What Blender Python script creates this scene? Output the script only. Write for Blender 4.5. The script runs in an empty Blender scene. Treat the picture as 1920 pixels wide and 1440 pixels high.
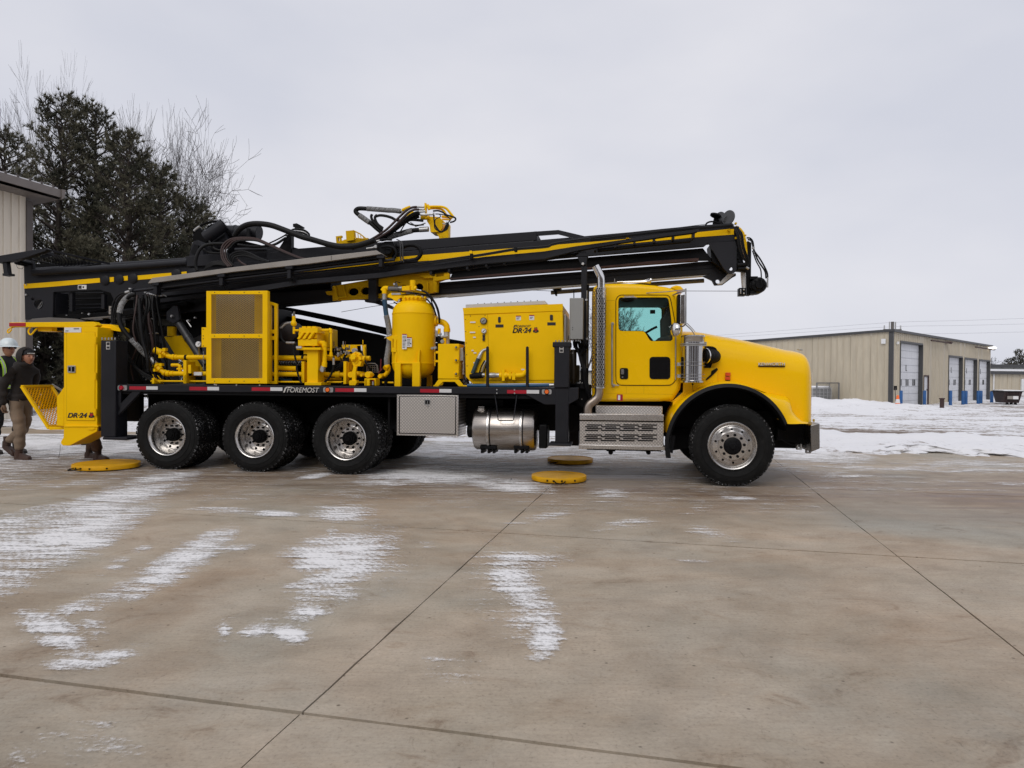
import bpy, bmesh, math, random
import numpy as np
from mathutils import Vector, Matrix

# ------------------------------------------------------------------ camera, sky, sun, exposure
SC = bpy.context.scene
F, HC = 1300.0, 1.4                      # focal length in photo pixels, eye height in metres
PITCH, ROLL = math.radians(0.617), math.radians(0.43)
cam_data = bpy.data.cameras.new('camera')
cam = bpy.data.objects.new('camera', cam_data)
SC.collection.objects.link(cam)
SC.camera = cam
cam_data.sensor_width = 36.0
cam_data.lens = 36.0 * F / 1920.0
cam_data.clip_start, cam_data.clip_end = 0.05, 3000
CAMR = Matrix.Rotation(math.pi / 2 - PITCH, 3, 'X') @ Matrix.Rotation(ROLL, 3, 'Z')
cam.location = (0, 0, HC)
cam.rotation_euler = CAMR.to_euler()
SC.view_settings.view_transform = 'Standard'
SC.view_settings.look = 'None'
SC.view_settings.exposure = 0.0
SC.view_settings.gamma = 1.0
SC.view_settings.use_curve_mapping = False
SC.cycles.max_bounces = 6
SC.cycles.transparent_max_bounces = 12

SUN_EL, SUN_AZ = math.radians(42), math.radians(200)   # behind the camera, a little to the left
world = bpy.data.worlds.new('World')
SC.world = world
world.use_nodes = True
wn, wl = world.node_tree.nodes, world.node_tree.links
bg = wn['Background']
sky = wn.new('ShaderNodeTexSky'); sky.sky_type = 'NISHITA'; sky.sun_disc = False
sky.sun_elevation = SUN_EL; sky.sun_rotation = SUN_AZ
hs = wn.new('ShaderNodeHueSaturation'); hs.inputs['Saturation'].default_value = 0.25
wl.new(sky.outputs[0], hs.inputs['Color'])
tc = wn.new('ShaderNodeTexCoord')
mp = wn.new('ShaderNodeMapping'); mp.inputs['Scale'].default_value = (1.0, 1.0, 2.2)
nz = wn.new('ShaderNodeTexNoise'); nz.inputs['Scale'].default_value = 2.2; nz.inputs['Detail'].default_value = 5; nz.inputs['Roughness'].default_value = .45
wl.new(tc.outputs['Generated'], mp.inputs[0]); wl.new(mp.outputs[0], nz.inputs['Vector'])
cr = wn.new('ShaderNodeValToRGB')
cr.color_ramp.elements[0].position = 0.35; cr.color_ramp.elements[0].color = (6.55, 6.74, 7.6, 1)
cr.color_ramp.elements[1].position = 0.7; cr.color_ramp.elements[1].color = (8.05, 8.03, 8.55, 1)
wl.new(nz.outputs['Fac'], cr.inputs[0])
mx = wn.new('ShaderNodeMix'); mx.data_type = 'RGBA'; mx.inputs['Factor'].default_value = 0.94
wl.new(hs.outputs[0], mx.inputs['A']); wl.new(cr.outputs[0], mx.inputs['B'])
wl.new(mx.outputs['Result'], bg.inputs['Color'])
bg.inputs['Strength'].default_value = 0.1
sun_data = bpy.data.lights.new('sun', 'SUN')
sun = bpy.data.objects.new('sun', sun_data); SC.collection.objects.link(sun)
sun_data.energy = 1.15; sun_data.angle = math.radians(38); sun_data.color = (1.0, 0.96, 0.9)
# light comes from azimuth 200 deg (clockwise from +Y), so it points the other way
sd = Vector((math.sin(SUN_AZ) * math.cos(SUN_EL), math.cos(SUN_AZ) * math.cos(SUN_EL), math.sin(SUN_EL)))
sun.rotation_euler = sd.to_track_quat('Z', 'Y').to_euler()

# ------------------------------------------------------------------ measuring helpers
CAMP = Vector((0, 0, HC))
def ray(x, y): return CAMR @ Vector(((x - 960) / F, -(y - 720) / F, -1))
def G(x, y, z=0.0):
    d = ray(x, y); k = (z - HC) / d.z
    return CAMP + k * d
def D(x, y, dist):
    d = ray(x, y); return CAMP + d * (dist / d.y)
TH = math.radians(8.3)
TS, TN, TO = Vector((math.cos(TH), -math.sin(TH), 0)), Vector((math.sin(TH), math.cos(TH), 0)), Vector((0, 9.40, 0))
def T(x, y, t):
    d = ray(x, y); k = ((TO - CAMP).dot(TN) + t) / d.dot(TN)
    q = CAMP + k * d - TO
    return Vector((q.dot(TS), t, q.z))
def mpp(x, y, t):                          # metres per photo pixel at that place on the truck
    return abs(T(x, y + 1, t).z - T(x, y, t).z)
class Plane:                               # an upright wall plane through P0 along direction d
    def __init__(s, P0, d):
        s.P = Vector(P0); s.d = Vector((d[0], d[1], 0)).normalized(); s.n = Vector((s.d.y, -s.d.x, 0))
    def hit(s, x, y):
        r = ray(x, y); k = (s.P - CAMP).dot(s.n) / r.dot(s.n); q = CAMP + k * r - s.P
        return q.dot(s.d), q.z
def fr(ox, oy, sc):                        # measuring frame of a magnified crop
    return lambda x, y: (ox + x / sc, oy + y / sc)

# ------------------------------------------------------------------ materials
MAT = {}
def nodes_mat(name):
    m = bpy.data.materials.new(name); m.use_nodes = True
    MAT[name] = m
    return m, m.node_tree.nodes, m.node_tree.links, m.node_tree.nodes['Principled BSDF']
def ramp(N, L, src, stops):
    r = N.new('ShaderNodeValToRGB')
    e = r.color_ramp.elements
    while len(e) < len(stops): e.new(0.5)
    for i, (p, c) in enumerate(stops):
        e[i].position = p; e[i].color = tuple(c) + (1,)
    L.new(src, r.inputs[0]); return r.outputs[0]
def noise(N, L, scale, detail=4, rough=0.55, coords='Object', vec=None, stretch=None, dist=0.0):
    if vec is None:
        t = N.new('ShaderNodeTexCoord'); vec = t.outputs[coords]
    if stretch:
        mpn = N.new('ShaderNodeMapping'); mpn.inputs['Scale'].default_value = stretch
        L.new(vec, mpn.inputs[0]); vec = mpn.outputs[0]
    n = N.new('ShaderNodeTexNoise'); n.inputs['Scale'].default_value = scale
    n.inputs['Detail'].default_value = detail; n.inputs['Roughness'].default_value = rough
    n.inputs['Distortion'].default_value = dist
    L.new(vec, n.inputs['Vector']); return n.outputs['Fac']
def bump(N, L, B, src, strength, dist=0.01):
    b = N.new('ShaderNodeBump'); b.inputs['Strength'].default_value = strength; b.inputs['Distance'].default_value = dist
    L.new(src, b.inputs['Height']); L.new(b.outputs[0], B.inputs['Normal'])
def paint(name, col, rough=0.4, metal=0.0, coat=0.0, var=0.12, scale=3.0, spec=0.5, bmp=0.0, bscale=40):
    m, N, L, B = nodes_mat(name)
    f = noise(N, L, scale, 5)
    lo = [c * (1 - var) for c in col]; hi = [min(1, c * (1 + var)) for c in col]
    L.new(ramp(N, L, f, [(0.3, lo), (0.7, hi)]), B.inputs['Base Color'])
    mr = N.new('ShaderNodeMapRange'); mr.inputs['To Min'].default_value = max(0.02, rough - 0.08); mr.inputs['To Max'].default_value = min(1, rough + 0.12)
    L.new(noise(N, L, scale * 4, 4), mr.inputs['Value']); L.new(mr.outputs[0], B.inputs['Roughness'])
    B.inputs['Metallic'].default_value = metal
    B.inputs['Coat Weight'].default_value = coat; B.inputs['Coat Roughness'].default_value = 0.08
    B.inputs['Specular IOR Level'].default_value = spec
    if bmp: bump(N, L, B, noise(N, L, bscale, 4), bmp)
    return m
YEL = paint('yellow_paint', (0.90, 0.535, 0.0), 0.42, spec=0.14, coat=0.0, var=0.06, scale=1.6)
YELC = paint('cab_yellow_paint', (0.91, 0.535, 0.0), 0.26, spec=0.2, coat=0.08, var=0.02, scale=0.8)
YELD = paint('dark_yellow_paint', (0.62, 0.37, 0.0), 0.5, var=0.12, spec=.12)  # deeper tone of the main yellow, for seams and set-back parts
YELP = paint('pad_yellow_plastic', (0.66, 0.34, 0.006), 0.5, var=0.15, scale=6, bmp=0.2, spec=.2)
CHAR = paint('charcoal_paint', (0.0135, 0.0138, 0.0175), 0.48, coat=0.0, var=0.2, scale=2, spec=0.22)
BLK = paint('black_paint', (0.004, 0.004, 0.005), 0.5, var=0.2, spec=0.15)
PIT = paint('dark_steel', (0.004, 0.004, 0.0044), 0.7, var=0.3, spec=0.1)
RUB = paint('black_rubber', (0.006, 0.006, 0.0065), 0.5, var=0.25, scale=5, spec=0.22)
RUBR = paint('reddish_rubber', (0.035, 0.016, 0.014), 0.55, var=0.2)
SLV = paint('zinc_fitting', (0.45, 0.45, 0.45), 0.38, metal=0.8, var=0.2, scale=8)
CHR = paint('chrome', (0.78, 0.77, 0.76), 0.13, metal=1.0, var=0.03)
RIM = paint('polished_aluminium', (0.58, 0.56, 0.54), 0.24, metal=1.0, var=0.06, scale=6)
BEI = paint('raw_aluminium_tray', (0.30, 0.275, 0.25), 0.5, metal=0.4, var=0.12)
GRY = paint('grey_enamel', (0.27, 0.27, 0.26), 0.45, var=0.05)
LGR = paint('light_grey_metal', (0.5, 0.5, 0.5), 0.5, metal=0.2, var=0.1)
OLV = paint('olive_grey_steel', (0.12, 0.11, 0.10), 0.5, var=0.15)
RST = paint('rusty_brown_rail', (0.05, 0.022, 0.018), 0.7, var=0.35, scale=5)
RED = paint('red_reflector', (0.36, 0.006, 0.02), 0.3, var=0.1)
WHT = paint('white_reflector', (0.62, 0.62, 0.63), 0.4, var=0.06)
ORA = paint('orange_lens', (0.85, 0.16, 0.02), 0.25, var=0.05)
BLU = paint('blue_hose', (0.012, 0.055, 0.11), 0.5, var=0.3, scale=12)
BRD = paint('braided_sleeve', (0.30, 0.30, 0.30), 0.5, metal=0.0, var=0.3)
WHL = paint('white_label', (0.7, 0.7, 0.7), 0.5, var=0.05)
DEC = paint('decal_black', (0.012, 0.010, 0.012), 0.45, var=0.1)
DECW = paint('decal_silver', (0.55, 0.53, 0.5), 0.45, var=0.05)
def tyre_mat():
    m, N, L, B = nodes_mat('tyre_rubber')
    f = noise(N, L, 9, 6, 0.65)
    L.new(ramp(N, L, f, [(0.35, (0.0045, 0.0045, 0.0046)), (0.6, (0.009, 0.009, 0.009)), (0.74, (0.02, 0.019, 0.018))]), B.inputs['Base Color'])
    B.inputs['Roughness'].default_value = 0.66; B.inputs['Specular IOR Level'].default_value = 0.18
    bump(N, L, B, noise(N, L, 60, 3), 0.25, 0.003)
    return m
TYR = tyre_mat()
def snowy_tread():
    m, N, L, B = nodes_mat('snow_flecked_rubber')
    f = noise(N, L, 70, 3, 0.6)
    g = noise(N, L, 4, 2)
    mm = N.new('ShaderNodeMath'); mm.operation = 'ADD'; L.new(f, mm.inputs[0])
    m2 = N.new('ShaderNodeMath'); m2.operation = 'MULTIPLY'; m2.inputs[1].default_value = 0.35; L.new(g, m2.inputs[0]); L.new(m2.outputs[0], mm.inputs[1])
    L.new(ramp(N, L, mm.outputs[0], [(0.80, (0.007, 0.007, 0.007)), (0.86, (0.45, 0.45, 0.46))]), B.inputs['Base Color'])
    B.inputs['Roughness'].default_value = 0.75; B.inputs['Specular IOR Level'].default_value = 0.2
    return m
TRD = snowy_tread()
def plate_mat(name, col):
    m, N, L, B = nodes_mat(name)
    B.inputs['Metallic'].default_value = 0.9; B.inputs['Roughness'].default_value = 0.33
    tcx = N.new('ShaderNodeTexCoord')
    sep = N.new('ShaderNodeSeparateXYZ'); L.new(tcx.outputs['Object'], sep.inputs[0])
    def mth(op, a, b=None, v=None):
        q = N.new('ShaderNodeMath'); q.operation = op
        L.new(a, q.inputs[0])
        if b is not None: L.new(b, q.inputs[1])
        if v is not None: q.inputs[1].default_value = v
        return q.outputs[0]
    up = mth('ADD', sep.outputs['X'], sep.outputs['Z']); un = mth('SUBTRACT', sep.outputs['X'], sep.outputs['Z'])
    k = 2 * math.pi / 0.085
    a = mth('SINE', mth('MULTIPLY', up, v=k)); b = mth('SINE', mth('MULTIPLY', un, v=k))
    h = mth('POWER', mth('ABSOLUTE', mth('MULTIPLY', a, b)), v=1.6)
    n2 = noise(N, L, 3, 3)
    L.new(ramp(N, L, h, [(0.2, [c * 0.66 for c in col]), (0.6, col)]), B.inputs['Base Color'])
    bump(N, L, B, h, 0.35, 0.005)
    return m
DIA = plate_mat('diamond_plate', (0.78, 0.745, 0.71))
def brushed(name, col, rough=0.3):
    m, N, L, B = nodes_mat(name)
    B.inputs['Metallic'].default_value = 1.0
    f = noise(N, L, 30, 3, coords='Object', stretch=(0.06, 3, 3))
    L.new(ramp(N, L, f, [(0.3, [c * 0.82 for c in col]), (0.7, col)]), B.inputs['Base Color'])
    mr = N.new('ShaderNodeMapRange'); mr.inputs['To Min'].default_value = rough - 0.08; mr.inputs['To Max'].default_value = rough + 0.12
    L.new(f, mr.inputs['Value']); L.new(mr.outputs[0], B.inputs['Roughness'])
    return m
BRU = brushed('brushed_tank_steel', (0.46, 0.42, 0.385), .26)
def glass_mat(name, tint, fac):
    m, N, L, B = nodes_mat(name)
    out = N['Material Output']
    tr = N.new('ShaderNodeBsdfTransparent'); tr.inputs[0].default_value = tuple(tint) + (1,)
    gl = N.new('ShaderNodeBsdfGlossy'); gl.inputs['Roughness'].default_value = 0.02
    mi = N.new('ShaderNodeMixShader'); mi.inputs[0].default_value = fac
    L.new(tr.outputs[0], mi.inputs[1]); L.new(gl.outputs[0], mi.inputs[2]); L.new(mi.outputs[0], out.inputs[0])
    return m
GLS = glass_mat('clear_glass', (0.92, 0.98, 0.96), 0.05)
GLT = glass_mat('teal_glass', (0.68, 0.96, 0.93), 0.03)
DGL = paint('dark_glass', (0.006, 0.006, 0.007), 0.08, var=0.0)
INT = paint('dark_interior', (0.02, 0.024, 0.024), 0.8, var=0.2)

# ------------------------------------------------------------------ mesh builder
def catmull(pts, n):
    P = [Vector(p) for p in pts]
    if len(P) < 3: return P
    P = [2 * P[0] - P[1]] + P + [2 * P[-1] - P[-2]]
    out = []
    for i in range(1, len(P) - 2):
        for k in range(n):
            u = k / n
            out.append(0.5 * ((2 * P[i]) + (P[i + 1] - P[i - 1]) * u + (2 * P[i - 1] - 5 * P[i] + 4 * P[i + 1] - P[i + 2]) * u * u
                              + (3 * P[i] - P[i - 1] - 3 * P[i + 1] + P[i + 2]) * u ** 3))
    out.append(P[-2]); return out
def ellip(cx, cy, rx, ry=None, n=20, a0=0.0):
    ry = rx if ry is None else ry
    return [(cx + rx * math.cos(a0 + 2 * math.pi * i / n), cy + ry * math.sin(a0 + 2 * math.pi * i / n)) for i in range(n)]
def rrect(x0, y0, x1, y1, r, n=4):
    out = []
    for (cx, cy, a) in ((x1 - r, y0 + r, -90), (x1 - r, y1 - r, 0), (x0 + r, y1 - r, 90), (x0 + r, y0 + r, 180)):
        for k in range(n + 1):
            b = math.radians(a + 90 * k / n); out.append((cx + r * math.cos(b), cy + r * math.sin(b)))
    return out
def islands(me):
    par = list(range(len(me.vertices)))
    def find(a):
        while par[a] != a: par[a] = par[par[a]]; a = par[a]
        return a
    for p in me.polygons:
        v = p.vertices; a = find(v[0])
        for b in v[1:]: par[find(b)] = a
    out = {}
    for p in me.polygons: out.setdefault(find(p.vertices[0]), []).append(p.index)
    return list(out.values())
class MB:
    def __init__(s, tf=None):
        s.v = []; s.f = []; s.mi = []; s.cur = 0; s.tf = tf or T
    def add(s, vs, fs):
        b = len(s.v); s.v += [tuple(v) for v in vs]
        for f in fs: s.f.append(tuple(b + i for i in f)); s.mi.append(s.cur)
    # prism from an outline given in photo pixels, its near face on plane t0
    def poly(s, pts, t0, t1, holes=()):
        A = [s.tf(x, y, t0) for x, y in pts]
        B = [Vector((a.x, a.y + (t1 - t0), a.z)) for a in A]
        s.prism(A, B, [[s.tf(x, y, t0) for x, y in h] for h in holes], t1 - t0)
    def prism(s, A, B, holes=(), dt=0):
        n = len(A)
        sides = [(i, (i + 1) % n, n + (i + 1) % n, n + i) for i in range(n)]
        if not holes:
            s.add(A + B, sides + [tuple(range(n))[::-1], tuple(range(n, 2 * n))]); return
        bm = bmesh.new()
        def loop(L):
            vs = [bm.verts.new(p) for p in L]
            return [bm.edges.new((vs[i], vs[(i + 1) % len(vs)])) for i in range(len(vs))]
        es = loop(A)
        for h in holes: es += loop(h)
        bmesh.ops.triangle_fill(bm, edges=es, use_beauty=True)
        bm.verts.index_update()
        V = [v.co.copy() for v in bm.verts]; FF = [[v.index for v in f.verts] for f in bm.faces]
        bm.free()
        V2 = [Vector((v.x, v.y + dt, v.z)) for v in V]
        s.add(V + V2, [tuple(f) for f in FF] + [tuple(len(V) + i for i in f[::-1]) for f in FF])
        s.add(A + B, sides)
        for h in holes:
            h2 = [Vector((p.x, p.y + dt, p.z)) for p in h]; m = len(h)
            s.add(h + h2, [(i, (i + 1) % m, m + (i + 1) % m, m + i) for i in range(m)])
    def box(s, x0, y0, x1, y1, t0, t1):
        xm, ym = (x0 + x1) / 2, (y0 + y1) / 2
        a0, a1 = s.tf(x0, ym, t0).x, s.tf(x1, ym, t0).x
        z1, z0 = s.tf(xm, y0, t0).z, s.tf(xm, y1, t0).z
        s.cube(a0, a1, t0, t1, z0, z1)
    def cube(s, x0, x1, y0, y1, z0, z1):
        V = [(x, y, z) for z in (z0, z1) for y in (y0, y1) for x in (x0, x1)]
        s.add(V, [(0, 2, 3, 1), (4, 5, 7, 6), (0, 1, 5, 4), (2, 6, 7, 3), (0, 4, 6, 2), (1, 3, 7, 5)])
    def bar(s, p0, p1, w, h):              # bar between 3-D points, w across (y), h the other way
        p0, p1 = Vector(p0), Vector(p1); d = (p1 - p0).normalized()
        ref = Vector((0, 1, 0)) if abs(d.y) < 0.9 else Vector((0, 0, 1))
        a = d.cross(ref).normalized() * h / 2; b = d.cross(a).normalized() * w / 2
        V = [p + sa * a + sb * b for p in (p0, p1) for sa, sb in ((-1, -1), (1, -1), (1, 1), (-1, 1))]
        s.add(V, [(3, 2, 1, 0), (4, 5, 6, 7)] + [(i, (i + 1) % 4, 4 + (i + 1) % 4, 4 + i) for i in range(4)])
    def pbar(s, a, b, w, hpx):
        s.bar(s.tf(*a), s.tf(*b), w, hpx * mpp(a[0], a[1], a[2]))
    def tube3(s, pts, r, seg=10, n=6, cap=True, ribs=0):
        P = catmull(pts, n) if n > 1 else [Vector(p) for p in pts]
        rr = r if isinstance(r, (list, tuple)) else None
        N0 = None; rings = []
        for i, p in enumerate(P):
            d = (P[min(i + 1, len(P) - 1)] - P[max(i - 1, 0)])
            if d.length < 1e-9: d = Vector((0, 0, 1))
            d.normalize()
            if N0 is None:
                ref = Vector((0, 1, 0)) if abs(d.y) < 0.9 else Vector((1, 0, 0))
                N0 = d.cross(ref).normalized()
            else:
                N0 = (N0 - d * N0.dot(d))
                N0 = N0.normalized() if N0.length > 1e-6 else d.cross(Vector((0.3, 0.5, 0.8))).normalized()
            B = d.cross(N0)
            if rr:
                u = i / (len(P) - 1) * (len(rr) - 1); k = min(int(u), len(rr) - 2); R = rr[k] + (rr[k + 1] - rr[k]) * (u - k)
            else: R = r
            if ribs and i % 2: R *= 0.86
            rings.append([p + (N0 * math.cos(2 * math.pi * j / seg) + B * math.sin(2 * math.pi * j / seg)) * R for j in range(seg)])
        V = [q for rg in rings for q in rg]; FF = []
        for i in range(len(rings) - 1):
            for j in range(seg):
                k = (j + 1) % seg
                FF.append((i * seg + j, i * seg + k, (i + 1) * seg + k, (i + 1) * seg + j))
        if cap: FF += [tuple(range(seg))[::-1], tuple((len(rings) - 1) * seg + j for j in range(seg))]
        s.add(V, FF)
    def tube(s, pts, rpx, seg=10, n=6, ribs=0, cap=True):
        k = mpp(*pts[0])
        r = [q * k for q in rpx] if isinstance(rpx, (list, tuple)) else rpx * k
        s.tube3([s.tf(*p) for p in pts], r, seg, n, ribs=ribs, cap=cap)
    def cyl(s, a, b, rpx, seg=16):
        s.tube([a, b], rpx, seg, 1)
    def lathe(s, c, prof, axis='y', seg=32, close=False):   # prof: (radius, distance along the axis)
        c = Vector(c); V = []; n = len(prof)
        ax = {'x': (Vector((1, 0, 0)), Vector((0, 1, 0)), Vector((0, 0, 1))), 'y': (Vector((0, 1, 0)), Vector((1, 0, 0)), Vector((0, 0, 1))),
              'z': (Vector((0, 0, 1)), Vector((1, 0, 0)), Vector((0, 1, 0)))}[axis]
        for (r, h) in prof:
            for j in range(seg):
                a = 2 * math.pi * j / seg
                V.append(c + ax[0] * h + (ax[1] * math.cos(a) + ax[2] * math.sin(a)) * r)
        FF = []
        for i in range(n - 1 + (1 if close else 0)):
            i2 = (i + 1) % n
            for j in range(seg):
                k = (j + 1) % seg; FF.append((i * seg + j, i2 * seg + j, i2 * seg + k, i * seg + k))
        s.add(V, FF)
    def disc(s, x, y, t, rpx, thick=0.02, seg=20):           # a disc facing the camera side of the truck
        c = s.tf(x, y, t); r = rpx * mpp(x, y, t)
        s.lathe(c, [(0.0, 0), (r * 0.9, 0), (r, thick * 0.25), (r, thick)], 'y', seg)
    def zlathe(s, x, y, t, prof, seg=32):                    # prof: (radius px, y px) about a vertical axis at pixel x
        c = s.tf(x, y, t); k = mpp(x, y, t)
        s.lathe((c.x, c.y, 0), [(r * k, s.tf(x, yy, t).z) for r, yy in prof], 'z', seg)
    def hole_sheet(s, fn, nu, nv, hole=0.32, stagger=True, closed_u=False):
        """sheet of nu x nv cells over fn(u,v), each cell pierced by a round hole"""
        K = 8
        for j in range(nv):
            for i in range(nu):
                off = 0.5 if (stagger and j % 2) else 0
                if off and not closed_u and i == nu - 1: off_i = 0
                V = []
                for q in range(K):
                    a = 2 * math.pi * (q + 0.5) / K; c, sn = math.cos(a), math.sin(a)
                    m = max(abs(c), abs(sn)); V.append(fn((i + off + 0.5 + 0.5 * c / m) / nu, (j + 0.5 + 0.5 * sn / m) / nv))
                for q in range(K):
                    a = 2 * math.pi * (q + 0.5) / K
                    V.append(fn((i + off + 0.5 + hole * math.cos(a)) / nu, (j + 0.5 + hole * math.sin(a)) / nv))
                s.add(V, [(q, (q + 1) % K, K + (q + 1) % K, K + q) for q in range(K)])
    def expanded(s, fn, nu, nv, w=0.13, dep=0.006):
        """expanded metal: rows of zigzag strands; fn(u,v,offset)"""
        for j in range(nv + 1):
            for i in range(nu * 2):
                up = (i + j) % 2
                v0, v1 = (j + (0.5 if up else -0.5) * 0.96) / nv, (j + (-0.5 if up else 0.5) * 0.96) / nv
                v0, v1 = max(0, min(1, v0)), max(0, min(1, v1)); u0, u1 = i / (2 * nu), (i + 1) / (2 * nu)
                h = w / nv
                s.add([fn(u0, v0 - h, 0), fn(u1, v1 - h, 0), fn(u1, v1 + h, -dep), fn(u0, v0 + h, -dep)], [(0, 1, 2, 3)])
                s.add([fn(u0, v0 + h, -dep), fn(u1, v1 + h, -dep), fn(u1, v1 + h, dep), fn(u0, v0 + h, dep)], [(0, 1, 2, 3)])
    def build(s, name, mats, parent=None, smooth=35, bevel=0.0, loc=None, label=None, bseg=2, split=False):
        me = bpy.data.meshes.new(name); me.from_pydata([tuple(v) for v in s.v], [], s.f)
        bm = bmesh.new(); bm.from_mesh(me)
        bmesh.ops.remove_doubles(bm, verts=bm.verts, dist=1e-6)
        bmesh.ops.recalc_face_normals(bm, faces=bm.faces); bm.to_mesh(me); bm.free()
        if not isinstance(mats, (list, tuple)): mats = [mats]
        for m in mats: me.materials.append(m)
        if len(mats) > 1 and len(me.polygons) == len(s.mi):
            me.polygons.foreach_set('material_index', s.mi)
        if smooth:
            me.polygons.foreach_set('use_smooth', [True] * len(me.polygons))
            me.set_sharp_from_angle(angle=math.radians(smooth))
        if split:
            isl = islands(me)
            if len(isl) > 1:
                last = None
                for fs in isl:
                    used = sorted({v for f in fs for v in me.polygons[f].vertices}); mp_ = {v: i for i, v in enumerate(used)}
                    m2 = bpy.data.meshes.new(name); m2.from_pydata([me.vertices[v].co[:] for v in used], [], [[mp_[v] for v in me.polygons[f].vertices] for f in fs])
                    for m in mats: m2.materials.append(m)
                    for pg, f in zip(m2.polygons, fs): pg.material_index = me.polygons[f].material_index; pg.use_smooth = me.polygons[f].use_smooth
                    if smooth: m2.set_sharp_from_angle(angle=math.radians(smooth))
                    last = bpy.data.objects.new(name, m2); SC.collection.objects.link(last); last.parent = parent
                    if bevel:
                        b = last.modifiers.new('bevel', 'BEVEL'); b.width = bevel; b.segments = bseg; b.limit_method = 'ANGLE'; b.angle_limit = math.radians(40)
                    if label: last['label'] = label
                return last
        o = bpy.data.objects.new(name, me); SC.collection.objects.link(o)
        if parent is not None: o.parent = parent
        if loc is not None: o.location = loc
        if bevel:
            b = o.modifiers.new('bevel', 'BEVEL'); b.width = bevel; b.segments = bseg; b.limit_method = 'ANGLE'; b.angle_limit = math.radians(40)
            b.harden_normals = False; b.use_clamp_overlap = True
        if label: o['label'] = label
        return o
def tag(o, label=None, cat=None, group=None, kind=None):
    if label: o['label'] = label
    if cat: o['category'] = cat
    if group: o['group'] = group
    if kind: o['kind'] = kind
    return o
def empty(name, loc, rz=0.0, **k):
    o = bpy.data.objects.new(name, None); SC.collection.objects.link(o)
    o.location = loc; o.rotation_euler = (0, 0, rz); o.empty_display_size = 0.3
    tag(o, **k); return o
def text(body, name, parent, x0, y0, x1, y1, t, mat, shear=0.0, rot=0.0, thick=0.0, ext=0.002, label=None):
    """flat lettering that fills the given pixel box on plane t of the truck"""
    c = bpy.data.curves.new(name, 'FONT'); c.body = body; c.size = 1; c.extrude = 0.0; c.offset = thick; c.shear = shear
    c.fill_mode = 'BOTH'
    tmp = bpy.data.objects.new(name, c); SC.collection.objects.link(tmp)
    bpy.context.view_layer.update()
    me = bpy.data.meshes.new_from_object(tmp.evaluated_get(bpy.context.evaluated_depsgraph_get()))
    bpy.data.objects.remove(tmp)
    xs = [v.co.x for v in me.vertices]; ys = [v.co.y for v in me.vertices]
    a, b, cc, d = min(xs), max(xs), min(ys), max(ys)
    for v in me.vertices:
        u, w = (v.co.x - a) / (b - a), (v.co.y - cc) / (d - cc)
        p = T(x0 + (x1 - x0) * u, y1 + (y0 - y1) * w + rot * (x1 - x0) * u, t)
        v.co = p
    bm = bmesh.new(); bm.from_mesh(me)
    r = bmesh.ops.extrude_face_region(bm, geom=bm.faces[:])
    for e in r['geom']:
        if isinstance(e, bmesh.types.BMVert): e.co.y += 0.004
    bmesh.ops.recalc_face_normals(bm, faces=bm.faces); bm.to_mesh(me); bm.free()
    me.materials.clear(); me.materials.append(mat)
    o = bpy.data.objects.new(name, me); SC.collection.objects.link(o); o.parent = parent
    if label: o['label'] = label
    return o
# numpy value noise
def vnoise(x, y, seed=0):
    xi, yi = np.floor(x).astype(np.int64), np.floor(y).astype(np.int64)
    fx, fy = x - xi, y - yi
    fx, fy = fx * fx * (3 - 2 * fx), fy * fy * (3 - 2 * fy)
    def h(a, b):
        n = (a * 374761393 + b * 668265263 + seed * 1274126177) & 0xFFFFFFFF
        n = ((n ^ (n >> 13)) * 1274126177) & 0xFFFFFFFF
        return ((n ^ (n >> 16)) & 0xFFFF) / 65535.0
    return (h(xi, yi) * (1 - fx) + h(xi + 1, yi) * fx) * (1 - fy) + (h(xi, yi + 1) * (1 - fx) + h(xi + 1, yi + 1) * fx) * fy
def fbm(x, y, oct=4, seed=0, gain=0.5):
    a, s, t = 1.0, 0.0, 0.0
    for o in range(oct):
        s = s + a * vnoise(x * 2 ** o, y * 2 ** o, seed + o); t += a; a *= gain
    return s / t

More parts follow.
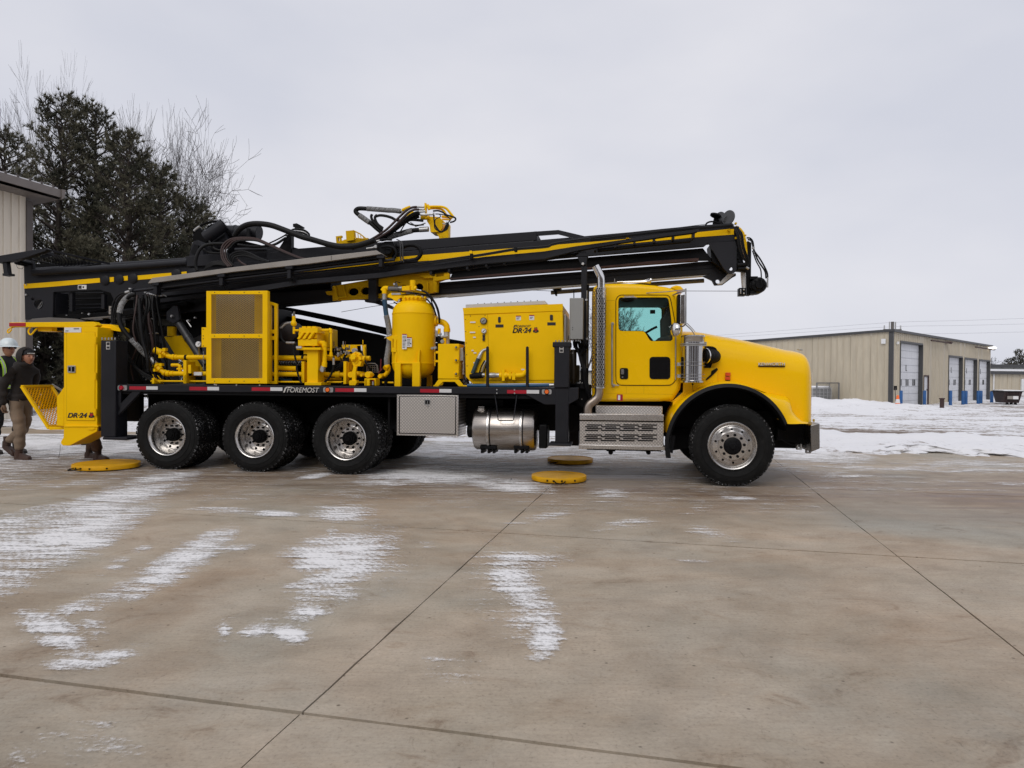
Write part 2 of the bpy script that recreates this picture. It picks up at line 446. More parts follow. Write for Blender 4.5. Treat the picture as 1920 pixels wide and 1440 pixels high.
# ------------------------------------------------------------------ ground
JA = math.radians(12.8)                      # the slab joints run at this angle
E1, E2 = Vector((math.cos(JA), -math.sin(JA), 0)), Vector((math.sin(JA), math.cos(JA), 0))
def concrete():
    m, N, L, B = nodes_mat('worn_concrete')
    g = N.new('ShaderNodeNewGeometry'); P = g.outputs['Position']
    big = noise(N, L, 0.55, 4, vec=P, dist=0.6); mid = noise(N, L, 2.3, 6, 0.6, vec=P); fine = noise(N, L, 55, 5, 0.7, vec=P)
    streak = noise(N, L, 1.3, 5, 0.6, vec=P, stretch=(0.7, 1.5, 1), dist=.5)
    base = ramp(N, L, big, [(0.3, (0.345, 0.315, 0.262)), (0.5, (0.400, 0.342, 0.270)), (0.7, (0.430, 0.358, 0.278))])
    def mul(a, b, f=1.0):
        x = N.new('ShaderNodeMix'); x.data_type = 'RGBA'; x.blend_type = 'MULTIPLY'; x.inputs['Factor'].default_value = f
        L.new(a, x.inputs['A']); L.new(b, x.inputs['B']); return x.outputs['Result']
    c = mul(base, ramp(N, L, mid, [(0.25, (0.78, 0.77, 0.76)), (0.6, (1.04, 1.04, 1.04))]))
    c = mul(c, ramp(N, L, streak, [(0.3, (0.90, 0.89, 0.87)), (0.62, (1.04, 1.03, 1.03))]))
    c = mul(c, ramp(N, L, fine, [(0.30, (0.62, 0.60, 0.58)), (0.40, (.93, .93, .93)), (0.5, (1, 1, 1)), (0.70, (1.10, 1.10, 1.09))]))
    # broom texture and scuffs, old drip marks
    scr = noise(N, L, 16, 4, 0.7, vec=P, stretch=(0.25, 3.0, 1)); c = mul(c, ramp(N, L, scr, [(0.32, (0.93, 0.93, 0.93)), (0.5, (1, 1, 1)), (0.72, (1.05, 1.05, 1.04))]))
    scd = noise(N, L, 7, 5, 0.75, vec=P, stretch=(1.5, 0.5, 1), dist=1.2); c = mul(c, ramp(N, L, scd, [(0.26, (0.72, 0.70, 0.68)), (0.36, (1, 1, 1)), (0.66, (1, 1, 1)), (0.76, (1.16, 1.15, 1.13))]))
    vo = N.new('ShaderNodeTexVoronoi'); vo.inputs['Scale'].default_value = 7.0; vo.inputs['Randomness'].default_value = 1.0; L.new(P, vo.inputs['Vector'])
    c = mul(c, ramp(N, L, vo.outputs['Distance'], [(0.035, (0.42, 0.40, 0.38)), (0.075, (1, 1, 1))]))
    # large brown and grey stains
    st1 = noise(N, L, .42, 6, .62, vec=P, stretch=(.8, 1.1, 1), dist=.9); c = mul(c, ramp(N, L, st1, [(.36, (.88, .81, .75)), (.50, (1, .99, .98)), (.64, (1.0, 1.04, 1.07))]))
    st2 = noise(N, L, 2.6, 7, .72, vec=P, stretch=(.8, 1.2, 1), dist=1.2); c = mul(c, ramp(N, L, st2, [(.30, (.68, .61, .56)), (.40, (.95, .93, .91)), (.5, (1, 1, 1)), (.70, (1.06, 1.06, 1.06))]))
    # damp brown band where the wheels run, in front of and under the truck
    sx = N.new('ShaderNodeSeparateXYZ'); L.new(P, sx.inputs[0])
    d1 = N.new('ShaderNodeMath'); d1.operation = 'MULTIPLY_ADD'; d1.inputs[1].default_value = 0.17; L.new(sx.outputs['X'], d1.inputs[0]); L.new(sx.outputs['Y'], d1.inputs[2])
    w = N.new('ShaderNodeMath'); w.operation = 'MULTIPLY_ADD'; w.inputs[1].default_value = 1.6; L.new(mid, w.inputs[0]); L.new(d1.outputs[0], w.inputs[2])
    band = ramp(N, L, None or w.outputs[0], [(0.0, (0, 0, 0)), (1.0, (1, 1, 1))])
    mr = N.new('ShaderNodeMapRange'); mr.inputs['From Min'].default_value = 7.6; mr.inputs['From Max'].default_value = 9.6; L.new(w.outputs[0], mr.inputs['Value'])
    mr2 = N.new('ShaderNodeMapRange'); mr2.inputs['From Min'].default_value = 13.2; mr2.inputs['From Max'].default_value = 11.2; L.new(w.outputs[0], mr2.inputs['Value'])
    mlt = N.new('ShaderNodeMath'); mlt.operation = 'MULTIPLY'; L.new(mr.outputs[0], mlt.inputs[0]); L.new(mr2.outputs[0], mlt.inputs[1])
    wet = N.new('ShaderNodeMath'); wet.operation = 'MULTIPLY'; L.new(mlt.outputs[0], wet.inputs[0])
    wn_ = N.new('ShaderNodeMapRange'); wn_.inputs['From Min'].default_value = .36; wn_.inputs['From Max'].default_value = .62; wn_.inputs['To Min'].default_value = .22
    L.new(noise(N, L, 1.1, 7, 0.68, vec=P, stretch=(0.28, 3.6, 1), dist=.3), wn_.inputs['Value']); L.new(wn_.outputs[0], wet.inputs[1])
    x = N.new('ShaderNodeMix'); x.data_type = 'RGBA'; x.blend_type = 'MULTIPLY'
    L.new(wet.outputs[0], x.inputs['Factor']); L.new(c, x.inputs['A']); x.inputs['B'].default_value = (0.44, 0.345, 0.285, 1)
    L.new(x.outputs['Result'], B.inputs['Base Color'])
    rr = N.new('ShaderNodeMapRange'); rr.inputs['To Min'].default_value = 0.72; rr.inputs['To Max'].default_value = 0.38
    L.new(wet.outputs[0], rr.inputs['Value']); L.new(rr.outputs[0], B.inputs['Roughness'])
    B.inputs['Specular IOR Level'].default_value = 0.3
    ad = N.new('ShaderNodeMath'); ad.operation = 'ADD'; L.new(fine, ad.inputs[0]); L.new(mid, ad.inputs[1])
    bump(N, L, B, ad.outputs[0], 0.35, 0.006)
    return m
CON = concrete()
SOIL = paint('dark_joint_filler', (0.10, 0.084, 0.07), 0.9, var=0.3, scale=20)
ground_base = MB(); ground_base.cube(-45, 45, -8, 16, -0.3, -0.02)
ground = tag(ground_base.build('ground', SOIL, smooth=0), kind='structure')
uA = Vector((-0.86, 2.87, 0)).dot(E1)
vA = Vector((0.01, 2.66, 0)).dot(E2)
us = [uA - 19.4, uA - 12.9, uA - 6.46, uA, uA + 3.25, uA + 9.7, uA + 16.2, uA + 22.6]
vs = [vA - 10.3, vA - 6.86, vA - 3.43, vA, vA + 3.43, vA + 6.9, vA + 13.6]
rnd = random.Random(4)
for i in range(len(us) - 1):
    for j in range(len(vs) - 1):
        g = 0.0038; gv = 0.012
        mb = MB(); n = 14
        dz = rnd.uniform(-0.003, 0.0)
        L0 = [(us[i] + g, vs[j] + gv), (us[i + 1] - g, vs[j] + gv), (us[i + 1] - g, vs[j + 1] - gv), (us[i] + g, vs[j + 1] - gv)]
        ring = []
        for k in range(4):
            a, b = L0[k], L0[(k + 1) % 4]
            for q in range(n):
                f = q / n; jit = rnd.uniform(-0.0035, 0.0035) if q else 0
                u, v = a[0] + (b[0] - a[0]) * f, a[1] + (b[1] - a[1]) * f
                if k % 2 == 0: v += jit
                else: u += jit
                ring.append((u, v))
        top = [E1 * u + E2 * v + Vector((0, 0, dz)) for u, v in ring]
        bot = [p - Vector((0, 0, 0.15 + dz)) for p in top]
        m_ = len(top)
        mb.add(top + bot, [tuple(range(m_))] + [(q, (q + 1) % m_, m_ + (q + 1) % m_, m_ + q) for q in range(m_)])
        mb.build('slab', CON, ground, smooth=0)

# terrain beyond the slabs: falls 0.35 m towards the buildings, snow over gravel
def snow_mat():
    m, N, L, B = nodes_mat('trodden_snow')
    at = N.new('ShaderNodeAttribute'); at.attribute_name = 'cover'
    g = N.new('ShaderNodeNewGeometry'); P = g.outputs['Position']
    fine = noise(N, L, 9, 6, 0.7, vec=P); f2 = noise(N, L, 45, 4, 0.7, vec=P)
    ad = N.new('ShaderNodeMath'); ad.operation = 'MULTIPLY_ADD'; ad.inputs[1].default_value = 1.1; L.new(fine, ad.inputs[0]); L.new(at.outputs['Fac'], ad.inputs[2])
    c = ramp(N, L, ad.outputs[0], [(0.66, (0.19, 0.15, 0.12)), (0.80, (0.36, 0.32, 0.29)), (0.93, (0.64, 0.63, 0.64)), (1.3, (0.80, 0.80, 0.82))])
    L.new(c, B.inputs['Base Color']); B.inputs['Roughness'].default_value = 0.75; B.inputs['Specular IOR Level'].default_value = 0.25
    a2 = N.new('ShaderNodeMath'); a2.operation = 'ADD'; L.new(fine, a2.inputs[0]); L.new(f2, a2.inputs[1])
    bump(N, L, B, a2.outputs[0], 0.5, 0.03)
    return m
SNOW = snow_mat()
def grid_mesh(name, X, Y, Z, cover, mat, kind):
    ny, nx = X.shape
    V = np.stack([X, Y, Z], -1).reshape(-1, 3)
    idx = np.arange(ny * nx).reshape(ny, nx)
    Fq = np.stack([idx[:-1, :-1], idx[:-1, 1:], idx[1:, 1:], idx[1:, :-1]], -1).reshape(-1, 4)
    me = bpy.data.meshes.new(name); me.from_pydata(V.tolist(), [], Fq.tolist())
    a = me.attributes.new('cover', 'FLOAT', 'POINT'); a.data.foreach_set('value', cover.reshape(-1).astype(np.float32))
    me.polygons.foreach_set('use_smooth', [True] * len(me.polygons)); me.materials.append(mat)
    o = bpy.data.objects.new(name, me); SC.collection.objects.link(o)
    return tag(o, kind=kind)
VE = vA + 11.45                               # far edge of the concrete
def terr(X, Y):
    v = X * E2.x + Y * E2.y - VE
    base = -0.35 * np.clip((v - 1.0) / 16, 0, 1)
    n1 = fbm(X * 0.9 + 7, Y * 0.9, 5, 3); n2 = fbm(X * 3.2, Y * 3.2, 4, 9)
    right = np.clip((X - 1.0) / 3, 0, 1)
    # ridge pushed up by the plough along the concrete edge
    sidefade = 1 - np.clip((X - 8.5 - v * 0.4) / 4.0, 0, 1) * 0.8
    ridge = 0.26 * np.exp(-((v - 2.2) / 1.4) ** 2) * right * sidefade * (0.35 + 1.2 * n1)
    # bank in front of the near corner of the tan building and by the fenced yard
    d = np.sqrt(((X - 18.5) / 6.0) ** 2 + ((Y - 40.5) / 3.2) ** 2)
    bank = 0.52 * np.exp(-d ** 2) * (0.5 + n1)
    bank = bank + 0.16 * np.exp(-(((X - 34) / 12.0) ** 2 + ((Y - 52) / 4.0) ** 2)) * n1
    lb = 0.55 * np.exp(-(((X + 11.5) / 3.5) ** 2 + ((Y - 21.0) / 1.6) ** 2)) * (0.4 + n1)
    rough = (n2 - 0.5) * 0.08 * np.clip(v / 1.0, 0, 1)
    return base + ridge + bank + lb + rough + np.where(v < 1.0, -0.012 + 0.03 * np.clip(v / 0.35, 0, 1), 0.018)
def cover_of(X, Y):
    v = X * E2.x + Y * E2.y - VE
    n = fbm(X * 0.5 + 3, Y * 1.6, 5, 21)
    tr = 0.5 + 0.5 * np.sin((v * 1.0 + 0.05 * X) * 3.9)
    n = (n - 0.5) / 0.13; n3 = (fbm(X * 2.6 + 9, Y * 6.0, 4, 77) - 0.5) / 0.13
    c = 0.45 + n * 0.09 + n3 * 0.06
    mid = np.exp(-((v - 7.5) / 3.2) ** 2) * np.clip((X - 4) / 3, 0, 1)       # brown wheel tracks between the two banks
    c = c - mid * (0.10 + 0.26 * tr)
    far = np.exp(-(((X - 36) / 15.0) ** 2 + ((Y - 44) / 9.0) ** 2))
    c = c - far * 0.16 * (0.3 + tr)
    c = c + 0.35 * np.exp(-((v - 2.2) / 1.8) ** 2) * np.clip((X - 1) / 3, 0, 1) - 0.25 * np.clip((X - 9.5 - v * .3) / 4, 0, 1) * np.exp(-((v - 1.5) / 2.5) ** 2)
    c = c + 0.3 * np.exp(-(((X - 18.5) / 7.0) ** 2 + ((Y - 40.0) / 4) ** 2))
    return np.clip(c, 0, 1)
def snow_field():
    v1 = np.concatenate([np.linspace(0, 6, 130), np.linspace(6.1, 24, 150), np.linspace(24.3, 60, 110)])
    u1 = np.concatenate([np.linspace(-45, -14, 90), np.linspace(-13.8, 26, 420), np.linspace(26.2, 70, 150)])
    U, V = np.meshgrid(u1, v1)
    X = E1.x * U + E2.x * (V + VE); Y = E1.y * U + E2.y * (V + VE)
    edge = (fbm(X * 1.6, Y * 1.6, 5, 5) - 0.5) * 2.4
    Y = Y + np.where(V < 1.2, edge * (1 - V / 1.2), 0)
    Z = terr(X, Y); f_ = np.clip(V / 0.6, 0, 1); Z = -0.014 * (1 - f_) + Z * f_
    grid_mesh('snow_field', X, Y, Z, cover_of(X, Y), SNOW, 'structure')
snow_field()
fb = MB(); fb.cube(-900, 900, 55, 2500, -0.6, -0.42)
o = fb.build('far_ground', paint('far_snow', (0.62, 0.62, 0.64), 0.8, var=0.1, scale=0.05), smooth=0); tag(o, kind='structure')

# ------------------------------------------------------------------ snow lying on the concrete (thin real crust)
def thin_snow_mat():
    m, N, L, B = nodes_mat('thin_snow_crust')
    at = N.new('ShaderNodeAttribute'); at.attribute_name = 'cover'; tr = N.new('ShaderNodeAttribute'); tr.attribute_name = 'tread'; td = N.new('ShaderNodeAttribute'); td.attribute_name = 'tread_dir'
    g = N.new('ShaderNodeNewGeometry'); P = g.outputs['Position']
    def mth(op, a, b=None, v=None):
        q = N.new('ShaderNodeMath'); q.operation = op; L.new(a, q.inputs[0])
        if b is not None: L.new(b, q.inputs[1])
        if v is not None: q.inputs[1].default_value = v
        return q.outputs[0]
    def cen(f, k): return mth('MULTIPLY', mth('SUBTRACT', f, v=.5), v=k)
    rot = N.new('ShaderNodeMapping'); rot.inputs['Rotation'].default_value = (0, 0, .62); rot.inputs['Scale'].default_value = (.30, 2.0, 1); L.new(P, rot.inputs[0])
    streak = noise(N, L, 5.5, 8, .68, vec=rot.outputs[0], dist=.5); hs_ = noise(N, L, 7, 8, .72, vec=P, stretch=(.5, 2.2, 1)); fine = noise(N, L, 46, 5, .75, vec=P)
    v = mth('ADD', mth('ADD', at.outputs['Fac'], cen(streak, 2.0)), mth('ADD', cen(hs_, 2.0), cen(fine, 1.7)))
    sp = N.new('ShaderNodeSeparateXYZ'); L.new(P, sp.inputs[0])
    wob = cen(noise(N, L, 4, 4, vec=P), 22.0)
    w = mth('SINE', mth('ADD', mth('ADD', mth('MULTIPLY', sp.outputs['X'], v=96), mth('MULTIPLY', sp.outputs['Y'], v=70)), wob))
    w2 = mth('SINE', mth('ADD', mth('ADD', mth('MULTIPLY', sp.outputs['X'], v=-30), mth('MULTIPLY', sp.outputs['Y'], v=52)), wob))
    v = mth('ADD', v, mth('MULTIPLY', mth('MULTIPLY', w, b=tr.outputs['Fac']), v=.075))
    mr = N.new('ShaderNodeMapRange'); mr.interpolation_type = 'SMOOTHSTEP'; mr.inputs['From Min'].default_value = .22; mr.inputs['From Max'].default_value = 1.12; L.new(v, mr.inputs['Value'])
    B.inputs['Base Color'].default_value = (.80, .79, .79, 1); B.inputs['Roughness'].default_value = 0.85; B.inputs['Specular IOR Level'].default_value = 0.15
    L.new(mr.outputs[0], B.inputs['Alpha'])
    bump(N, L, B, v, 0.25, 0.01)
    return m
TSN = thin_snow_mat()
RI = np.array(CAMR.transposed())
def to_px(X, Y):
    q = np.stack([X, Y, np.full_like(X, -HC)], -1) @ RI.T
    return 960 - F * q[..., 0] / q[..., 2], 720 + F * q[..., 1] / q[..., 2]
BLOBS = [  # x, y, rx, ry, angle, strength  (measured on the photograph, laid on the ground)
 (130,1003,185,42,-27,1.0),(25,1035,70,45,-20,.9),(235,930,115,16,-12,.85),(300,898,75,9,-8,.8),(60,975,120,22,-10,.7),(20,1085,50,26,-25,.6),
 (335,1058,105,24,-30,1.0),(385,1036,75,9,-8,.7),(225,1108,70,13,-28,.62),(150,1135,70,10,-25,.55),(215,1062,30,9,-30,.6),(265,1032,22,6,-10,.65),(175,1180,22,22,-50,.5),
 (105,1190,72,24,26,.95),(140,1247,60,10,0,.95),(205,1232,55,12,-15,.6),
 (640,1032,100,26,-6,.85),(600,1050,50,20,-8,1.0),(640,1085,90,36,-38,.75),(580,1130,48,30,-60,.9),(545,1190,30,14,20,1.0),(485,1180,32,13,-20,.75),(590,1103,50,10,0,.8),(625,1005,12,14,-60,.6),
 (642,962,54,14,0,.98),(515,964,40,6,2,.85),(435,958,75,6,2,.6),(420,1180,10,20,10,.7),
 (985,1052,72,20,-6,.65),(968,1100,55,30,35,1.0),(1005,1140,45,28,40,.8),(1022,1200,26,34,30,.95),(985,1165,34,34,20,.45),
 (800,893,120,12,2,.95),(960,912,80,12,6,.85),(730,905,60,7,0,.7),(1010,880,80,10,0,.5),(860,875,200,16,0,.55),
 (590,893,36,4,-8,.8),(1170,985,52,9,-6,.6),(1335,1000,45,9,12,.6),(1010,972,60,7,-10,.5),(1140,925,40,9,4,.55),(1305,958,26,5,0,.45),(1380,934,34,4,3,.7),
 (900,846,170,18,0,.9),(1160,850,150,20,0,.8),(1250,880,90,22,10,.5),(1310,905,60,16,15,.35),(1110,880,60,10,0,.55),(1250,830,90,18,0,.8),
 (60,868,260,20,-2,.66),(-60,900,200,30,-6,.5),(220,835,160,30,0,.9),(60,830,260,30,0,.95),(150,905,90,6,-4,.5),
 (1530,855,110,12,3,.95),(1500,880,90,10,2,.5),(1700,880,300,5,1,.5),(1750,905,260,4,1,.34),(1850,870,160,8,1,.6),(1600,893,100,4,1,.45),(1560,915,300,3,1,.34),
 (845,1252,40,22,10,.22),(60,1412,60,16,-35,.26),(185,1405,60,40,0,.22),(85,1388,24,5,-15,.42),(28,1420,12,18,20,.45),(1300,1052,34,3,2,.4),(700,1040,60,60,0,.3),(800,1022,18,6,0,.5),(950,1095,60,70,10,.3),
 (1000,930,700,24,1,.2),(300,880,500,20,0,.28)]
def snow_field_value(X, Y):
    px, py = to_px(X, Y)
    v = np.zeros_like(X)
    for (x, y, rx, ry, a, s) in BLOBS:
        rx, ry = rx * 1.35, ry * 1.45
        c, sn = math.cos(math.radians(a)), math.sin(math.radians(a))
        dx, dy = px - x, py - y
        q = ((dx * c + dy * sn) / rx) ** 2 + ((-dx * sn + dy * c) / ry) ** 2
        v = np.maximum(v, s * np.clip(1.0 - q, 0, 1) ** 0.75)
    return v, px, py
def build_dust():
    allV, allF, allC, allT = [], [], [], []; base = 0
    for (x0, x1, y0, y1, st) in ((-5.0, 3.4, 2.2, 8.2, 0.03), (-14.0, 15.0, 8.2, 15.8, 0.05)):
        xs, ys = np.arange(x0, x1, st), np.arange(y0, y1 + st, st); X, Y = np.meshgrid(xs, ys)
        v, px, py = snow_field_value(X, Y)
        un = lambda f: (f - 0.5) / 0.13
        q = v + (0.09 * un(fbm(X * 1.5, Y * 2.8, 4, 31)) + 0.05 * un(fbm(X * 6, Y * 9, 3, 12))) * np.clip(v * 3, 0, 1)
        vv = X * E2.x + Y * E2.y; q = q - np.clip((vv - VE - .2) / .5, 0, 1) * 1.5
        tr = np.where(((px > 540) & (px < 770) & (py > 925) & (py < 1215)) | ((px > 890) & (px < 1070) & (py > 1015) & (py < 1240)) | ((px < 130) & (py > 950) & (py < 1120)) | ((px > 30) & (px < 200) & (py > 1140) & (py < 1225)), 1.0, 0.0)
        vis = v > 0.02; keep = vis[:-1, :-1] | vis[1:, 1:] | vis[:-1, 1:] | vis[1:, :-1]
        Z = 0.0035 + 0.004 * np.clip(q, 0, 1)
        idx = -np.ones(X.shape, dtype=np.int64); used = np.zeros(X.shape, bool)
        for a, b in ((slice(None, -1), slice(None, -1)), (slice(1, None), slice(1, None)), (slice(None, -1), slice(1, None)), (slice(1, None), slice(None, -1))): used[a, b] |= keep
        idx[used] = np.arange(used.sum()) + base
        allV.append(np.stack([X[used], Y[used], Z[used]], -1)); allC.append(q[used]); allT.append(tr[used]); base += used.sum()
        allF.append(np.stack([idx[:-1, :-1][keep], idx[:-1, 1:][keep], idx[1:, 1:][keep], idx[1:, :-1][keep]], -1))
    V, Fq, Cc, Tt = np.concatenate(allV), np.concatenate(allF), np.concatenate(allC), np.concatenate(allT)
    me = bpy.data.meshes.new('snow_patches')
    me.vertices.add(len(V)); me.vertices.foreach_set('co', V.reshape(-1).astype(np.float32))
    me.loops.add(len(Fq) * 4); me.loops.foreach_set('vertex_index', Fq.reshape(-1).astype(np.int32))
    me.polygons.add(len(Fq)); me.polygons.foreach_set('loop_start', (np.arange(len(Fq)) * 4).astype(np.int32))
    me.update(calc_edges=True)
    for nm, arr in (('cover', Cc), ('tread', Tt)): a = me.attributes.new(nm, 'FLOAT', 'POINT'); a.data.foreach_set('value', arr.astype(np.float32))
    me.polygons.foreach_set('use_smooth', [True] * len(me.polygons)); me.materials.append(TSN)
    o = bpy.data.objects.new('snow_patches', me); SC.collection.objects.link(o)
    tag(o, 'thin torn patches of trodden snow lying on the brown concrete', 'snow', kind='stuff')
build_dust()

# ------------------------------------------------------------------ the drilling truck
truck = empty('drill_rig_truck', TO, -TH, label='yellow and charcoal drilling rig truck with its long mast folded forward over the cab', cat='truck')
SPLIT = {'rail_hanger', 'tail_hook', 'crown_plate', 'gear_flange', 'hose_end', 'lifting_bracket', 'swivel_fitting', 'pole_rack', 'outrigger_foot', 'radiator_frame', 'chassis_rail', 'suspension', 'driveline', 'tank_bracket', 'tank_leg', 'leg_gusset', 'tow_hook', 'panel_seam', 'small_label', 'handle_label', 'guard_bar', 'underbody_bracket', 'rail_clamp', 'rail_cross_bar', 'cross_tube', 'rib_plate', 'beam_rib', 'hose_clamp', 'marker_lamp', 'hinge', 'seat', 'band', 'mast_rest_post', 'outrigger_post', 'yellow_stripe', 'battery_box', 'shroud', 'tray_clamp', 'pipe_coupling', 'pipe_clamp', 'crown_fitting', 'hydraulic_fitting', 'air_horn', 'grab_rail', 'hose_strap'}
SMALL = {'lug_nuts', 'bolt', 'rivet', 'post_bolt', 'step_slots', 'hoses'}
def part(name, mats, parent=None, bevel=0.0, smooth=35, label=None, stuff=False):
    """returns a mesh builder whose .done() links it as a part of the truck"""
    mb = MB()
    def done():
        o = mb.build(name, mats, parent or truck, smooth, bevel, label=label, split=name in SPLIT)
        if stuff or name in SMALL: o['kind'] = 'stuff'
        return o
    mb.done = done
    return mb
def P_(fr_, pts): return [fr_(*p) for p in pts]
c1 = fr(0, 440, 8); c2 = fr(340, 400, 8); c3 = fr(560, 400, 8); c4 = fr(780, 400, 8); c5 = fr(1000, 400, 8); c6 = fr(1220, 380, 8); c7 = fr(200, 460, 8)
d1 = fr(250, 600, 12); d2 = fr(500, 570, 9); d3 = fr(620, 620, 13.09); d4 = fr(690, 500, 9.6); d5 = fr(1040, 620, 8); d6 = fr(1240, 730, 6)
e1 = fr(1040, 480, 5.5385); e2 = fr(1250, 560, 6); e3 = fr(820, 520, 5.333); e4 = fr(500, 520, 5.333); e5 = fr(200, 520, 5.333); e6 = fr(700, 700, 4.174)
e7 = fr(1040, 700, 3.692); e8 = fr(0, 560, 4.235); e9 = fr(0, 620, 5.538); e10 = fr(660, 370, 9.143); e11 = fr(340, 360, 3.556); g8 = fr(600, 640, 6.4)
def W3(f, pts, t): return [(*f(x, y), (t if len(r) == 0 else r[0])) for x, y, *r in pts]

# ---- wheels
R_T = 0.512
def tyre_mesh(w=0.27, wide=False):
    mb = MB(); r0, r1 = 0.292, R_T - 0.012
    prof = [(r0, 0.035), (r0 + 0.012, 0.012), (r0 + 0.03, 0.010), (r0 + 0.034, 0.004), (r0 + 0.07, -0.004), (r0 + 0.09, -0.0095), (r0 + 0.094, -0.004), (r0 + 0.13, -0.004), (r1 - 0.055, 0.002), (r1 - 0.052, 0.008), (r1 - 0.03, 0.012),
            (r1 - 0.006, 0.028), (r1, 0.045), (r1, w - 0.045), (r1 - 0.006, w - 0.028), (r1 - 0.05, w - 0.006), (r0 + 0.09, w), (r0 + 0.03, w - 0.01), (r0, w - 0.03)]
    mb.lathe((0, 0, 0), prof, 'y', 64, close=True)
    mb.cur = 1
    nb = 46 if not wide else 60
    for row, (ya, yb, off) in enumerate(((0.018, 0.075, 0), (0.085, 0.13, 0.5), (0.14, 0.185, 0), (0.195, w - 0.018, 0.5))):
        for i in range(nb):
            a0 = 2 * math.pi * (i + off + 0.12) / nb; a1 = 2 * math.pi * (i + off + 0.80) / nb; sk = 0.10 * (1 if row % 2 else -1) / nb * 2 * math.pi
            V = []
            for (y, ss) in ((ya, -sk), (yb, sk)):
                for a in (a0 + ss, a1 + ss):
                    edge = 0.010 if (row == 0 and y == ya) or (row == 3 and y == yb) else 0
                    for r in (r1 - 0.03 if edge else r1 - 0.004, R_T - edge * 0.6):
                        V.append((math.cos(a) * r, y, math.sin(a) * r))
            mb.add(V, [(0, 1, 3, 2), (4, 6, 7, 5), (1, 5, 7, 3), (0, 2, 6, 4), (0, 4, 5, 1), (2, 3, 7, 6)])
    return mb
def ring_holes(mb, ra, rb, y0, y1, n, rh, rot=0.0):
    """annulus between ra and rb pierced by n round holes; y goes y0 -> y1 outward"""
    K = 12
    for i in range(n):
        V = []
        for q in range(K):
            a = 2 * math.pi * (q + 0.5) / K; c, s = math.cos(a), math.sin(a); m = max(abs(c), abs(s))
            u, v = 0.5 + 0.5 * c / m, 0.5 + 0.5 * s / m
            th = 2 * math.pi * (i + u) / n + rot; r = ra + (rb - ra) * v
            V.append((r * math.cos(th), y0 + (y1 - y0) * v, r * math.sin(th)))
        thc = 2 * math.pi * (i + 0.5) / n + rot; rc = (ra + rb) / 2
        for dy in (0, 0.012):
            for q in range(K):
                a = 2 * math.pi * (q + 0.5) / K
                lr, lt = rc + rh * math.sin(a), rh * math.cos(a)
                x, z = lr * math.cos(thc) - lt * math.sin(thc), lr * math.sin(thc) + lt * math.cos(thc)
                V.append((x, (y0 + y1) / 2 + dy, z))
        f = [(q, (q + 1) % K, K + (q + 1) % K, K + q) for q in range(K)] + [(K + q, K + (q + 1) % K, 2 * K + (q + 1) % K, 2 * K + q) for q in range(K)]
        mb.add(V, f)
def nuts(mb, n, r, y, h, s=0.016, rot=0.0):
    for i in range(n):
        a = 2 * math.pi * i / n + rot
        mb.lathe((r * math.cos(a), y, r * math.sin(a)), [(0, -h), (s * 0.7, -h), (s, -h * 0.8), (s, 0)], 'y', 6)
def rear_wheel_meshes():
    rim = MB()
    rim.lathe((0, 0, 0), [(0.300, 0.035), (0.300, 0.004), (0.292, -0.004), (0.282, 0.0), (0.272, 0.016), (0.262, 0.03), (0.256, 0.08), (0.252, 0.16), (0.244, 0.20), (0.232, 0.215)], 'y', 64)
    ring_holes(rim, 0.165, 0.232, 0.20, 0.215, 10, 0.021, 0.2)
    rim.lathe((0, 0, 0), [(0.165, 0.20), (0.158, 0.188), (0.09, 0.185), (0.09, 0.24)], 'y', 48)
    nut = MB(); nuts(nut, 10, 0.135, 0.186, 0.028)
    hub = MB(); hub.lathe((0, 0, 0), [(0, 0.075), (0.035, 0.075), (0.042, 0.09), (0.06, 0.092), (0.064, 0.11), (0.092, 0.112), (0.098, 0.125), (0.100, 0.19)], 'y', 28)
    nuts(hub, 10, 0.08, 0.112, 0.014, 0.010)
    back = MB(); back.lathe((0, 0, 0), [(0.0, 0.23), (0.25, 0.23)], 'y', 32)
    return rim, nut, hub, back
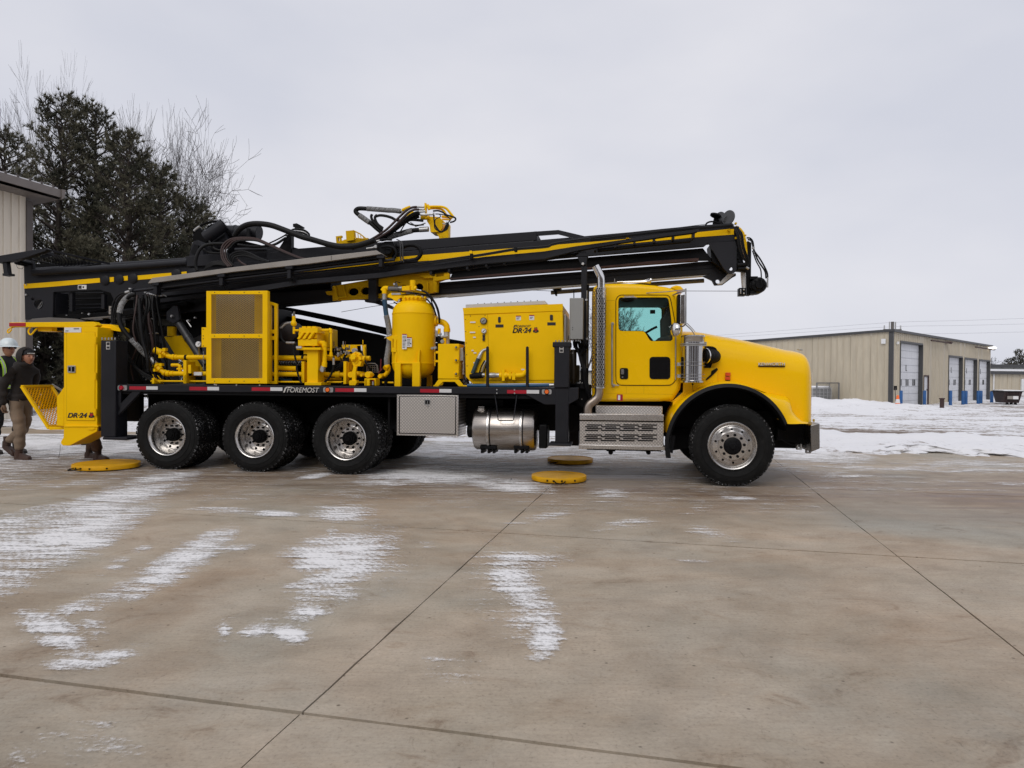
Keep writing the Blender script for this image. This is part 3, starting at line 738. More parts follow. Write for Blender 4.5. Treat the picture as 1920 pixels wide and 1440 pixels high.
def wheel(name, s, t, z, kind, flip=False, loc_label=None, cache={}):
    if kind == 'front': z = z * 1.035
    w = bpy.data.objects.new(name, None); SC.collection.objects.link(w); w.parent = truck
    w.location = (s, t, z); w.rotation_euler = (0, 0, math.pi if flip else 0); w.empty_display_size = 0.1
    if kind not in cache:
        o = []
        o.append(tyre_mesh(0.29 if kind == 'front' else 0.27, kind == 'front').build('tyre', [TYR, TRD], w, 30))
        if kind == 'rear':
            rim, nut, hub, back = rear_wheel_meshes()
            o += [rim.build('rim', RIM, w, 30), tag(nut.build('lug_nuts', PIT, w, 30), kind='stuff'), hub.build('hub', PIT, w, 30), back.build('brake_drum', BLK, w, 30)]
        elif kind == 'front':
            rim = MB()
            rim.lathe((0, 0, 0), [(0.300, 0.035), (0.300, 0.004), (0.292, -0.004), (0.280, 0.0), (0.268, 0.014), (0.258, 0.026), (0.250, 0.022), (0.240, 0.012)], 'y', 64)
            ring_holes(rim, 0.178, 0.240, 0.0, 0.012, 10, 0.0145, 0.05)
            rim.lathe((0, 0, 0), [(0.178, 0.0), (0.174, -0.008), (0.11, -0.010), (0.108, 0.05)], 'y', 48)
            nut = MB(); nuts(nut, 10, 0.140, -0.010, 0.026, 0.0175, 0.13)
            hub = MB(); hub.lathe((0, 0, 0), [(0, -0.045), (0.035, -0.045), (0.045, -0.035), (0.09, -0.032), (0.107, -0.022), (0.108, 0.03)], 'y', 32)
            nuts(hub, 6, 0.078, -0.033, 0.008, 0.007)
            back = MB(); back.lathe((0, 0, 0), [(0.0, 0.09), (0.27, 0.09)], 'y', 32)
            o += [rim.build('rim', RIM, w, 30), tag(nut.build('lug_nuts', PIT, w, 30), kind='stuff'), hub.build('hub', BLK, w, 30), back.build('brake_drum', BLK, w, 30)]
        else:
            back = MB(); back.lathe((0, 0, 0), [(0.0, 0.13), (0.295, 0.13)], 'y', 32)
            o.append(back.build('rim', PIT, w, 30))
        cache[kind] = o
    else:
        for src in cache[kind]:
            c = src.copy(); SC.collection.objects.link(c); c.parent = w
    if kind == 'front': w.scale = (1.04, 1, 1.04)
    return w
rear_s = [T(312, 816.4, 0).x, T(476.4, 821.5, 0).x, T(647.7, 825.9, 0).x]
front_s = T(1373.4, 840.6, -0.05).x
for sx_ in rear_s:
    wheel('wheel', sx_, 0.0, R_T - 0.012, 'rear'); wheel('inner_wheel', sx_, 0.315, R_T - 0.012, 'inner')
    wheel('wheel', sx_, 2.50, R_T - 0.012, 'rear', True); wheel('inner_wheel', sx_, 2.185, R_T - 0.012, 'inner', True)
wheel('steering_wheel_front', front_s, -0.05, R_T - 0.004, 'front').name = 'front_wheel'
wheel('front_wheel', front_s, 2.45, R_T - 0.004, 'front', True)
m = part('axle', PIT)
for sx_ in rear_s + [front_s]:
    m.tube3([(sx_, 0.25, R_T), (sx_, 2.25, R_T)], 0.075, 12, 1)
    if sx_ < 0: m.lathe((sx_, 1.25, R_T), [(0.08, -0.3), (0.2, -0.12), (0.22, 0.0), (0.2, 0.12), (0.08, 0.3)], 'y', 20)
m.done()
# ---- chassis rails, cross members, suspension
zr1 = 1.12
m = part('chassis_rail', PIT, bevel=0.01)
for t_ in (0.82, 1.62): m.cube(-6.0, 3.9, t_, t_ + 0.09, 0.66, zr1)
for k in range(12): m.cube(-5.9 + k * 0.85, -5.8 + k * 0.85, 0.9, 1.62, 0.70, 0.9)
m.done()
m = part('suspension', PIT, bevel=0.01)
for sx_ in rear_s:
    m.cube(sx_ - 0.5, sx_ + 0.5, 0.66, 0.78, 0.56, 0.64); m.cube(sx_ - 0.12, sx_ + 0.12, 0.62, 0.80, 0.42, 0.74)
    m.cube(sx_ - 0.5, sx_ + 0.5, 1.76, 1.88, 0.56, 0.64); m.lathe((sx_ + 0.3, 0.72, 0.6), [(0.0, 0), (0.12, 0), (0.13, 0.1), (0.12, 0.22), (0, 0.22)], 'z', 14)
m.cube(front_s - 0.75, front_s + 0.75, 0.72, 0.80, 0.62, 0.70)
m.tube3([(front_s + .3, 0.45, 0.5), (front_s + .3, 0.75, 0.9)], 0.05, 8, 1)
m.done()
m = part('driveline', BLK)
m.tube3([(-5.0, 1.25, 0.6), (-1.0, 1.25, 0.75), (1.6, 1.25, 0.8)], 0.06, 10, 4); m.cube(1.5, 3.0, 0.95, 1.6, 0.55, 1.1)
m.cube(-1.9, -0.2, 0.5, 2.1, 0.72, 1.06); m.cube(-0.1, 1.9, 0.70, 0.8, 0.62, 1.0)
m.cube(-5.7, -1.9, 0.95, 1.55, 0.62, 1.08); m.cube(3.3, 3.85, 0.6, 1.9, 0.45, 0.95)
m.done()
m = part('deck_floor', BLK)
m.cube(T(218, 722, 0).x, T(1084, 728, 0).x, 0.02, 2.48, 1.10, T(640, 724, 0).z - 0.01)
m.done()

m = part('rear_bulkhead', BLK); m.box(221, 736, 262, 790, .55, .65); m.done()
# ---- deck side beam with gussets and marker strips
m = part('deck_beam', CHAR, bevel=0.008)
m.poly([(216, 720.4), (640, 723.8), (1084.5, 727.0), (1084.5, 748), (1066.6, 758.7), (1021, 758.7), (985, 739.6), (640, 737.0), (216, 734.2)], -0.02, 0.10)
m.poly([(248, 734), (264, 734.3), (222, 779), (216, 779), (216, 766), (226, 756)], -0.01, 0.04)
m.poly([(216, 734), (226, 734), (226, 770), (216, 775)], -0.01, 0.04)
m.done()
m = part('deck_beam', CHAR, bevel=0.008); m.cube(-6.0, 0.9, 2.40, 2.52, 1.10, 1.245); m.done()
strips = [(242.7, 274, 295.6, 724.4, 730.6), (355.2, 388.8, 410.4, 725.3, 731.9), (471.9, 506.9, 529.4, 726.3, 732.8), (628.8, 664, 687, 728, 734.7), (787.8, 823.8, 846.5, 729.4, 736), (950.7, 987.4, 1010.9, 731.3, 737.9)]
for (a, b, c_, y0, y1) in strips:
    m = part('reflective_strip', [RED, WHT], smooth=0)
    m.box(a, y0, b, y1, -0.024, -0.0195); m.cur = 1; m.box(b, y0, c_, y1, -0.024, -0.0195); m.done()
for (cx, cy, x0, x1, mt) in ((226.3, 727.2, 220.6, 237.9, RED), (613.4, 731, 606, 624.5, ORA), (1025, 734.7, 1016, 1034, ORA)):
    m = part('marker_light', [SLV, mt, BLK])
    m.poly(rrect(x0, cy - 4.6, x1, cy + 4.6, 2.5), -0.034, -0.019)
    m.cur = 2; m.disc(cx, cy, -0.046, 5.0, 0.02); m.cur = 1; m.disc(cx, cy, -0.060, 3.9, 0.03); m.done()
text('FOREMOST', 'lettering', truck, 538, 726.4, 598.4, 735.6, -0.026, DECW, shear=0.25, rot=0.008, thick=0.0)
m = part('lettering', DECW, smooth=0); m.poly([(531, 735.8), (534, 727.5), (537.5, 725.2), (548, 725.3), (547.6, 726.6), (538.6, 726.6), (536.4, 728.5), (533.6, 735.8)], -0.026, -0.0195); m.done()
m = part('bolt', SLV)
for (x, y) in ((931.5, 730.6), (931.5, 737.2), (964.6, 731.0), (964.6, 737.4), (405, 721.8), (443, 722), (486.5, 722.5), (402, 721)): m.disc(x, y, -0.032, 1.5, 0.012, 8)
m.done()

# ---- outrigger posts
for (x0, x1, y0, y1, t0, t1, yt) in ((188.7, 216.7, 638, 819.5, -0.06, 0.20, 636), (1039, 1067.5, 643, 830, -0.06, 0.16, 641)):
    m = part('outrigger_post', CHAR, bevel=0.012)
    if x0 < 500:
        m.box(x0, y0, x1, y1, t0, t1)
    else:
        m.box(x0, y0, x1, 727, t0, t1); m.box(1041, 726, 1066, y1 + 2, t0 + 0.03, t1 - 0.02); m.box(1036, 641, 1070, 651, t0 - 0.01, t1 + .02)
    m.done()
    m = part('post_bolt', SLV)
    for k in range(5): m.tube([(x0 + 3 + k * (x1 - x0 - 4) / 4, yt + 1, t0 + .05), (x0 + 3 + k * (x1 - x0 - 4) / 4, yt - 3, t0 + .05)], 1.3, 6, 1)
    m.done()
m = part('outrigger_foot', CHAR, bevel=0.01); m.tube([(196, 819, 0.07), (196, 822, 0.07)], 1, 6, 1); m.box(192, 820, 238, 825, -0.1, 0.35); m.box(1028, 832, 1071, 836.5, -0.12, 0.25); m.done()
m = part('warning_label', [DECW, DEC], smooth=0)
m.box(199, 641, 206, 655, -0.064, -0.0605); m.box(1049, 648, 1056.5, 661, -0.064, -0.0605); m.cur = 1
m.box(200, 642, 205, 647, -0.068, -0.0635); m.box(200, 649.5, 205, 653.5, -0.068, -0.0635); m.box(1050, 649, 1055.5, 653, -0.068, -0.0635); m.box(1050, 655, 1055.5, 659.5, -0.068, -0.0635); m.done()
# far outriggers, seen only beyond the deck
m = part('outrigger_post', CHAR, bevel=0.012); m.cube(-6.25, -6.0, 2.3, 2.55, 0.4, 1.9); m.cube(0.55, 0.8, 2.3, 2.55, 0.25, 1.6); m.done()

# ---- toolbox, fuel tank
m = part('toolbox', DIA, bevel=0.008); m.box(743.8, 740, 859.3, 817.4, 0.0, 0.52); tb = m.done()
m = part('lid', DIA, tb, bevel=0.003); m.box(749.5, 744.5, 853.5, 812.5, -0.012, 0.0); m.done()
m = part('lid_seam', BLK, tb, smooth=0); m.box(747.8, 743.4, 855.2, 814, -0.003, -0.0005); m.done()
m = part('latch', [SLV, BLK], tb, bevel=0.002); m.box(795.5, 749, 807, 759, -0.022, -0.012); m.cur = 1; m.box(797, 750.5, 805.5, 757.5, -0.025, -0.0215); m.cur = 0; m.tube([(802, 752.5, -.03), (801, 758, -.03)], .8, 6, 1); m.disc(802, 761, -.03, 1.8, .02, 10); m.done()
tcx, tcy = 946, 804.2
kt = mpp(946, 804, 0.02)
zc = (T(946, 764.7, 0.30).z + T(946, 843.7, 0.30).z) / 2; rt_ = abs(T(946, 764.7, 0.30).z - T(946, 843.7, 0.30).z) / 2
sa, sb = T(884, 804, 0.05).x, T(1003, 804, 0.05).x
m = part('fuel_tank', BRU); L_ = sb - sa
m.lathe((sa, 0.31, zc), [(0, 0.0), (rt_ * 0.82, 0.0), (rt_ * 0.95, 0.015), (rt_, 0.04), (rt_, L_ - 0.04), (rt_ * 0.95, L_ - 0.015), (rt_ * 0.82, L_), (0, L_)], 'x', 48); ft = m.done()
for x in (913.5, 975.5):
    sc = T(x, 804, 0.03).x
    m = part('strap', RIM, ft); m.lathe((sc - 0.017, 0.31, zc), [(rt_ + 0.003, 0), (rt_ + 0.006, 0.004), (rt_ + 0.006, 0.03), (rt_ + 0.003, 0.034)], 'x', 48); m.done()
    m = part('strap_rubber', BLK, ft); m.lathe((sc + 0.022, 0.31, zc), [(rt_ + 0.001, 0), (rt_ + 0.004, 0.002), (rt_ + 0.004, 0.014), (rt_ + 0.001, 0.016)], 'x', 48); m.done()
m = part('filler_cap', RIM, ft); c_ = T(902.5, 767, 0.22); m.lathe((c_.x, 0.22, c_.z - 0.03), [(0.075, 0), (0.075, 0.02), (0.06, 0.022), (0.06, 0.045), (0.05, 0.055), (0, 0.055)], 'z', 20); m.tube([(897, 763, .2), (908, 763, .2)], 1, 6, 1); m.done()
m = part('battery_box', BLK, bevel=0.02); m.lathe((T(874, 816, .2).x, 0.31, zc - 0.03), [(0, 0), (0.09, 0), (0.1, 0.02), (0.1, 0.1), (0, 0.1)], 'x', 24); m.box(1010, 796, 1026, 841, 0.12, 0.5); m.done()
m = part('tank_bracket', BLK, bevel=0.006)
for x in (903.5, 916, 925.5, 966, 978, 987): m.box(x - 2.2, 838, x + 2.6, 850, 0.12, 0.4)
m.box(900, 836, 931, 842, 0.1, 0.45); m.box(963, 836, 992, 842, 0.1, 0.45); m.done()
m = part('step_rung', CHAR); m.tube([(928, 741, -.01), (931.5, 764, -.04), (934, 787.5, -.06), (936, 788.5, -.06), (961, 788.5, -.06), (963, 787.5, -.06), (966, 764, -.04), (969, 741, -.01)], 1.0, 8, 1); m.done()
m = part('mud_flap', PIT, bevel=0.004); m.box(727, 745, 731, 806, 0.1, 0.6); m.done()
m = part('air_tank', BLK); m.lathe((-1.2, 0.62, 0.85), [(0, 0), (0.1, 0.01), (0.13, 0.05), (0.13, 0.9), (0.1, 0.94), (0, 0.95)], 'x', 20); m.done()

# ---- step and battery box under the cab
def slots(mb, rows, x0, x1, t, n=4):
    for k, y in enumerate(rows):
        w = (x1 - x0) / n; off = (-0.12 if k % 2 else 0.1) * w
        for i in range(n):
            a = x0 + i * w + off; mb.box(max(x0, a), y - 1.2, min(x1 + 4, a + w * 0.84), y + 1.2, t - 0.004, t + 0.001)
m = part('cab_step', DIA, bevel=0.006)
m.box(1086.6, 789.5, 1244.5, 838, 0.03, 0.5); st = m.done()
m = part('tread_plate', DIA, st, bevel=0.006); m.box(1116.6, 761, 1242.3, 775.5, 0.33, 0.75); m.done()
m = part('tread_plate', RIM, st, bevel=0.004); m.box(1086.6, 776.6, 1244.5, 788.6, 0.0, 0.45); m.done()
m = part('tread_plate', DIA, st, bevel=0.004); m.box(1086.6, 777.2, 1119, 781, -0.006, 0.001); m.box(1240, 777.2, 1244.6, 781, -0.006, 0.001); m.done()
m = part('tread_plate', RIM, st, bevel=0.004); m.box(1084.7, 835.5, 1248, 843, 0.0, 0.5); m.done()
m = part('step_slots', BLK, st, smooth=0); slots(m, (796.9, 800.4, 803.8, 807.2), 1097, 1234, 0.03); slots(m, (815.6, 819.0, 822.6, 826.2), 1096, 1234, 0.03); m.done()
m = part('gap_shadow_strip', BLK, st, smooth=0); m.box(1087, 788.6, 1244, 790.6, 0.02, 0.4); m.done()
m = part('underbody_bracket', PIT, bevel=0.006)
for x in (1145, 1216): m.box(x - 8, 842, x + 9, 846.5, 0.1, 0.3); m.disc(x, 848.5, 0.1, 4.5, 0.1, 10)
m.tube([(1238, 845, .05), (1240, 847, .05), (1243, 846, .05)], 0.8, 6, 3); m.box(1100, 843, 1240, 845, 0.1, 0.4); m.done()

# ---- exhaust
m = part('exhaust_stack', CHR)
xt = 0.06
m.tube([(1126.3, 560, xt), (1126.8, 545, xt), (1127.0, 532, xt), (1126.4, 519, xt), (1121.5, 508, xt), (1116.8, 499, xt)], [7.6, 7.6, 7.6, 7.6, 7.4, 7.2], 24, 6, cap=False)
ex = m.done()
m = part('stack_bore', BLK, ex); m.tube([(1121.5, 507.6, xt), (1117.2, 500.0, xt)], [5.0, 7.0], 24, 1); m.done()
ks = mpp(1126, 630, xt)
def shield(r0, a0, a1):
    cc = T(1126, 630, xt); zt, zb = T(1126, 539.6, xt).z, T(1126, 728.3, xt).z
    return lambda u, v: Vector((cc.x + r0 * math.cos(a0 + (a1 - a0) * u), cc.y + r0 * math.sin(a0 + (a1 - a0) * u), zb + (zt - zb) * v))
m = part('heat_shield', RIM, ex); m.hole_sheet(shield(10.4 * ks, 0, 2 * math.pi), 14, 40, 0.34, True, True)
cc = T(1126, 630, xt); m.lathe((cc.x, cc.y, T(1126, 728.6, xt).z), [(10.5 * ks, 0), (10.7 * ks, 0.012), (10.5 * ks, 0.02)], 'z', 28); m.done()
m = part('heat_shield', RST, ex, label='darker rear half of the perforated exhaust shield')
cc2 = T(1117, 630, xt + 0.10); zt2, zb2 = T(1117, 541, xt).z, T(1117, 728, xt).z
m.hole_sheet(lambda u, v: Vector((cc2.x + 0.055 * math.cos(math.pi * (0.6 + u)) , cc2.y + 0.055 * math.sin(math.pi * (0.6 + u)), zb2 + (zt2 - zb2) * v)), 4, 40, 0.34, True, True); m.done()
m = part('exhaust_core', PIT, ex); m.cyl((1126, 541, xt), (1126, 727, xt), 7.8, 20); m.done()
m = part('exhaust_elbow', paint('heat_tinted_steel', (0.40, 0.34, 0.29), 0.34, metal=1.0, var=0.15, scale=5), ex)
m.tube([(1123.5, 727, xt), (1123.5, 736, xt), (1120.5, 745, xt), (1113, 752, xt), (1105.5, 758, xt), (1102, 766, xt), (1101.8, 777, xt)], 8.0, 22, 7)
m.tube([(1116.0, 749.6, xt), (1114.4, 751, xt)], 8.7, 22, 1); m.done()

# ---- cab
TC = 0.27
def offset(pts, d):
    n = len(pts); out = []
    for i in range(n):
        p0, p, p1 = Vector(pts[i - 1]), Vector(pts[i]), Vector(pts[(i + 1) % n])
        a, b = (p - p0).normalized(), (p1 - p).normalized()
        nrm = Vector((a.y + b.y, -(a.x + b.x)))
        nrm = nrm.normalized() if nrm.length > 1e-6 else Vector((a.y, -a.x))
        c = max(0.5, math.sqrt(max(0.05, (1 + a.dot(b)) / 2)))
        out.append(tuple(Vector(p) + nrm * d / c))
    return out
def shell(mb, pts, holes, holes_far, t0, t1, rpx, seg=4, far=True):
    """a body whose side silhouette is pts (clockwise in the picture), rounded towards its flat sides"""
    k = mpp(pts[0][0], pts[0][1], t0); rm = rpx * k
    out3 = [T(x, y, t0) for x, y in pts]
    c2d = [(v.x, -v.z) for v in out3]
    area = sum(c2d[i][0] * c2d[(i + 1) % len(c2d)][1] - c2d[(i + 1) % len(c2d)][0] * c2d[i][1] for i in range(len(c2d)))
    sg = 1 if area < 0 else -1
    def lay(inset, t): return [Vector((x, t, -z)) for x, z in offset(c2d, sg * inset)]
    L_ = []
    for q in range(seg + 1):
        a = math.pi / 2 * q / seg; L_.append(lay(rm * (1 - math.sin(a)), t0 + rm * (1 - math.cos(a))))
    for q in range(seg + 1):
        a = math.pi / 2 * (1 - q / seg); L_.append(lay(rm * (1 - math.sin(a)), t1 - rm * (1 - math.cos(a))))
    n = len(pts)
    for A, B in zip(L_[:-1], L_[1:]):
        mb.add(A + B, [(i, (i + 1) % n, n + (i + 1) % n, n + i) for i in range(n)])
    for (Lp, hs_, tt) in ((L_[0], holes, t0), (L_[-1], holes_far, t1)):
        bm = bmesh.new()
        def loop(P):
            vs = [bm.verts.new(p) for p in P]; return [bm.edges.new((vs[i], vs[(i + 1) % len(vs)])) for i in range(len(vs))]
        es = loop(Lp)
        for h in hs_: es += loop([T(x, y, tt) for x, y in h])
        bmesh.ops.triangle_fill(bm, edges=es, use_beauty=True); bm.verts.index_update()
        mb.add([v.co.copy() for v in bm.verts], [tuple(v.index for v in f.verts) for f in bm.faces]); bm.free()
        for h in hs_:
            h1 = [T(x, y, tt) for x, y in h]; dt = 0.05 if tt == t0 else -0.05
            h2 = [Vector((p.x, p.y + dt, p.z)) for p in h1]; m_ = len(h)
            mb.add(h1 + h2, [(i, (i + 1) % m_, m_ + (i + 1) % m_, m_ + i) for i in range(m_)])
cab_out = [(1109.5, 749), (1109.5, 700), (1109.5, 620), (1109.5, 556), (1110.5, 545), (1114, 537), (1121, 532.5), (1140, 531.2), (1175, 530.8), (1203, 532), (1230, 534.5), (1248, 537), (1262, 540.5), (1270, 546),
           (1274, 556), (1277, 575), (1280, 600), (1281, 620), (1281, 650), (1281, 700), (1276, 730), (1262, 751), (1236, 753), (1160, 753), (1112, 753)]
win = P_(e1, [(684, 431), (760, 430), (860, 430), (980, 430), (1080, 430), (1158, 431), (1172, 438), (1183, 455), (1196, 540), (1210, 650), (1221, 780), (1225, 850), (1222, 868), (1205, 883), (1120, 884), (1010, 884), (992, 878),
              (975, 855), (950, 812), (940, 797), (925, 785), (900, 781), (800, 780), (700, 779), (678, 774), (664, 755), (661, 700), (661, 600), (661, 480), (664, 448), (672, 436)])
win_far = rrect(1158, 577, 1240, 648, 6)
m = part('cab', YELC, smooth=50)
shell(m, cab_out, [win], [win_far], TC, 2.22, 9, 5)
cab = m.done()
m = part('roof_fairing', YELC, cab, bevel=0.02)
m.poly([(1256, 540), (1262, 536.5), (1268, 534.6), (1276, 536.2), (1281, 541), (1283, 545), (1270, 546)], 0.5, 2.0); m.done()
# interior
m = part('cab_interior', INT, cab)
tI = 2.17
m.cube(T(1116, 600, 1.2).x, T(1272, 600, 1.2).x, 0.34, 2.16, 1.14, 1.2)
zb_ = T(1180, 580, 0.4).z
m.poly([(1150, 536), (1262, 541), (1266, 553), (1150, 553)], 0.36, 2.1)
m.box(1116, 545, 1150, 700, 0.34, 2.1); m.done()
m = part('seat', INT, cab, bevel=0.04)
for t_ in (0.5, 1.5):
    m.poly([(1131, 600), (1149, 598), (1156, 690), (1136, 700)], t_, t_ + 0.5); m.poly([(1140, 668), (1196, 668), (1200, 690), (1140, 692)], t_, t_ + 0.5)
m.done()
m = part('dashboard', INT, cab, bevel=0.03)
m.poly([(1238, 600), (1262, 560), (1272, 560), (1276, 720), (1222, 720), (1228, 660), (1239, 640)], 0.5, 0.62)
m.poly([(1232, 634), (1262, 626), (1276, 640), (1276, 740), (1226, 740), (1224, 672)], 0.4, 2.1)
m.done()
m = part('steering_wheel', INT, cab); m.tube([(1210, 624.5, 1.5), (1222, 617.5, 1.5), (1232, 612.5, 1.5)], 2.2, 8, 4); m.tube([(1210, 626, 1.5), (1222, 640, 1.5)], 3.5, 8, 1); m.done()
m = part('sun_visor', INT, cab); m.box(1219, 581, 1228.5, 588, 2.0, 2.03); m.done()
m = part('side_window', GLS, cab, smooth=0); m.poly(win, TC + 0.02, TC + 0.024); m.done()
m = part('side_window', GLT, cab, smooth=0); m.poly([(x, y) for x, y in rrect(1156, 574, 1242, 650, 6)], 2.19, 2.194); m.done()
m = part('window_gasket', BLK, cab); m.tube([(x, y, TC + 0.004) for x, y in win + [win[0]]], 0.9, 6, 2); m.done()
door_o = P_(e1, [(690, 405), (900, 405), (1100, 405), (1165, 407), (1188, 420), (1203, 448), (1222, 540), (1243, 650), (1254, 730), (1255, 900), (1254, 1100), (1253, 1270), (1240, 1310), (1205, 1338), (1150, 1345), (900, 1345), (700, 1343), (655, 1325), (637, 1285), (635, 1100), (635, 800), (635, 500), (640, 450), (660, 418)])
m = part('door_seal', BLK, cab); m.tube([(x, y, TC - 0.003) for x, y in door_o + [door_o[0]]], 0.62, 6, 3); m.done()
m = part('door', YELC, cab, smooth=30); m.prism([T(x, y, TC) + Vector((0, -0.004, 0)) for x, y in offset(door_o, -1.4)], [T(x, y, TC) + Vector((0, 0.0015, 0)) for x, y in offset(door_o, -1.0)], [[T(x, y, TC) + Vector((0, -0.004, 0)) for x, y in win]], 0.0055); m.done()
m = part('lower_window', [DGL, BLK], cab); m.cur = 1; m.poly(rrect(1217.8, 669, 1256.8, 710.8, 6), TC - 0.012, TC); m.cur = 0; m.poly(rrect(1219.6, 670.8, 1255, 709, 5), TC - 0.016, TC - 0.011); m.done()
m = part('door_handle', [BLK, CHR], cab); m.poly(rrect(1162.2, 690, 1177.8, 710.8, 3.5), TC - 0.014, TC); m.cur = 1; m.poly(rrect(1164.5, 692, 1170, 702, 1.5), TC - 0.03, TC - 0.012); m.disc(1167, 707, TC - 0.026, 1.8, 0.015, 12); m.done()
m = part('grab_handle', SLV, cab); m.tube([(1148, 607, TC), (1148, 607, TC - .05), (1147.6, 609, TC - .07), (1147.6, 721, TC - .07), (1148, 722.6, TC - .05), (1148, 722.6, TC)], 1.7, 10, 1)
m.disc(1148.5, 607, TC - .012, 3, .02, 10); m.disc(1150, 722.6, TC - .012, 3.2, .02, 10); m.tube([(1147.6, 722, TC - .05), (1160, 722.6, TC - 0.02)], 1.1, 8, 1); m.done()
m = part('grab_handle', SLV, cab); m.tube([(1266.8, 630, TC - .03), (1266.8, 712, TC - .03)], 1.1, 8, 1); m.done()
m = part('look_down_mirror', [BEI, BLK], cab)
cL = T(1181, 558, TC - .07); m.lathe((cL.x, cL.y, cL.z), [(0, 0.02), (0.05, 0.018), (0.095, 0.0), (0.1, -0.01)], 'z', 24)
m.cur = 1; cL = T(1177, 562, TC - .05); m.lathe((cL.x, cL.y, cL.z), [(0.095, 0.0), (0.09, -0.015), (0.05, -0.035), (0, -0.04)], 'z', 24); m.cur = 0; m.tube([(1172, 554, TC), (1172, 556.5, TC - .05)], 1, 6, 1); m.tube([(1187, 554, TC), (1187, 556.5, TC - .05)], 1, 6, 1); m.done()
m = part('panel_seam', YELD, cab, smooth=0)
m.box(1110, 563.0, 1133, 563.6, TC - .0015, TC); m.box(1136, 563.0, 1153, 563.6, TC - .0015, TC); m.box(1137, 738.3, 1262, 738.9, TC - .0015, TC); m.box(1174, 724, 1174.6, 738, TC - .0015, TC); m.box(1207, 724, 1207.6, 738, TC - .0015, TC); m.done()
m = part('rivet', YELC, cab)
for k in range(18): m.disc(1139 + k * 6.4, 735.6, TC - .004, 0.55, .006, 6); m.disc(1141 + k * 6.6, 748, TC - .004, 0.6, .006, 6)
for k in range(20): m.disc(1152.6, 568 + k * 8, TC - .004, 0.5, .006, 6)
m.done()
m = part('fire_extinguisher_label', [RED, WHL], cab, smooth=0); m.box(1156.5, 739.5, 1167.5, 751.5, TC - .004, TC - .0005); m.cur = 1; m.box(1158.5, 741, 1163, 750, TC - .006, TC - .0035); m.done()
m = part('air_horn', CHR); 
for (xa, ya, xb, yb, t_) in ((1157, 528.6, 1212, 527.4, 0.75), (1168, 529.5, 1214, 529.0, 0.55)):
    m.tube([(xa, ya, t_), ((xa + xb) / 2, (ya + yb) / 2, t_), (xb - 8, yb, t_), (xb, yb - 1.0, t_), (xb + 5, yb - 1.6, t_)], [1.3, 1.5, 2.0, 3.4, 5.2], 16, 3)
m.tube([(1218.5, 525.5, .75), (1221, 525.5, .75)], 4.9, 16, 1); m.done()
m = part('roof_antenna', SLV); m.tube([(1152.5, 531, .6), (1152.5, 522.5, .6)], 0.7, 6, 1); m.done()
m = part('lower_cab_skirt', YELC, bevel=0.01)
m.poly([(1236, 751), (1262, 751), (1281, 735), (1281, 690), (1345, 690), (1345, 722), (1322, 727), (1302, 738), (1288, 751), (1268, 773), (1257, 796), (1253, 812), (1251, 800), (1256, 778), (1261.5, 760), (1261.5, 753)], TC + 0.06, 0.7); m.done()

# ---- hood and fenders
HT = 0.40
hood_top = [(1279, 620.5), (1290, 621), (1306, 621.5), (1320, 623), (1350, 628.5), (1380, 634), (1400, 637.3), (1417, 640.6), (1450, 648.3), (1483, 655.8), (1500, 658.4), (1510, 660.6), (1518, 663.6), (1524, 668.5), (1527.6, 676)]
def interp(tab, x):
    for (a, b), (c_, d) in zip(tab[:-1], tab[1:]):
        if x <= c_: return b + (d - b) * (x - a) / (c_ - a)
    return tab[-1][1]
ledge = [(1279, 716), (1335, 715), (1360, 714), (1390, 718), (1420, 730), (1440, 738), (1470, 742), (1492, 746), (1510, 780), (1528, 792)]
m = part('hood', YELC, smooth=60)
rings = []
xs_ = list(np.linspace(1279, 1500, 24)) + [1506, 1512, 1517, 1521, 1524.5, 1527.2, 1528]
for x in xs_:
    yt = interp(hood_top, x); yb = interp(ledge, x)
    nose = max(0.0, (x - 1508) / 20.0) ** 2.2 * 0.16
    tt = HT + nose
    zt_ = T(x, yt, 0.62).z + 0.004; zb_ = T(x, yb, HT).z
    h = 0.24 * min(1.0, (zt_ - zb_) / 0.8)
    prof = [(1.25, 0.012), (0.95, 0.009), (0.80, 0.003), (0.68, -0.012), (0.58, -0.04), (0.50, -0.085), (0.445, -0.15), (0.415, -0.23), (0.402, -0.33)]
    pts = []
    for (tv, dz) in prof: pts.append((tv + nose * (1 if tv < 1 else 0.3), zt_ + dz))
    zz = pts[-1][1]; lo = zb_
    if x > 1470: lo = T(x, 792.5, HT).z
    for q in (0.25, 0.5, 0.75, 1.0): pts.append((tt, zz + (lo - zz) * q))
    sx_ = T(x, (yt + yb) / 2, HT).x
    near = [Vector((sx_, a, b)) for a, b in pts]
    far = [Vector((sx_, 2.5 - a, b)) for a, b in pts[::-1]]
    rings.append(near[::-1] + far[::-1][0:0] + [Vector((sx_, 2.5 - a, b)) for a, b in pts[1:]])
nr = len(rings[0])
for A, B in zip(rings[:-1], rings[1:]): m.add(A + B, [(i, i + 1, nr + i + 1, nr + i) for i in range(nr - 1)])
m.add(rings[-1], [tuple(range(nr))]); m.add(rings[0], [tuple(range(nr))])
hood = m.done()
def arc(cx, cy, R, a0, a1, n): return [(cx + R * math.cos(math.radians(a0 + (a1 - a0) * i / n)), cy - R * math.sin(math.radians(a0 + (a1 - a0) * i / n))) for i in range(n + 1)]
ACX, ACY, AR = 1366, 838, 117
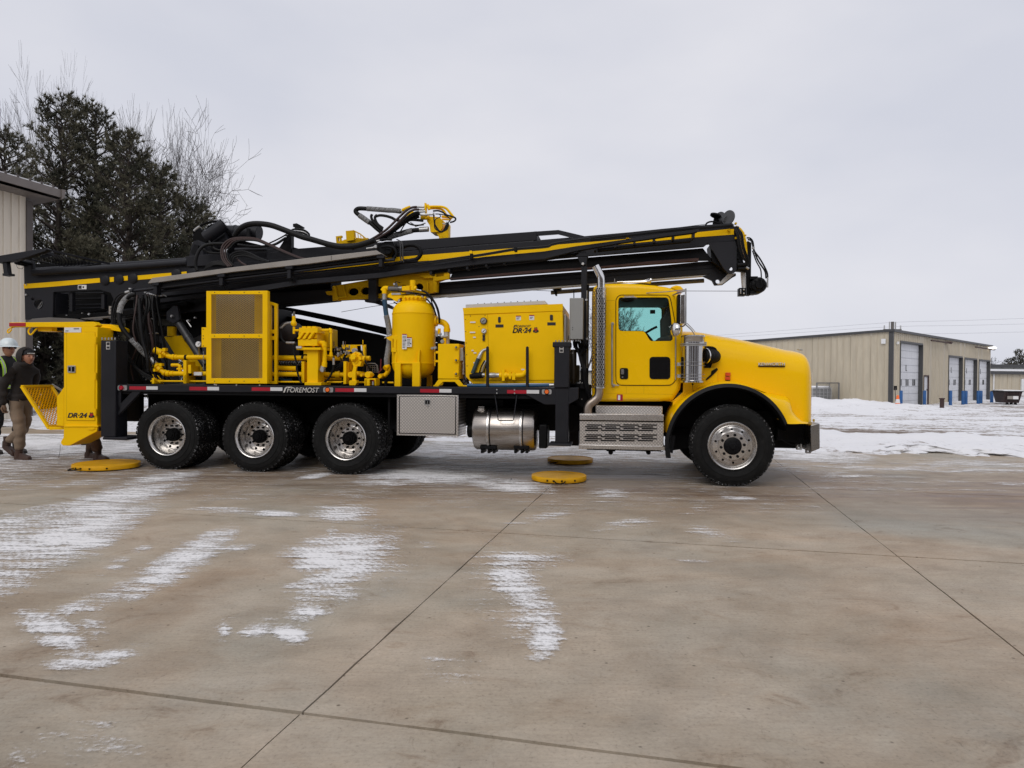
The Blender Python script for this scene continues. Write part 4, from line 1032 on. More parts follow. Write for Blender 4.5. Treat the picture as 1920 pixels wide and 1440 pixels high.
def fender(t0, t1, name='fender'):
    """bulging wheel cover: an inner arch edge at t0 and an outer edge that sweeps back to the hood side"""
    m = part(name, YELC, smooth=60)
    # (angle, outer x, outer y) : outer boundary in the picture
    outer = [(1251, 813), (1252, 802), (1255, 786), (1260, 771.5), (1268, 759), (1279, 748), (1296, 737.5), (1316, 727), (1338, 718), (1360, 713.5), (1385, 714.5), (1405, 720), (1424, 730), (1440, 736.5), (1462, 740), (1484, 743.5), (1491, 745), (1494, 752), (1495, 765), (1502, 778), (1512, 789), (1524, 793.5)]
    n = len(outer)
    inner = []
    for i, (x, y) in enumerate(outer):
        if i <= 15:
            a = math.degrees(math.atan2(ACY - y, x - ACX))
            a = max(a, 27)
            if x < 1256: a = min(a, 192)
            inner.append((ACX + AR * math.cos(math.radians(a)), ACY - AR * math.sin(math.radians(a))))
        else: inner.append(None)
    tail = [(1469, 789), (1472, 794), (1480, 795), (1490, 795), (1500, 794.6), (1512, 794.4)]
    for i in range(16, n): inner[i] = tail[i - 16] if i - 16 < len(tail) else (1520, 794)
    S = 7; grid = []
    for i in range(n):
        col = []
        for q in range(S + 1):
            f = q / S
            x = inner[i][0] + (outer[i][0] - inner[i][0]) * f; y = inner[i][1] + (outer[i][1] - inner[i][1]) * f
            g = 1 - math.sqrt(max(0, 1 - f ** 2.6))
            depth = t0 + (t1 - t0) * (0.10 * f + 0.90 * g)
            if i <= 1: depth = t0 + (t1 - t0) * 0.3 * f
            col.append(T(x, y, t0).xz.to_tuple() + (depth,))
        grid.append([Vector((a, d, b)) for a, b, d in col])
    V = [v for c_ in grid for v in c_]
    m.add(V, [(i * (S + 1) + q, (i + 1) * (S + 1) + q, (i + 1) * (S + 1) + q + 1, i * (S + 1) + q + 1) for i in range(n - 1) for q in range(S)])
    # return lip behind the arch edge
    lip = [c_[0] for c_ in grid]; lip2 = [v + Vector((0, 0.35, 0)) for v in lip]
    m.add(lip + lip2, [(i, i + 1, n + i + 1, n + i) for i in range(n - 1)])
    back = [c_[-1] for c_ in grid]; back2 = [v + Vector((0, 0.45, 0)) for v in back]
    m.add(back + back2, [(i, i + 1, n + i + 1, n + i) for i in range(n - 1)])
    return m
fender(-0.03, HT + 0.03).done()
m = part('fender', YELC); m.cube(front_s - 0.85, front_s + 0.95, 2.10, 2.5, 1.12, 1.3); m.cube(front_s - 0.9, front_s - 0.8, 2.1, 2.5, 0.6, 1.2); m.done()
m = part('fender_flare', RUB, smooth=50)
A_ = arc(ACX, ACY, 119, 190, 22, 44); B_ = arc(ACX + 1, ACY + 2, 110.5, 190, 21.5, 44)
n = len(A_)
V = [T(x, y, -0.05) for x, y in A_] + [T(*p, -0.065) for p in [((a[0] * .35 + b[0] * .65), (a[1] * .35 + b[1] * .65)) for a, b in zip(A_, B_)]] + [T(x, y, -0.02) for x, y in B_] + [T(x, y, -0.02) + Vector((0, .12, 0)) for x, y in B_] + [T(x, y, -0.05) + Vector((0, 0.03, 0)) for x, y in A_]
m.add(V, [(k * n + i, k * n + i + 1, (k + 1) * n + i + 1, (k + 1) * n + i) for k in range(4) for i in range(n - 1)]); m.done()
m = part('inner_wheel_arch', BLK, smooth=60)
I_ = arc(ACX, ACY, 112, 184, 15, 30); n = len(I_)
V = [T(x, y, 0.05) for x, y in I_] + [T(x, y, 0.05) + Vector((0, 0.75, 0)) for x, y in I_]
m.add(V, [(i, i + 1, n + i + 1, n + i) for i in range(n - 1)])
m.poly(I_, 0.78, 0.80); m.done()
m = part('engine_block', PIT, bevel=0.03); m.cube(front_s - 0.9, front_s + 0.9, 0.95, 1.6, 0.6, 1.5); m.done()
m = part('mud_flap', BLK, bevel=0.005); m.poly(P_(d6, [(68, 520), (160, 525), (150, 600), (128, 722), (62, 700)]), 0.05, 0.10); m.done()
# hood notch for the intake
m = part('intake_recess', BLK, smooth=0); m.poly(P_(e2, [(425, 535), (470, 532), (520, 538), (555, 555), (570, 580), (573, 620), (560, 670), (535, 710), (510, 740), (492, 790), (500, 870), (515, 905), (440, 915), (425, 915)]), HT - 0.006, HT - 0.001); m.done()
m = part('intake_duct', [RUB, CHR])
m.tube([(1318, 667, 0.16), (1326, 667, 0.18), (1334, 668, 0.26), (1338, 668.5, 0.42)], 13.5, 22, 6, ribs=1); m.cur = 1
m.tube([(1321.5, 667, .16), (1323.5, 667, .17)], 14.6, 24, 1); m.done()
m = part('hood_latch', BLK, bevel=0.006); m.poly(P_(e2, [(436, 920), (455, 890), (500, 850), (505, 815), (565, 778), (580, 800), (530, 850), (500, 880), (455, 915)]), HT - 0.09, HT - 0.04); m.poly(P_(e2, [(430, 735), (468, 730), (475, 800), (470, 900), (432, 905)]), HT - 0.06, HT - 0.02); m.done()
KC = T(1299, 670, 0.10); ka = mpp(1299, 670, 0.10)
def zpx(y): return T(1299, y, 0.10).z
m = part('air_cleaner', paint('darkened_chrome', (.50, .49, .48), .10, metal=1.0, var=.05)); r_ = 22.4 * ka  # chrome darkened in its colour, standing in for dark reflections
m.lathe((KC.x, KC.y, 0), [(0, zpx(629)), (r_ * 0.93, zpx(629)), (r_, zpx(630.5)), (r_, zpx(633)), (r_ * 0.97, zpx(634)), (r_ * 0.97, zpx(644)), (r_ * 0.86, zpx(647)), (r_ * 0.86, zpx(713)), (r_, zpx(714)), (r_, zpx(717)), (r_ * 0.9, zpx(718.5)), (0, zpx(719))], 'z', 48); ac = m.done()
m = part('band', SLV, ac)
for y in (645.5, 648.3): m.lathe((KC.x, KC.y, zpx(y)), [(r_ * 0.9, -0.006), (r_ * 1.03, -0.006), (r_ * 1.03, 0.006), (r_ * 0.9, 0.006)], 'z', 40)
m.box(1318, 641, 1325, 648, 0.08, 0.1); m.done()
m = part('guard_bar', SLV, ac)
for y in (679, 685.5, 702, 708): m.lathe((KC.x, KC.y, zpx(y)), [(r_ * 1.0, -0.003), (r_ * 1.03, 0.0), (r_ * 1.0, 0.003)], 'z', 40)
m.box(1270, 680, 1277, 686, 0.14, 0.22); m.box(1270, 702, 1277, 708, 0.14, 0.22); m.done()
m = part('guard_bar', BLK, ac); m.poly(P_(e2, [(163, 655), (178, 655), (178, 910), (163, 910)]), 0.09, 0.11); m.tube([(1298.8, 719, .1), (1298.8, 722, .1)], 1.8, 8, 1); m.tube([(1299, 722, .1), (1299.6, 740, .2)], .5, 6, 1); m.done()
m = part('marker_lamp', paint('amber_red_lens', (.60, .07, .015), .3), bevel=0.004); m.box(1360.5, 698.5, 1370, 705, HT - .045, HT); m.box(1360, 706.5, 1369.5, 712.5, HT - .045, HT); m.done()
m = part('marker_lamp', BLK); m.box(1361, 713, 1369, 714.6, HT - .04, HT); m.done()
# badge
kb = part('badge', BLK, bevel=0.001); kb.poly([(1422, 685.6), (1472, 685.6), (1472, 687.8), (1422, 687.8)], HT - 0.012, HT); kb.done()
text('KENWORTH', 'badge_shadow', truck, 1422.6, 680.6, 1472.0, 686.0, HT - 0.010, DEC, thick=0.01)
text('KENWORTH', 'badge_lettering', truck, 1422.3, 679.8, 1471.6, 685.4, HT - 0.018, WHL, thick=0.0)
m = part('hood_ornament_light', SLV, bevel=.004); m.poly(P_(e2, [(1480, 568), (1500, 562), (1525, 567), (1535, 583), (1500, 580)]), 1.0, 1.1); m.done()
# front bumper and hooks
m = part('front_bumper', paint('bumper_steel', (0.30, 0.29, 0.28), 0.25, metal=1.0, var=0.1), bevel=0.012); m.poly([(1519.5, 798), (1521.5, 796), (1536.5, 793.5), (1537.5, 795), (1537.5, 841), (1520.5, 848)], 0.12, 2.4); m.done()
m = part('bumper_mount', BLK, bevel=0.01); m.poly([(1470, 795), (1534, 793), (1519, 798), (1519, 836), (1500, 833), (1456, 826), (1458, 800)], 0.45, 0.60); m.box(1462, 800, 1520, 826, 0.9, 1.6); m.done()
m = part('tow_hook', LGR, bevel=0.006)
for (x0, y0, x1, y1) in ((1494, 833, 1504, 843.5), (1511.5, 836, 1521.5, 850)): m.poly([(x0, y0), (x0 + 3, y0), (x0 + 3, y1 - 2), (x1 - 3, y1 - 2), (x1 - 3, y0), (x1, y0), (x1, y1), (x0, y1)], 0.4, 0.46)
m.done()
m = part('air_hose', BLK); m.tube([(1464, 824, .3), (1474, 830, .3), (1487, 834.5, .3), (1495, 833, .3), (1502, 812, .35)], 1.2, 6, 5); m.done()
m = part('hood_edge_trim', paint('trim_cream', (0.5, 0.38, 0.12), .4), bevel=.003); m.box(1525.5, 786, 1528, 791, HT, HT + .05); m.done()
# mirrors
m = part('mirror', [CHR, BLK], bevel=0.006)
m.box(1275.5, 552, 1284.5, 607, 0.02, 0.24); m.cur = 1; m.box(1270.5, 552, 1276.2, 607, 0.03, 0.22); mr_ = m.done()
m = part('mirror_arm', SLV, mr_)
m.tube([(1285.8, 541, .05), (1285.8, 608, .05)], 1.5, 8, 1); m.tube([(1212, 549.5, TC), (1250, 547, .12), (1285, 543, .05)], 0.8, 6, 1); m.tube([(1262, 553, TC), (1272, 549, .1), (1285, 545, .05)], 1.6, 8, 2)
m.tube([(1285, 608, .05), (1280, 612, .1), (1272, 611, .15), (1265, 616, .22)], 1.4, 8, 4); m.tube([(1286, 609, .05), (1296, 618, .15), (1302, 627, .25)], 1.1, 8, 2); m.tube([(1288, 606, .05), (1298, 616, .15), (1303, 622, .25)], 0.7, 6, 2); m.done()
m = part('mirror', CHR, label='small round convex mirror in front of the door')
c_ = T(1267, 618, 0.0); k_ = mpp(1267, 618, 0.0)
V = []; sg_ = 18
for (rr_, dd) in ((0, -0.05), (0.5, -0.042), (0.85, -0.02), (1.0, 0.02), (0.7, 0.07), (0, 0.09)):
    for j in range(sg_):
        a = 2 * math.pi * j / sg_; V.append(c_ + Vector((rr_ * 8.3 * k_ * math.cos(a) - dd * 0.5, dd, rr_ * 13.5 * k_ * math.sin(a))))
m.add(V, [(i * sg_ + j, (i + 1) * sg_ + j, (i + 1) * sg_ + (j + 1) % sg_, i * sg_ + (j + 1) % sg_) for i in range(5) for j in range(sg_)]); m.done()

# ------------------------------------------------------------------ mast
TM = 0.78                                    # near side of the mast
def chord(name, pts, t0, t1, mat, bevel=0.008, **k):
    m = part(name, mat, bevel=bevel, **k); m.poly(pts, t0, t1); return m.done()
# upper beam with its raised guard bar
chord('upper_beam', [(500, 474), (560, 465.8), (602, 462.5), (640, 460), (751, 451), (822, 446.8), (1006, 433.6), (1006, 450.5), (900, 458.5), (791, 468), (700, 476), (560, 485), (500, 490)], TM + .04, 1.75, CHAR)
for t_ in (TM + .05, 1.62):
    m = part('guard_bar', CHAR, bevel=0.004); m.poly([(1003, 434.0), (1047, 431), (1104, 444.5), (1101, 449), (1082, 447.2), (1046, 437.8), (1006, 440.8)], t_, t_ + .08); m.poly([(1000, 434), (1006.5, 433.5), (1006.5, 452), (1000, 452)], t_ + 0.003, t_ + .083); m.done()
# main web of the mast
mast = chord('mast_web', [(560, 484), (700, 476.5), (791, 468.5), (900, 459.5), (1005, 451.5), (1104, 444.2), (1172, 437), (1240, 430.0), (1300, 424.5), (1376, 419.8), (1378, 452), (1327.5, 456), (1320, 462.5), (1240, 469.5), (1100, 480.5), (1000, 488.8), (912, 497.5), (850, 506), (700, 520), (560, 528)], TM, TM + .05, CHAR)
chord('mast_web', [(560, 484), (900, 459.5), (1240, 430.0), (1376, 419.8), (1378, 452), (1240, 469), (1000, 488), (850, 506), (560, 528)], 1.68, 1.73, CHAR)
chord('top_flange', [(1104, 443.4), (1240, 429), (1300, 423.3), (1374, 418.2), (1374, 422.5), (1300, 427.5), (1240, 433.2), (1104, 447.2)], TM - .03, 1.76, CHAR, 0.004)
m = part('yellow_stripe', YEL, smooth=0)
m.poly([(560, 504), (709, 484.8), (791, 478.2), (880, 471.5), (965, 465), (1080, 455.8), (1160, 449.3), (1300, 436.2), (1364, 429.6), (1376, 429.4), (1376, 439.6), (1300, 445.2), (1200, 454.6), (1100, 464.4), (1000, 473.6), (900, 483), (791, 489.5), (709, 495), (560, 511)], TM - .004, TM); m.done()
chord('middle_beam', [(850, 506.5), (912, 500), (1000, 490.8), (1240, 471.4), (1318, 465), (1336, 488), (1310, 488.4), (1220, 494.4), (1000, 511.4), (843, 523.5)], TM + .1, TM + .16, BLK)
chord('wear_strip', [(843, 521.5), (1000, 506.8), (1120, 500), (1220, 489.5), (1310, 483.5), (1310, 488.8), (1220, 494.9), (1000, 512), (843, 524)], TM + .07, TM + .18, RST, 0.002)
chord('lower_beam', [(200, 583), (350, 567), (500, 549.5), (623, 541.5), (821, 529.6), (1000, 515.8), (1240, 497.7), (1309, 491.0), (1332, 489.3), (1350, 500), (1364, 511.5), (1350, 512.6), (1220, 522.6), (1087, 533), (1020, 538), (822, 552.6), (623, 564.5), (500, 571.5), (350, 586), (200, 600)], 1.0, 1.06, CHAR)
m = part('beam_rib', BLK, smooth=0)
m.poly([(830, 533.5), (1000, 520.8), (1240, 502.3), (1345, 494.6), (1345, 495.4), (1240, 503.2), (1000, 521.8), (830, 534.4)], .992, 1.0)
m.poly([(830, 541), (1000, 528), (1240, 509.5), (1345, 501.6), (1345, 502.2), (1240, 510.2), (1000, 528.8), (830, 541.8)], .992, 1.0); m.done()
chord('slide_rail', [(640, 561), (730, 559), (822, 552.8), (1020, 538.4), (1350, 512.8), (1350, 515.2), (1220, 526), (1020, 541.4), (840, 557), (830, 556), (740, 562.5)], 1.02, 1.12, LGR, 0.003)
m = part('lower_tube', OLV); m.tube([(1033, 548.6, 1.25), (1109, 542.6, 1.25), (1220, 533, 1.25), (1320, 526.2, 1.25)], 3.9, 14, 2); m.done()
chord('tube_hanger', [(1034, 540), (1052, 539), (1049, 544.5), (1040, 544.5)], 1.15, 1.35, BLK, .003); chord('tube_hanger', [(1038, 543), (1044, 543), (1044, 554), (1041, 554)], 1.2, 1.3, BLK, .003)
# dark inner structure under the rear of the mast
chord('mast_underframe', [(215, 500), (350, 488), (600, 471), (620, 520), (620, 560), (500, 572), (392, 586), (392, 560), (225, 600)], 1.15, 1.6, PIT)
chord('mast_support_frame', [(232, 545), (300, 540), (392, 545), (392, 620), (350, 640), (310, 610), (292, 628), (300, 722), (240, 722)], 1.35, 1.9, BLK)
chord('mast_support_frame', [(385, 600), (505, 575), (505, 722), (385, 722)], 1.1, 1.9, BLK)
# crown end
m = part('crown_plate', CHAR, bevel=0.006)
m.poly([(1327.5, 455), (1378, 452), (1381.5, 462), (1381.5, 505), (1377, 511.5), (1364.5, 512.5), (1356, 503)], TM - .05, TM - .02, holes=[ellip(1370.6, 503.8, 3.2, 3.4, 14)])
m.poly([(1327.5, 455), (1378, 452), (1381.5, 462), (1381.5, 505), (1377, 511.5), (1364.5, 512.5), (1356, 503)], 1.72, 1.75, holes=[ellip(1370.6, 503.8, 3.2, 3.4, 14)]); m.done()
chord('crown_block', [(1331, 458), (1366, 455), (1372, 500), (1362, 511), (1335, 490)], TM + .05, TM + .4, BLK)
m = part('crown_column', BLK, bevel=0.008)
m.poly([(1374, 424), (1386, 424), (1390, 470), (1396, 500), (1401, 510), (1380, 508), (1378, 460)], TM, TM + .1)
for (x, y) in ((1381, 475), (1383, 484), (1387, 490)): m.disc(x, y, TM - .02, 2.6, .03, 8)
m.tube([(1382, 497, TM - .03), (1399, 496, TM - .03)], 4.2, 12, 1); m.tube([(1383, 504, TM - .03), (1402, 503.5, TM - .03)], 3, 12, 1); m.done()
m = part('crown_head', YEL, bevel=0.006)
m.poly([(1381, 422), (1390, 428), (1396, 436), (1400, 452), (1402, 480), (1402.5, 486), (1398, 482), (1393, 465), (1386, 440)], TM + .1, TM + .25); m.done()
m = part('crown_fitting', YELD)
m.disc(1380, 418.5, TM, 2.2, .05, 8); m.disc(1367.5, 431, TM - .05, 2.9, .05, 6); 
for (x, y) in ((1393, 441), (1396, 447), (1398, 441), (1394, 449), (1391, 436)): m.disc(x, y, TM - .02, 1.8, .03, 8)
m.disc(1380, 446, TM - .05, 2.2, .03, 8); m.done()
m = part('hoses', RUB)
for k, o_ in enumerate(((0, 0, 1.5), (3, 1, 1.6), (7, -1, 1.6), (10, 3, 1.3))):
    m.tube([(1376 + o_[0], 427 + o_[1], TM - .06), (1382 + o_[0], 440, TM - .1), (1385 + o_[0], 462, TM - .1), (1392 + o_[0], 483, TM - .08), (1400 + o_[0] * .4, 492, TM - .06), (1401, 500, TM - .05)], o_[2], 7, 5)
m.tube([(1400, 446, TM + .1), (1406, 446.5, TM + .1), (1411, 452, TM + .1), (1413, 462, TM + .1), (1414, 470, TM + .1), (1426, 487, TM + .1), (1438, 510, TM + .1), (1439.5, 525, TM + .1)], 1.5, 8, 5)
m.tube([(1402, 449, TM + .1), (1409, 452, TM + .1), (1413, 466, TM + .1), (1421, 488, TM + .1), (1434, 508, TM + .1), (1436.5, 522, TM + .1)], 1.5, 8, 5)
m.tube([(1411, 470, TM + .1), (1418, 490, TM + .1), (1426, 505, TM + .1), (1427.5, 518, TM + .1)], 1.2, 8, 5)
m.done()
m = part('hose_clamp', SLV); m.disc(1413, 464.5, TM + .05, 2.6, .03, 8); m.tube([(1399, 501, TM - .05), (1404, 504, TM - .05)], 2.2, 8, 1); m.done()
chord('jib_post', [(1402, 451), (1409, 455), (1408, 553.5), (1400.5, 553), (1399, 510)], TM + .2, TM + .35, BLK)
chord('jib_link', [(1390.5, 509), (1398.5, 509), (1398.5, 541), (1393, 541)], TM + .1, TM + .2, LGR)
m = part('cable_guide', [BLK, SLV], bevel=.004); m.box(1386, 539.5, 1399, 554, TM + .1, TM + .25); m.cur = 1; m.box(1388, 542, 1390, 551, TM + .08, TM + .1); m.disc(1395, 543, TM + .09, 1.8, .02, 8); m.disc(1395, 550, TM + .09, 1.8, .02, 8); m.done()
m = part('winch', BLK); c_ = T(1424, 533.5, TM + .05); k_ = mpp(1424, 533.5, TM)
m.lathe(c_, [(0, 0), (7 * k_, 0), (8 * k_, .02), (13 * k_, .03), (15.2 * k_, .06), (15.2 * k_, .3), (12 * k_, .32), (0, .32)], 'y', 22); nuts(m, 1, 0, 0, 0)
for k in range(8):
    a = 2 * math.pi * k / 8; m.lathe(c_ + Vector((10.5 * k_ * math.cos(a), .02, 10.5 * k_ * math.sin(a))), [(0, -.01), (1.6 * k_, -.01), (1.6 * k_, .02)], 'y', 8)
m.box(1408, 518, 1421, 523, TM + .1, TM + .3); m.box(1408, 545, 1418, 551, TM + .1, TM + .3); m.tube([(1427.5, 517, TM), (1427, 530, TM)], 1.2, 6, 1); m.done()
m = part('winch_fitting', SLV); m.tube([(1439.3, 520, TM + .08), (1439, 539, TM + .08)], 1.6, 8, 1); m.done()
m = part('wire_rope', PIT); m.tube([(1206, 549.6, 1.6), (1286, 545.6, 1.3), (1386, 545.9, TM + .15)], 0.45, 5, 1)
m.tube([(640, 585, 1.4), (760, 565.5, 1.4), (960, 545.5, 1.4), (1035, 545.8, 1.4)], 0.45, 5, 2); m.done()
m = part('hook_bracket', CHAR, bevel=.004); m.poly([(1318, 518), (1336, 512), (1364, 512), (1380, 512.5), (1380, 517), (1374, 520), (1355, 534), (1340, 535), (1335, 526)], 1.0, 1.06, holes=[ellip(1346, 527.6, 4.2, 4.0, 14)])
m.done()
chord('hook_bracket', [(1345, 533.5), (1349, 530), (1365, 513.5), (1379, 513), (1366, 524), (1354.5, 532.5)], .94, .98, LGR, .003)
m = part('sheave_assembly', paint('winch_grey', (0.06, 0.062, 0.066), .45), bevel=0.003)
def tdisc(mb, x, y, t, rx, ry, th, tilt):
    """flat wheel seen obliquely: wheel axis along the truck, turned by tilt"""
    c = T(x, y, t); k = mpp(x, y, t); n = 28; ax = Vector((math.cos(tilt[0]) * math.cos(tilt[1]), math.sin(tilt[0]), math.sin(tilt[1]))).normalized()
    ref = Vector((0, 0, 1)); ref = (ref - ax * ref.dot(ax)).normalized(); sd_ = ax.cross(ref)
    V = []
    for o_ in (-th / 2, th / 2):
        for i in range(n): a = 2 * math.pi * i / n; V.append(c + ax * o_ + (ref * math.cos(a) + sd_ * math.sin(a)) * ry * k)
    mb.add(V, [tuple(range(n))[::-1], tuple(range(n, 2 * n))] + [(i, (i + 1) % n, n + (i + 1) % n, n + i) for i in range(n)])
tdisc(m, 1366, 408, 1.0, 7, 14, .02, (0.75, -0.1)); tdisc(m, 1350, 409, 1.3, 7, 12, .02, (0.75, -0.1))
cA, cB = T(1365, 412, 1.02), T(1353, 413, 1.3)
m.tube3([cA, cB], 8.5 * k_, 20, 1); m.done()
m = part('sheave_guard', BLK); m.tube([(1322, 424, 1.1), (1326, 418, 1.1), (1334, 415.5, 1.1), (1343, 417, 1.1), (1352, 420, 1.1)], 1.6, 8, 5); tdisc(m, 1342, 404.5, 1.2, 10, 10.5, .02, (0.15, 1.25)); m.poly([(1340, 404), (1350, 404), (1352, 422), (1336, 422)], 1.25, 1.3)
m.tube([(1322, 420.5, 1.1), (1240, 430.5, 1.1), (1180, 436.5, 1.1)], 0.5, 5, 1); m.done()
# front rail, clips
m = part('hose_rail', CHAR, bevel=0.004)
m.poly([(392, 553), (440, 543), (560, 524.5), (710, 511.5), (800, 499.0), (905, 481.6), (1020, 471.2), (1080, 461.5), (1160, 450.5), (1240, 439), (1300, 431.2), (1312, 428.5), (1308, 434), (1300, 436.5), (1240, 444.5), (1160, 456), (1080, 470.5), (1020, 485.5), (905, 494.5), (800, 508), (710, 521), (560, 534), (440, 554), (392, 561)], 0.42, 0.52); m.done()
m = part('rail_hanger', CHAR, bevel=0.003)
for (x, y) in ((1301, 441), (1263, 444), (1227, 448.5), (1190, 452.5), (1154, 458.5), (1116, 464), (1082, 468), (1046, 474), (1012, 480), (978, 483), (946, 489), (912, 494), (876, 499), (842, 505), (808, 509)):
    m.poly([(x - 2.2, y - 6), (x + 2.4, y - 6.5), (x + 1.6, y + 5), (x - 2.6, y + 6)], 0.44, 0.62)
m.done()
m = part('rail_cross_bar', BLK, bevel=.003)
m.poly([(1120, 466), (1200, 458), (1296, 449), (1296, 452.5), (1200, 462), (1120, 471)], 0.5, 0.6); m.poly([(800, 508), (905, 495), (1010, 485), (1080, 474), (1080, 478), (1010, 489), (905, 500), (810, 513)], .5, .6); m.done()
m = part('hoses', RUB)
for dy, r_ in ((0, 1.5), (2.6, 1.2)):
    m.tube([(770, 496 + dy, .40), (791, 492.5 + dy, .38), (850, 484.5 + dy, .36), (905, 476.5 + dy, .36), (965, 466.5 + dy, .36), (1000, 463.5 + dy, .36), (1027, 461 + dy, .36), (1036, 457 + dy, .36), (1060, 452.5 + dy, .36), (1102, 446.8 + dy, .36), (1112, 449 + dy, .36), (1172, 441.5 + dy * .7, .4), (1240, 433.5 + dy * .6, .5), (1300, 427.6 + dy * .6, .6), (1372, 422 + dy * .6, .7)], r_, 7, 5)
m.done()
m = part('rail_clamp', YEL, bevel=.003); m.box(880, 470, 885, 475.5, .33, .38); m.box(1174, 445, 1179, 447.5, .4, .45); m.done()
m = part('rail_clamp', BLK, bevel=.003); m.box(881, 475, 886, 485, .33, .40); m.box(964, 463.5, 969, 471.5, .33, .40); m.box(1174, 440, 1179, 445, .38, .5); m.done()
# yellow carrier under the mast
yel_b = part('mast_carrier', YELD, bevel=0.004)
yel_b.poly([(623, 536.5), (700, 523), (760, 514), (812, 506.5), (842.5, 504.5), (842.5, 523), (834, 524.5), (822, 529), (821, 548), (760, 556), (690, 560.5), (623.5, 564)], 0.88, 0.93, holes=[ellip(662.5, 546.9, 9.6, 7.2, 20), ellip(685.5, 545.6, 8.6, 7.0, 20), ellip(711, 543.8, 7.2, 6.8, 18), ellip(786, 538.5, 7.5, 7.2, 18), ellip(757, 540, 7, 6, 18)])
yel_b.poly([(610, 546.5), (623, 545), (625, 553), (613, 552.8)], 0.9, 1.0); yb_ = yel_b.done()
m = part('rib_plate', YELD, yb_, bevel=.003)
m.poly([(624, 536), (629, 536), (634, 562), (629, 563)], .84, .88); m.poly([(641, 534.5), (643.5, 534), (650, 556), (647.5, 556.5)], .84, .88); m.poly([(634, 556.5), (650, 555), (650, 558), (634, 560)], .84, .88)
m.poly([(800, 528), (803, 527.5), (803, 548), (800, 548)], .84, .88); m.poly([(812, 511), (818, 510.5), (819, 548), (812, 548)], .84, .88); m.poly([(815, 520), (842, 516), (842.5, 523), (815, 527)], .83, .88); m.poly([(780, 514), (812, 508), (812, 521), (796, 522)], .84, .88); m.done()
chord('carrier_backing', [(625, 536), (840, 505), (840, 520), (820, 530), (820, 546), (625, 562)], 0.99, 1.0, PIT, 0)
chord('carrier_tab', [(832, 508.5), (842.8, 507), (842.8, 520), (832, 521)], .84, .9, YEL, .003)
# rest posts under the mast
m = part('mast_rest_post', CHAR, bevel=0.006); m.box(690.3, 520, 705.5, 566, .78, .95); m.poly([(682, 556), (700, 557), (735, 574), (735, 580), (700, 568), (684, 566)], .9, 1.0); m.done()
m = part('mast_rest_post', CHAR, bevel=0.006); m.box(1089, 492, 1099.4, 729, .42, .60); m.poly([(1082.5, 481.5), (1101.5, 481.5), (1099.5, 497), (1089, 497)], .40, .5); m.poly([(1086, 471.5), (1098, 471.5), (1103, 481), (1082, 481)], .46, .6); pst = m.done()
m = part('pin', LGR, pst); m.disc(1092.8, 494.3, .38, 2.6, .03, 14); m.done()
m = part('mast_rest_post', BLK, bevel=0.006); m.box(1099.4, 533, 1103.5, 740, .5, .62); m.done()
m = part('cable_conduit', SLV); m.tube([(1100.5, 545, .42), (1100.5, 690, .42)], .8, 8, 1); m.disc(1099.5, 562, .4, 2.4, .04, 8); m.disc(1101, 635, .4, 2.4, .04, 8); m.done()
m = part('control_cabinet', GRY, bevel=.006); m.box(1067.8, 558.6, 1093.4, 636.5, .18, .46); cc_ = m.done()
m = part('door', GRY, cc_, bevel=.004); m.box(1069.5, 559.6, 1093, 635.8, .165, .181); m.done()
m = part('cable_gland', SLV, cc_, stuff=True)
for x in (1074.5, 1080, 1085.3): m.tube([(x, 631, .2), (x, 640, .2)], 1.5, 8, 1)
m.done()
m = part('indicator', BLK, cc_, stuff=True); m.disc(1073.5, 614, .16, .8, .01, 8); m.disc(1073.5, 618, .16, .8, .01, 8); m.done()
m = part('antenna', BLK); m.tube([(1076, 559, .3), (1076, 543.5, .3)], 0.9, 6, 1); m.done()
m = part('hoses', BLK)
rr = random.Random(8)
for k in range(9):
    x0 = 1074 + rr.random() * 26; b = rr.random() * 5
    m.tube([(x0, 638, .35), (x0 + 1.5, 650, .35), (1086 + b * 1.5, 668, .32 + b * .02), (1091 + b * 1.4, 690, .3), (1093 + b * 1.6, 712, .3), (1099 + b * 1.5, 735, .3), (1106 + b, 752, .35)], 1.5 + rr.random() * 1.1, 7, 4)
for k in range(6):
    x0 = 1077 + k * 4.4; m.tube([(x0, 637, .3), (x0 + rr.uniform(-2, 2), 644, .26), (x0 + rr.uniform(-3, 3), 652, .33)], 1.1, 6, 3)
m.tube([(1066, 717, .3), (1075, 721, .25), (1083, 716, .25), (1090, 712, .3)], 1.1, 6, 4); m.done()
m = part('reservoir', paint('dark_brown_tank', (0.02, 0.014, 0.008), .4)); m.zlathe(1075, 690, .45, [(0, 655), (4.5, 655.5), (6, 658), (6, 715), (4, 721), (0, 722)], 18); m.done()
m = part('hose_clamp', SLV, stuff=True)
for (x, y) in ((1090, 690), (1091, 748.5), (1091.5, 718), (1069.5, 662), (1073.5, 662)): m.disc(x, y, .24, 1.1, .02, 6)
m.done()
chord('deck_end_box', [(1066, 716), (1106, 722), (1106, 770), (1084, 760), (1066, 745)], .5, 1.2, BLK)

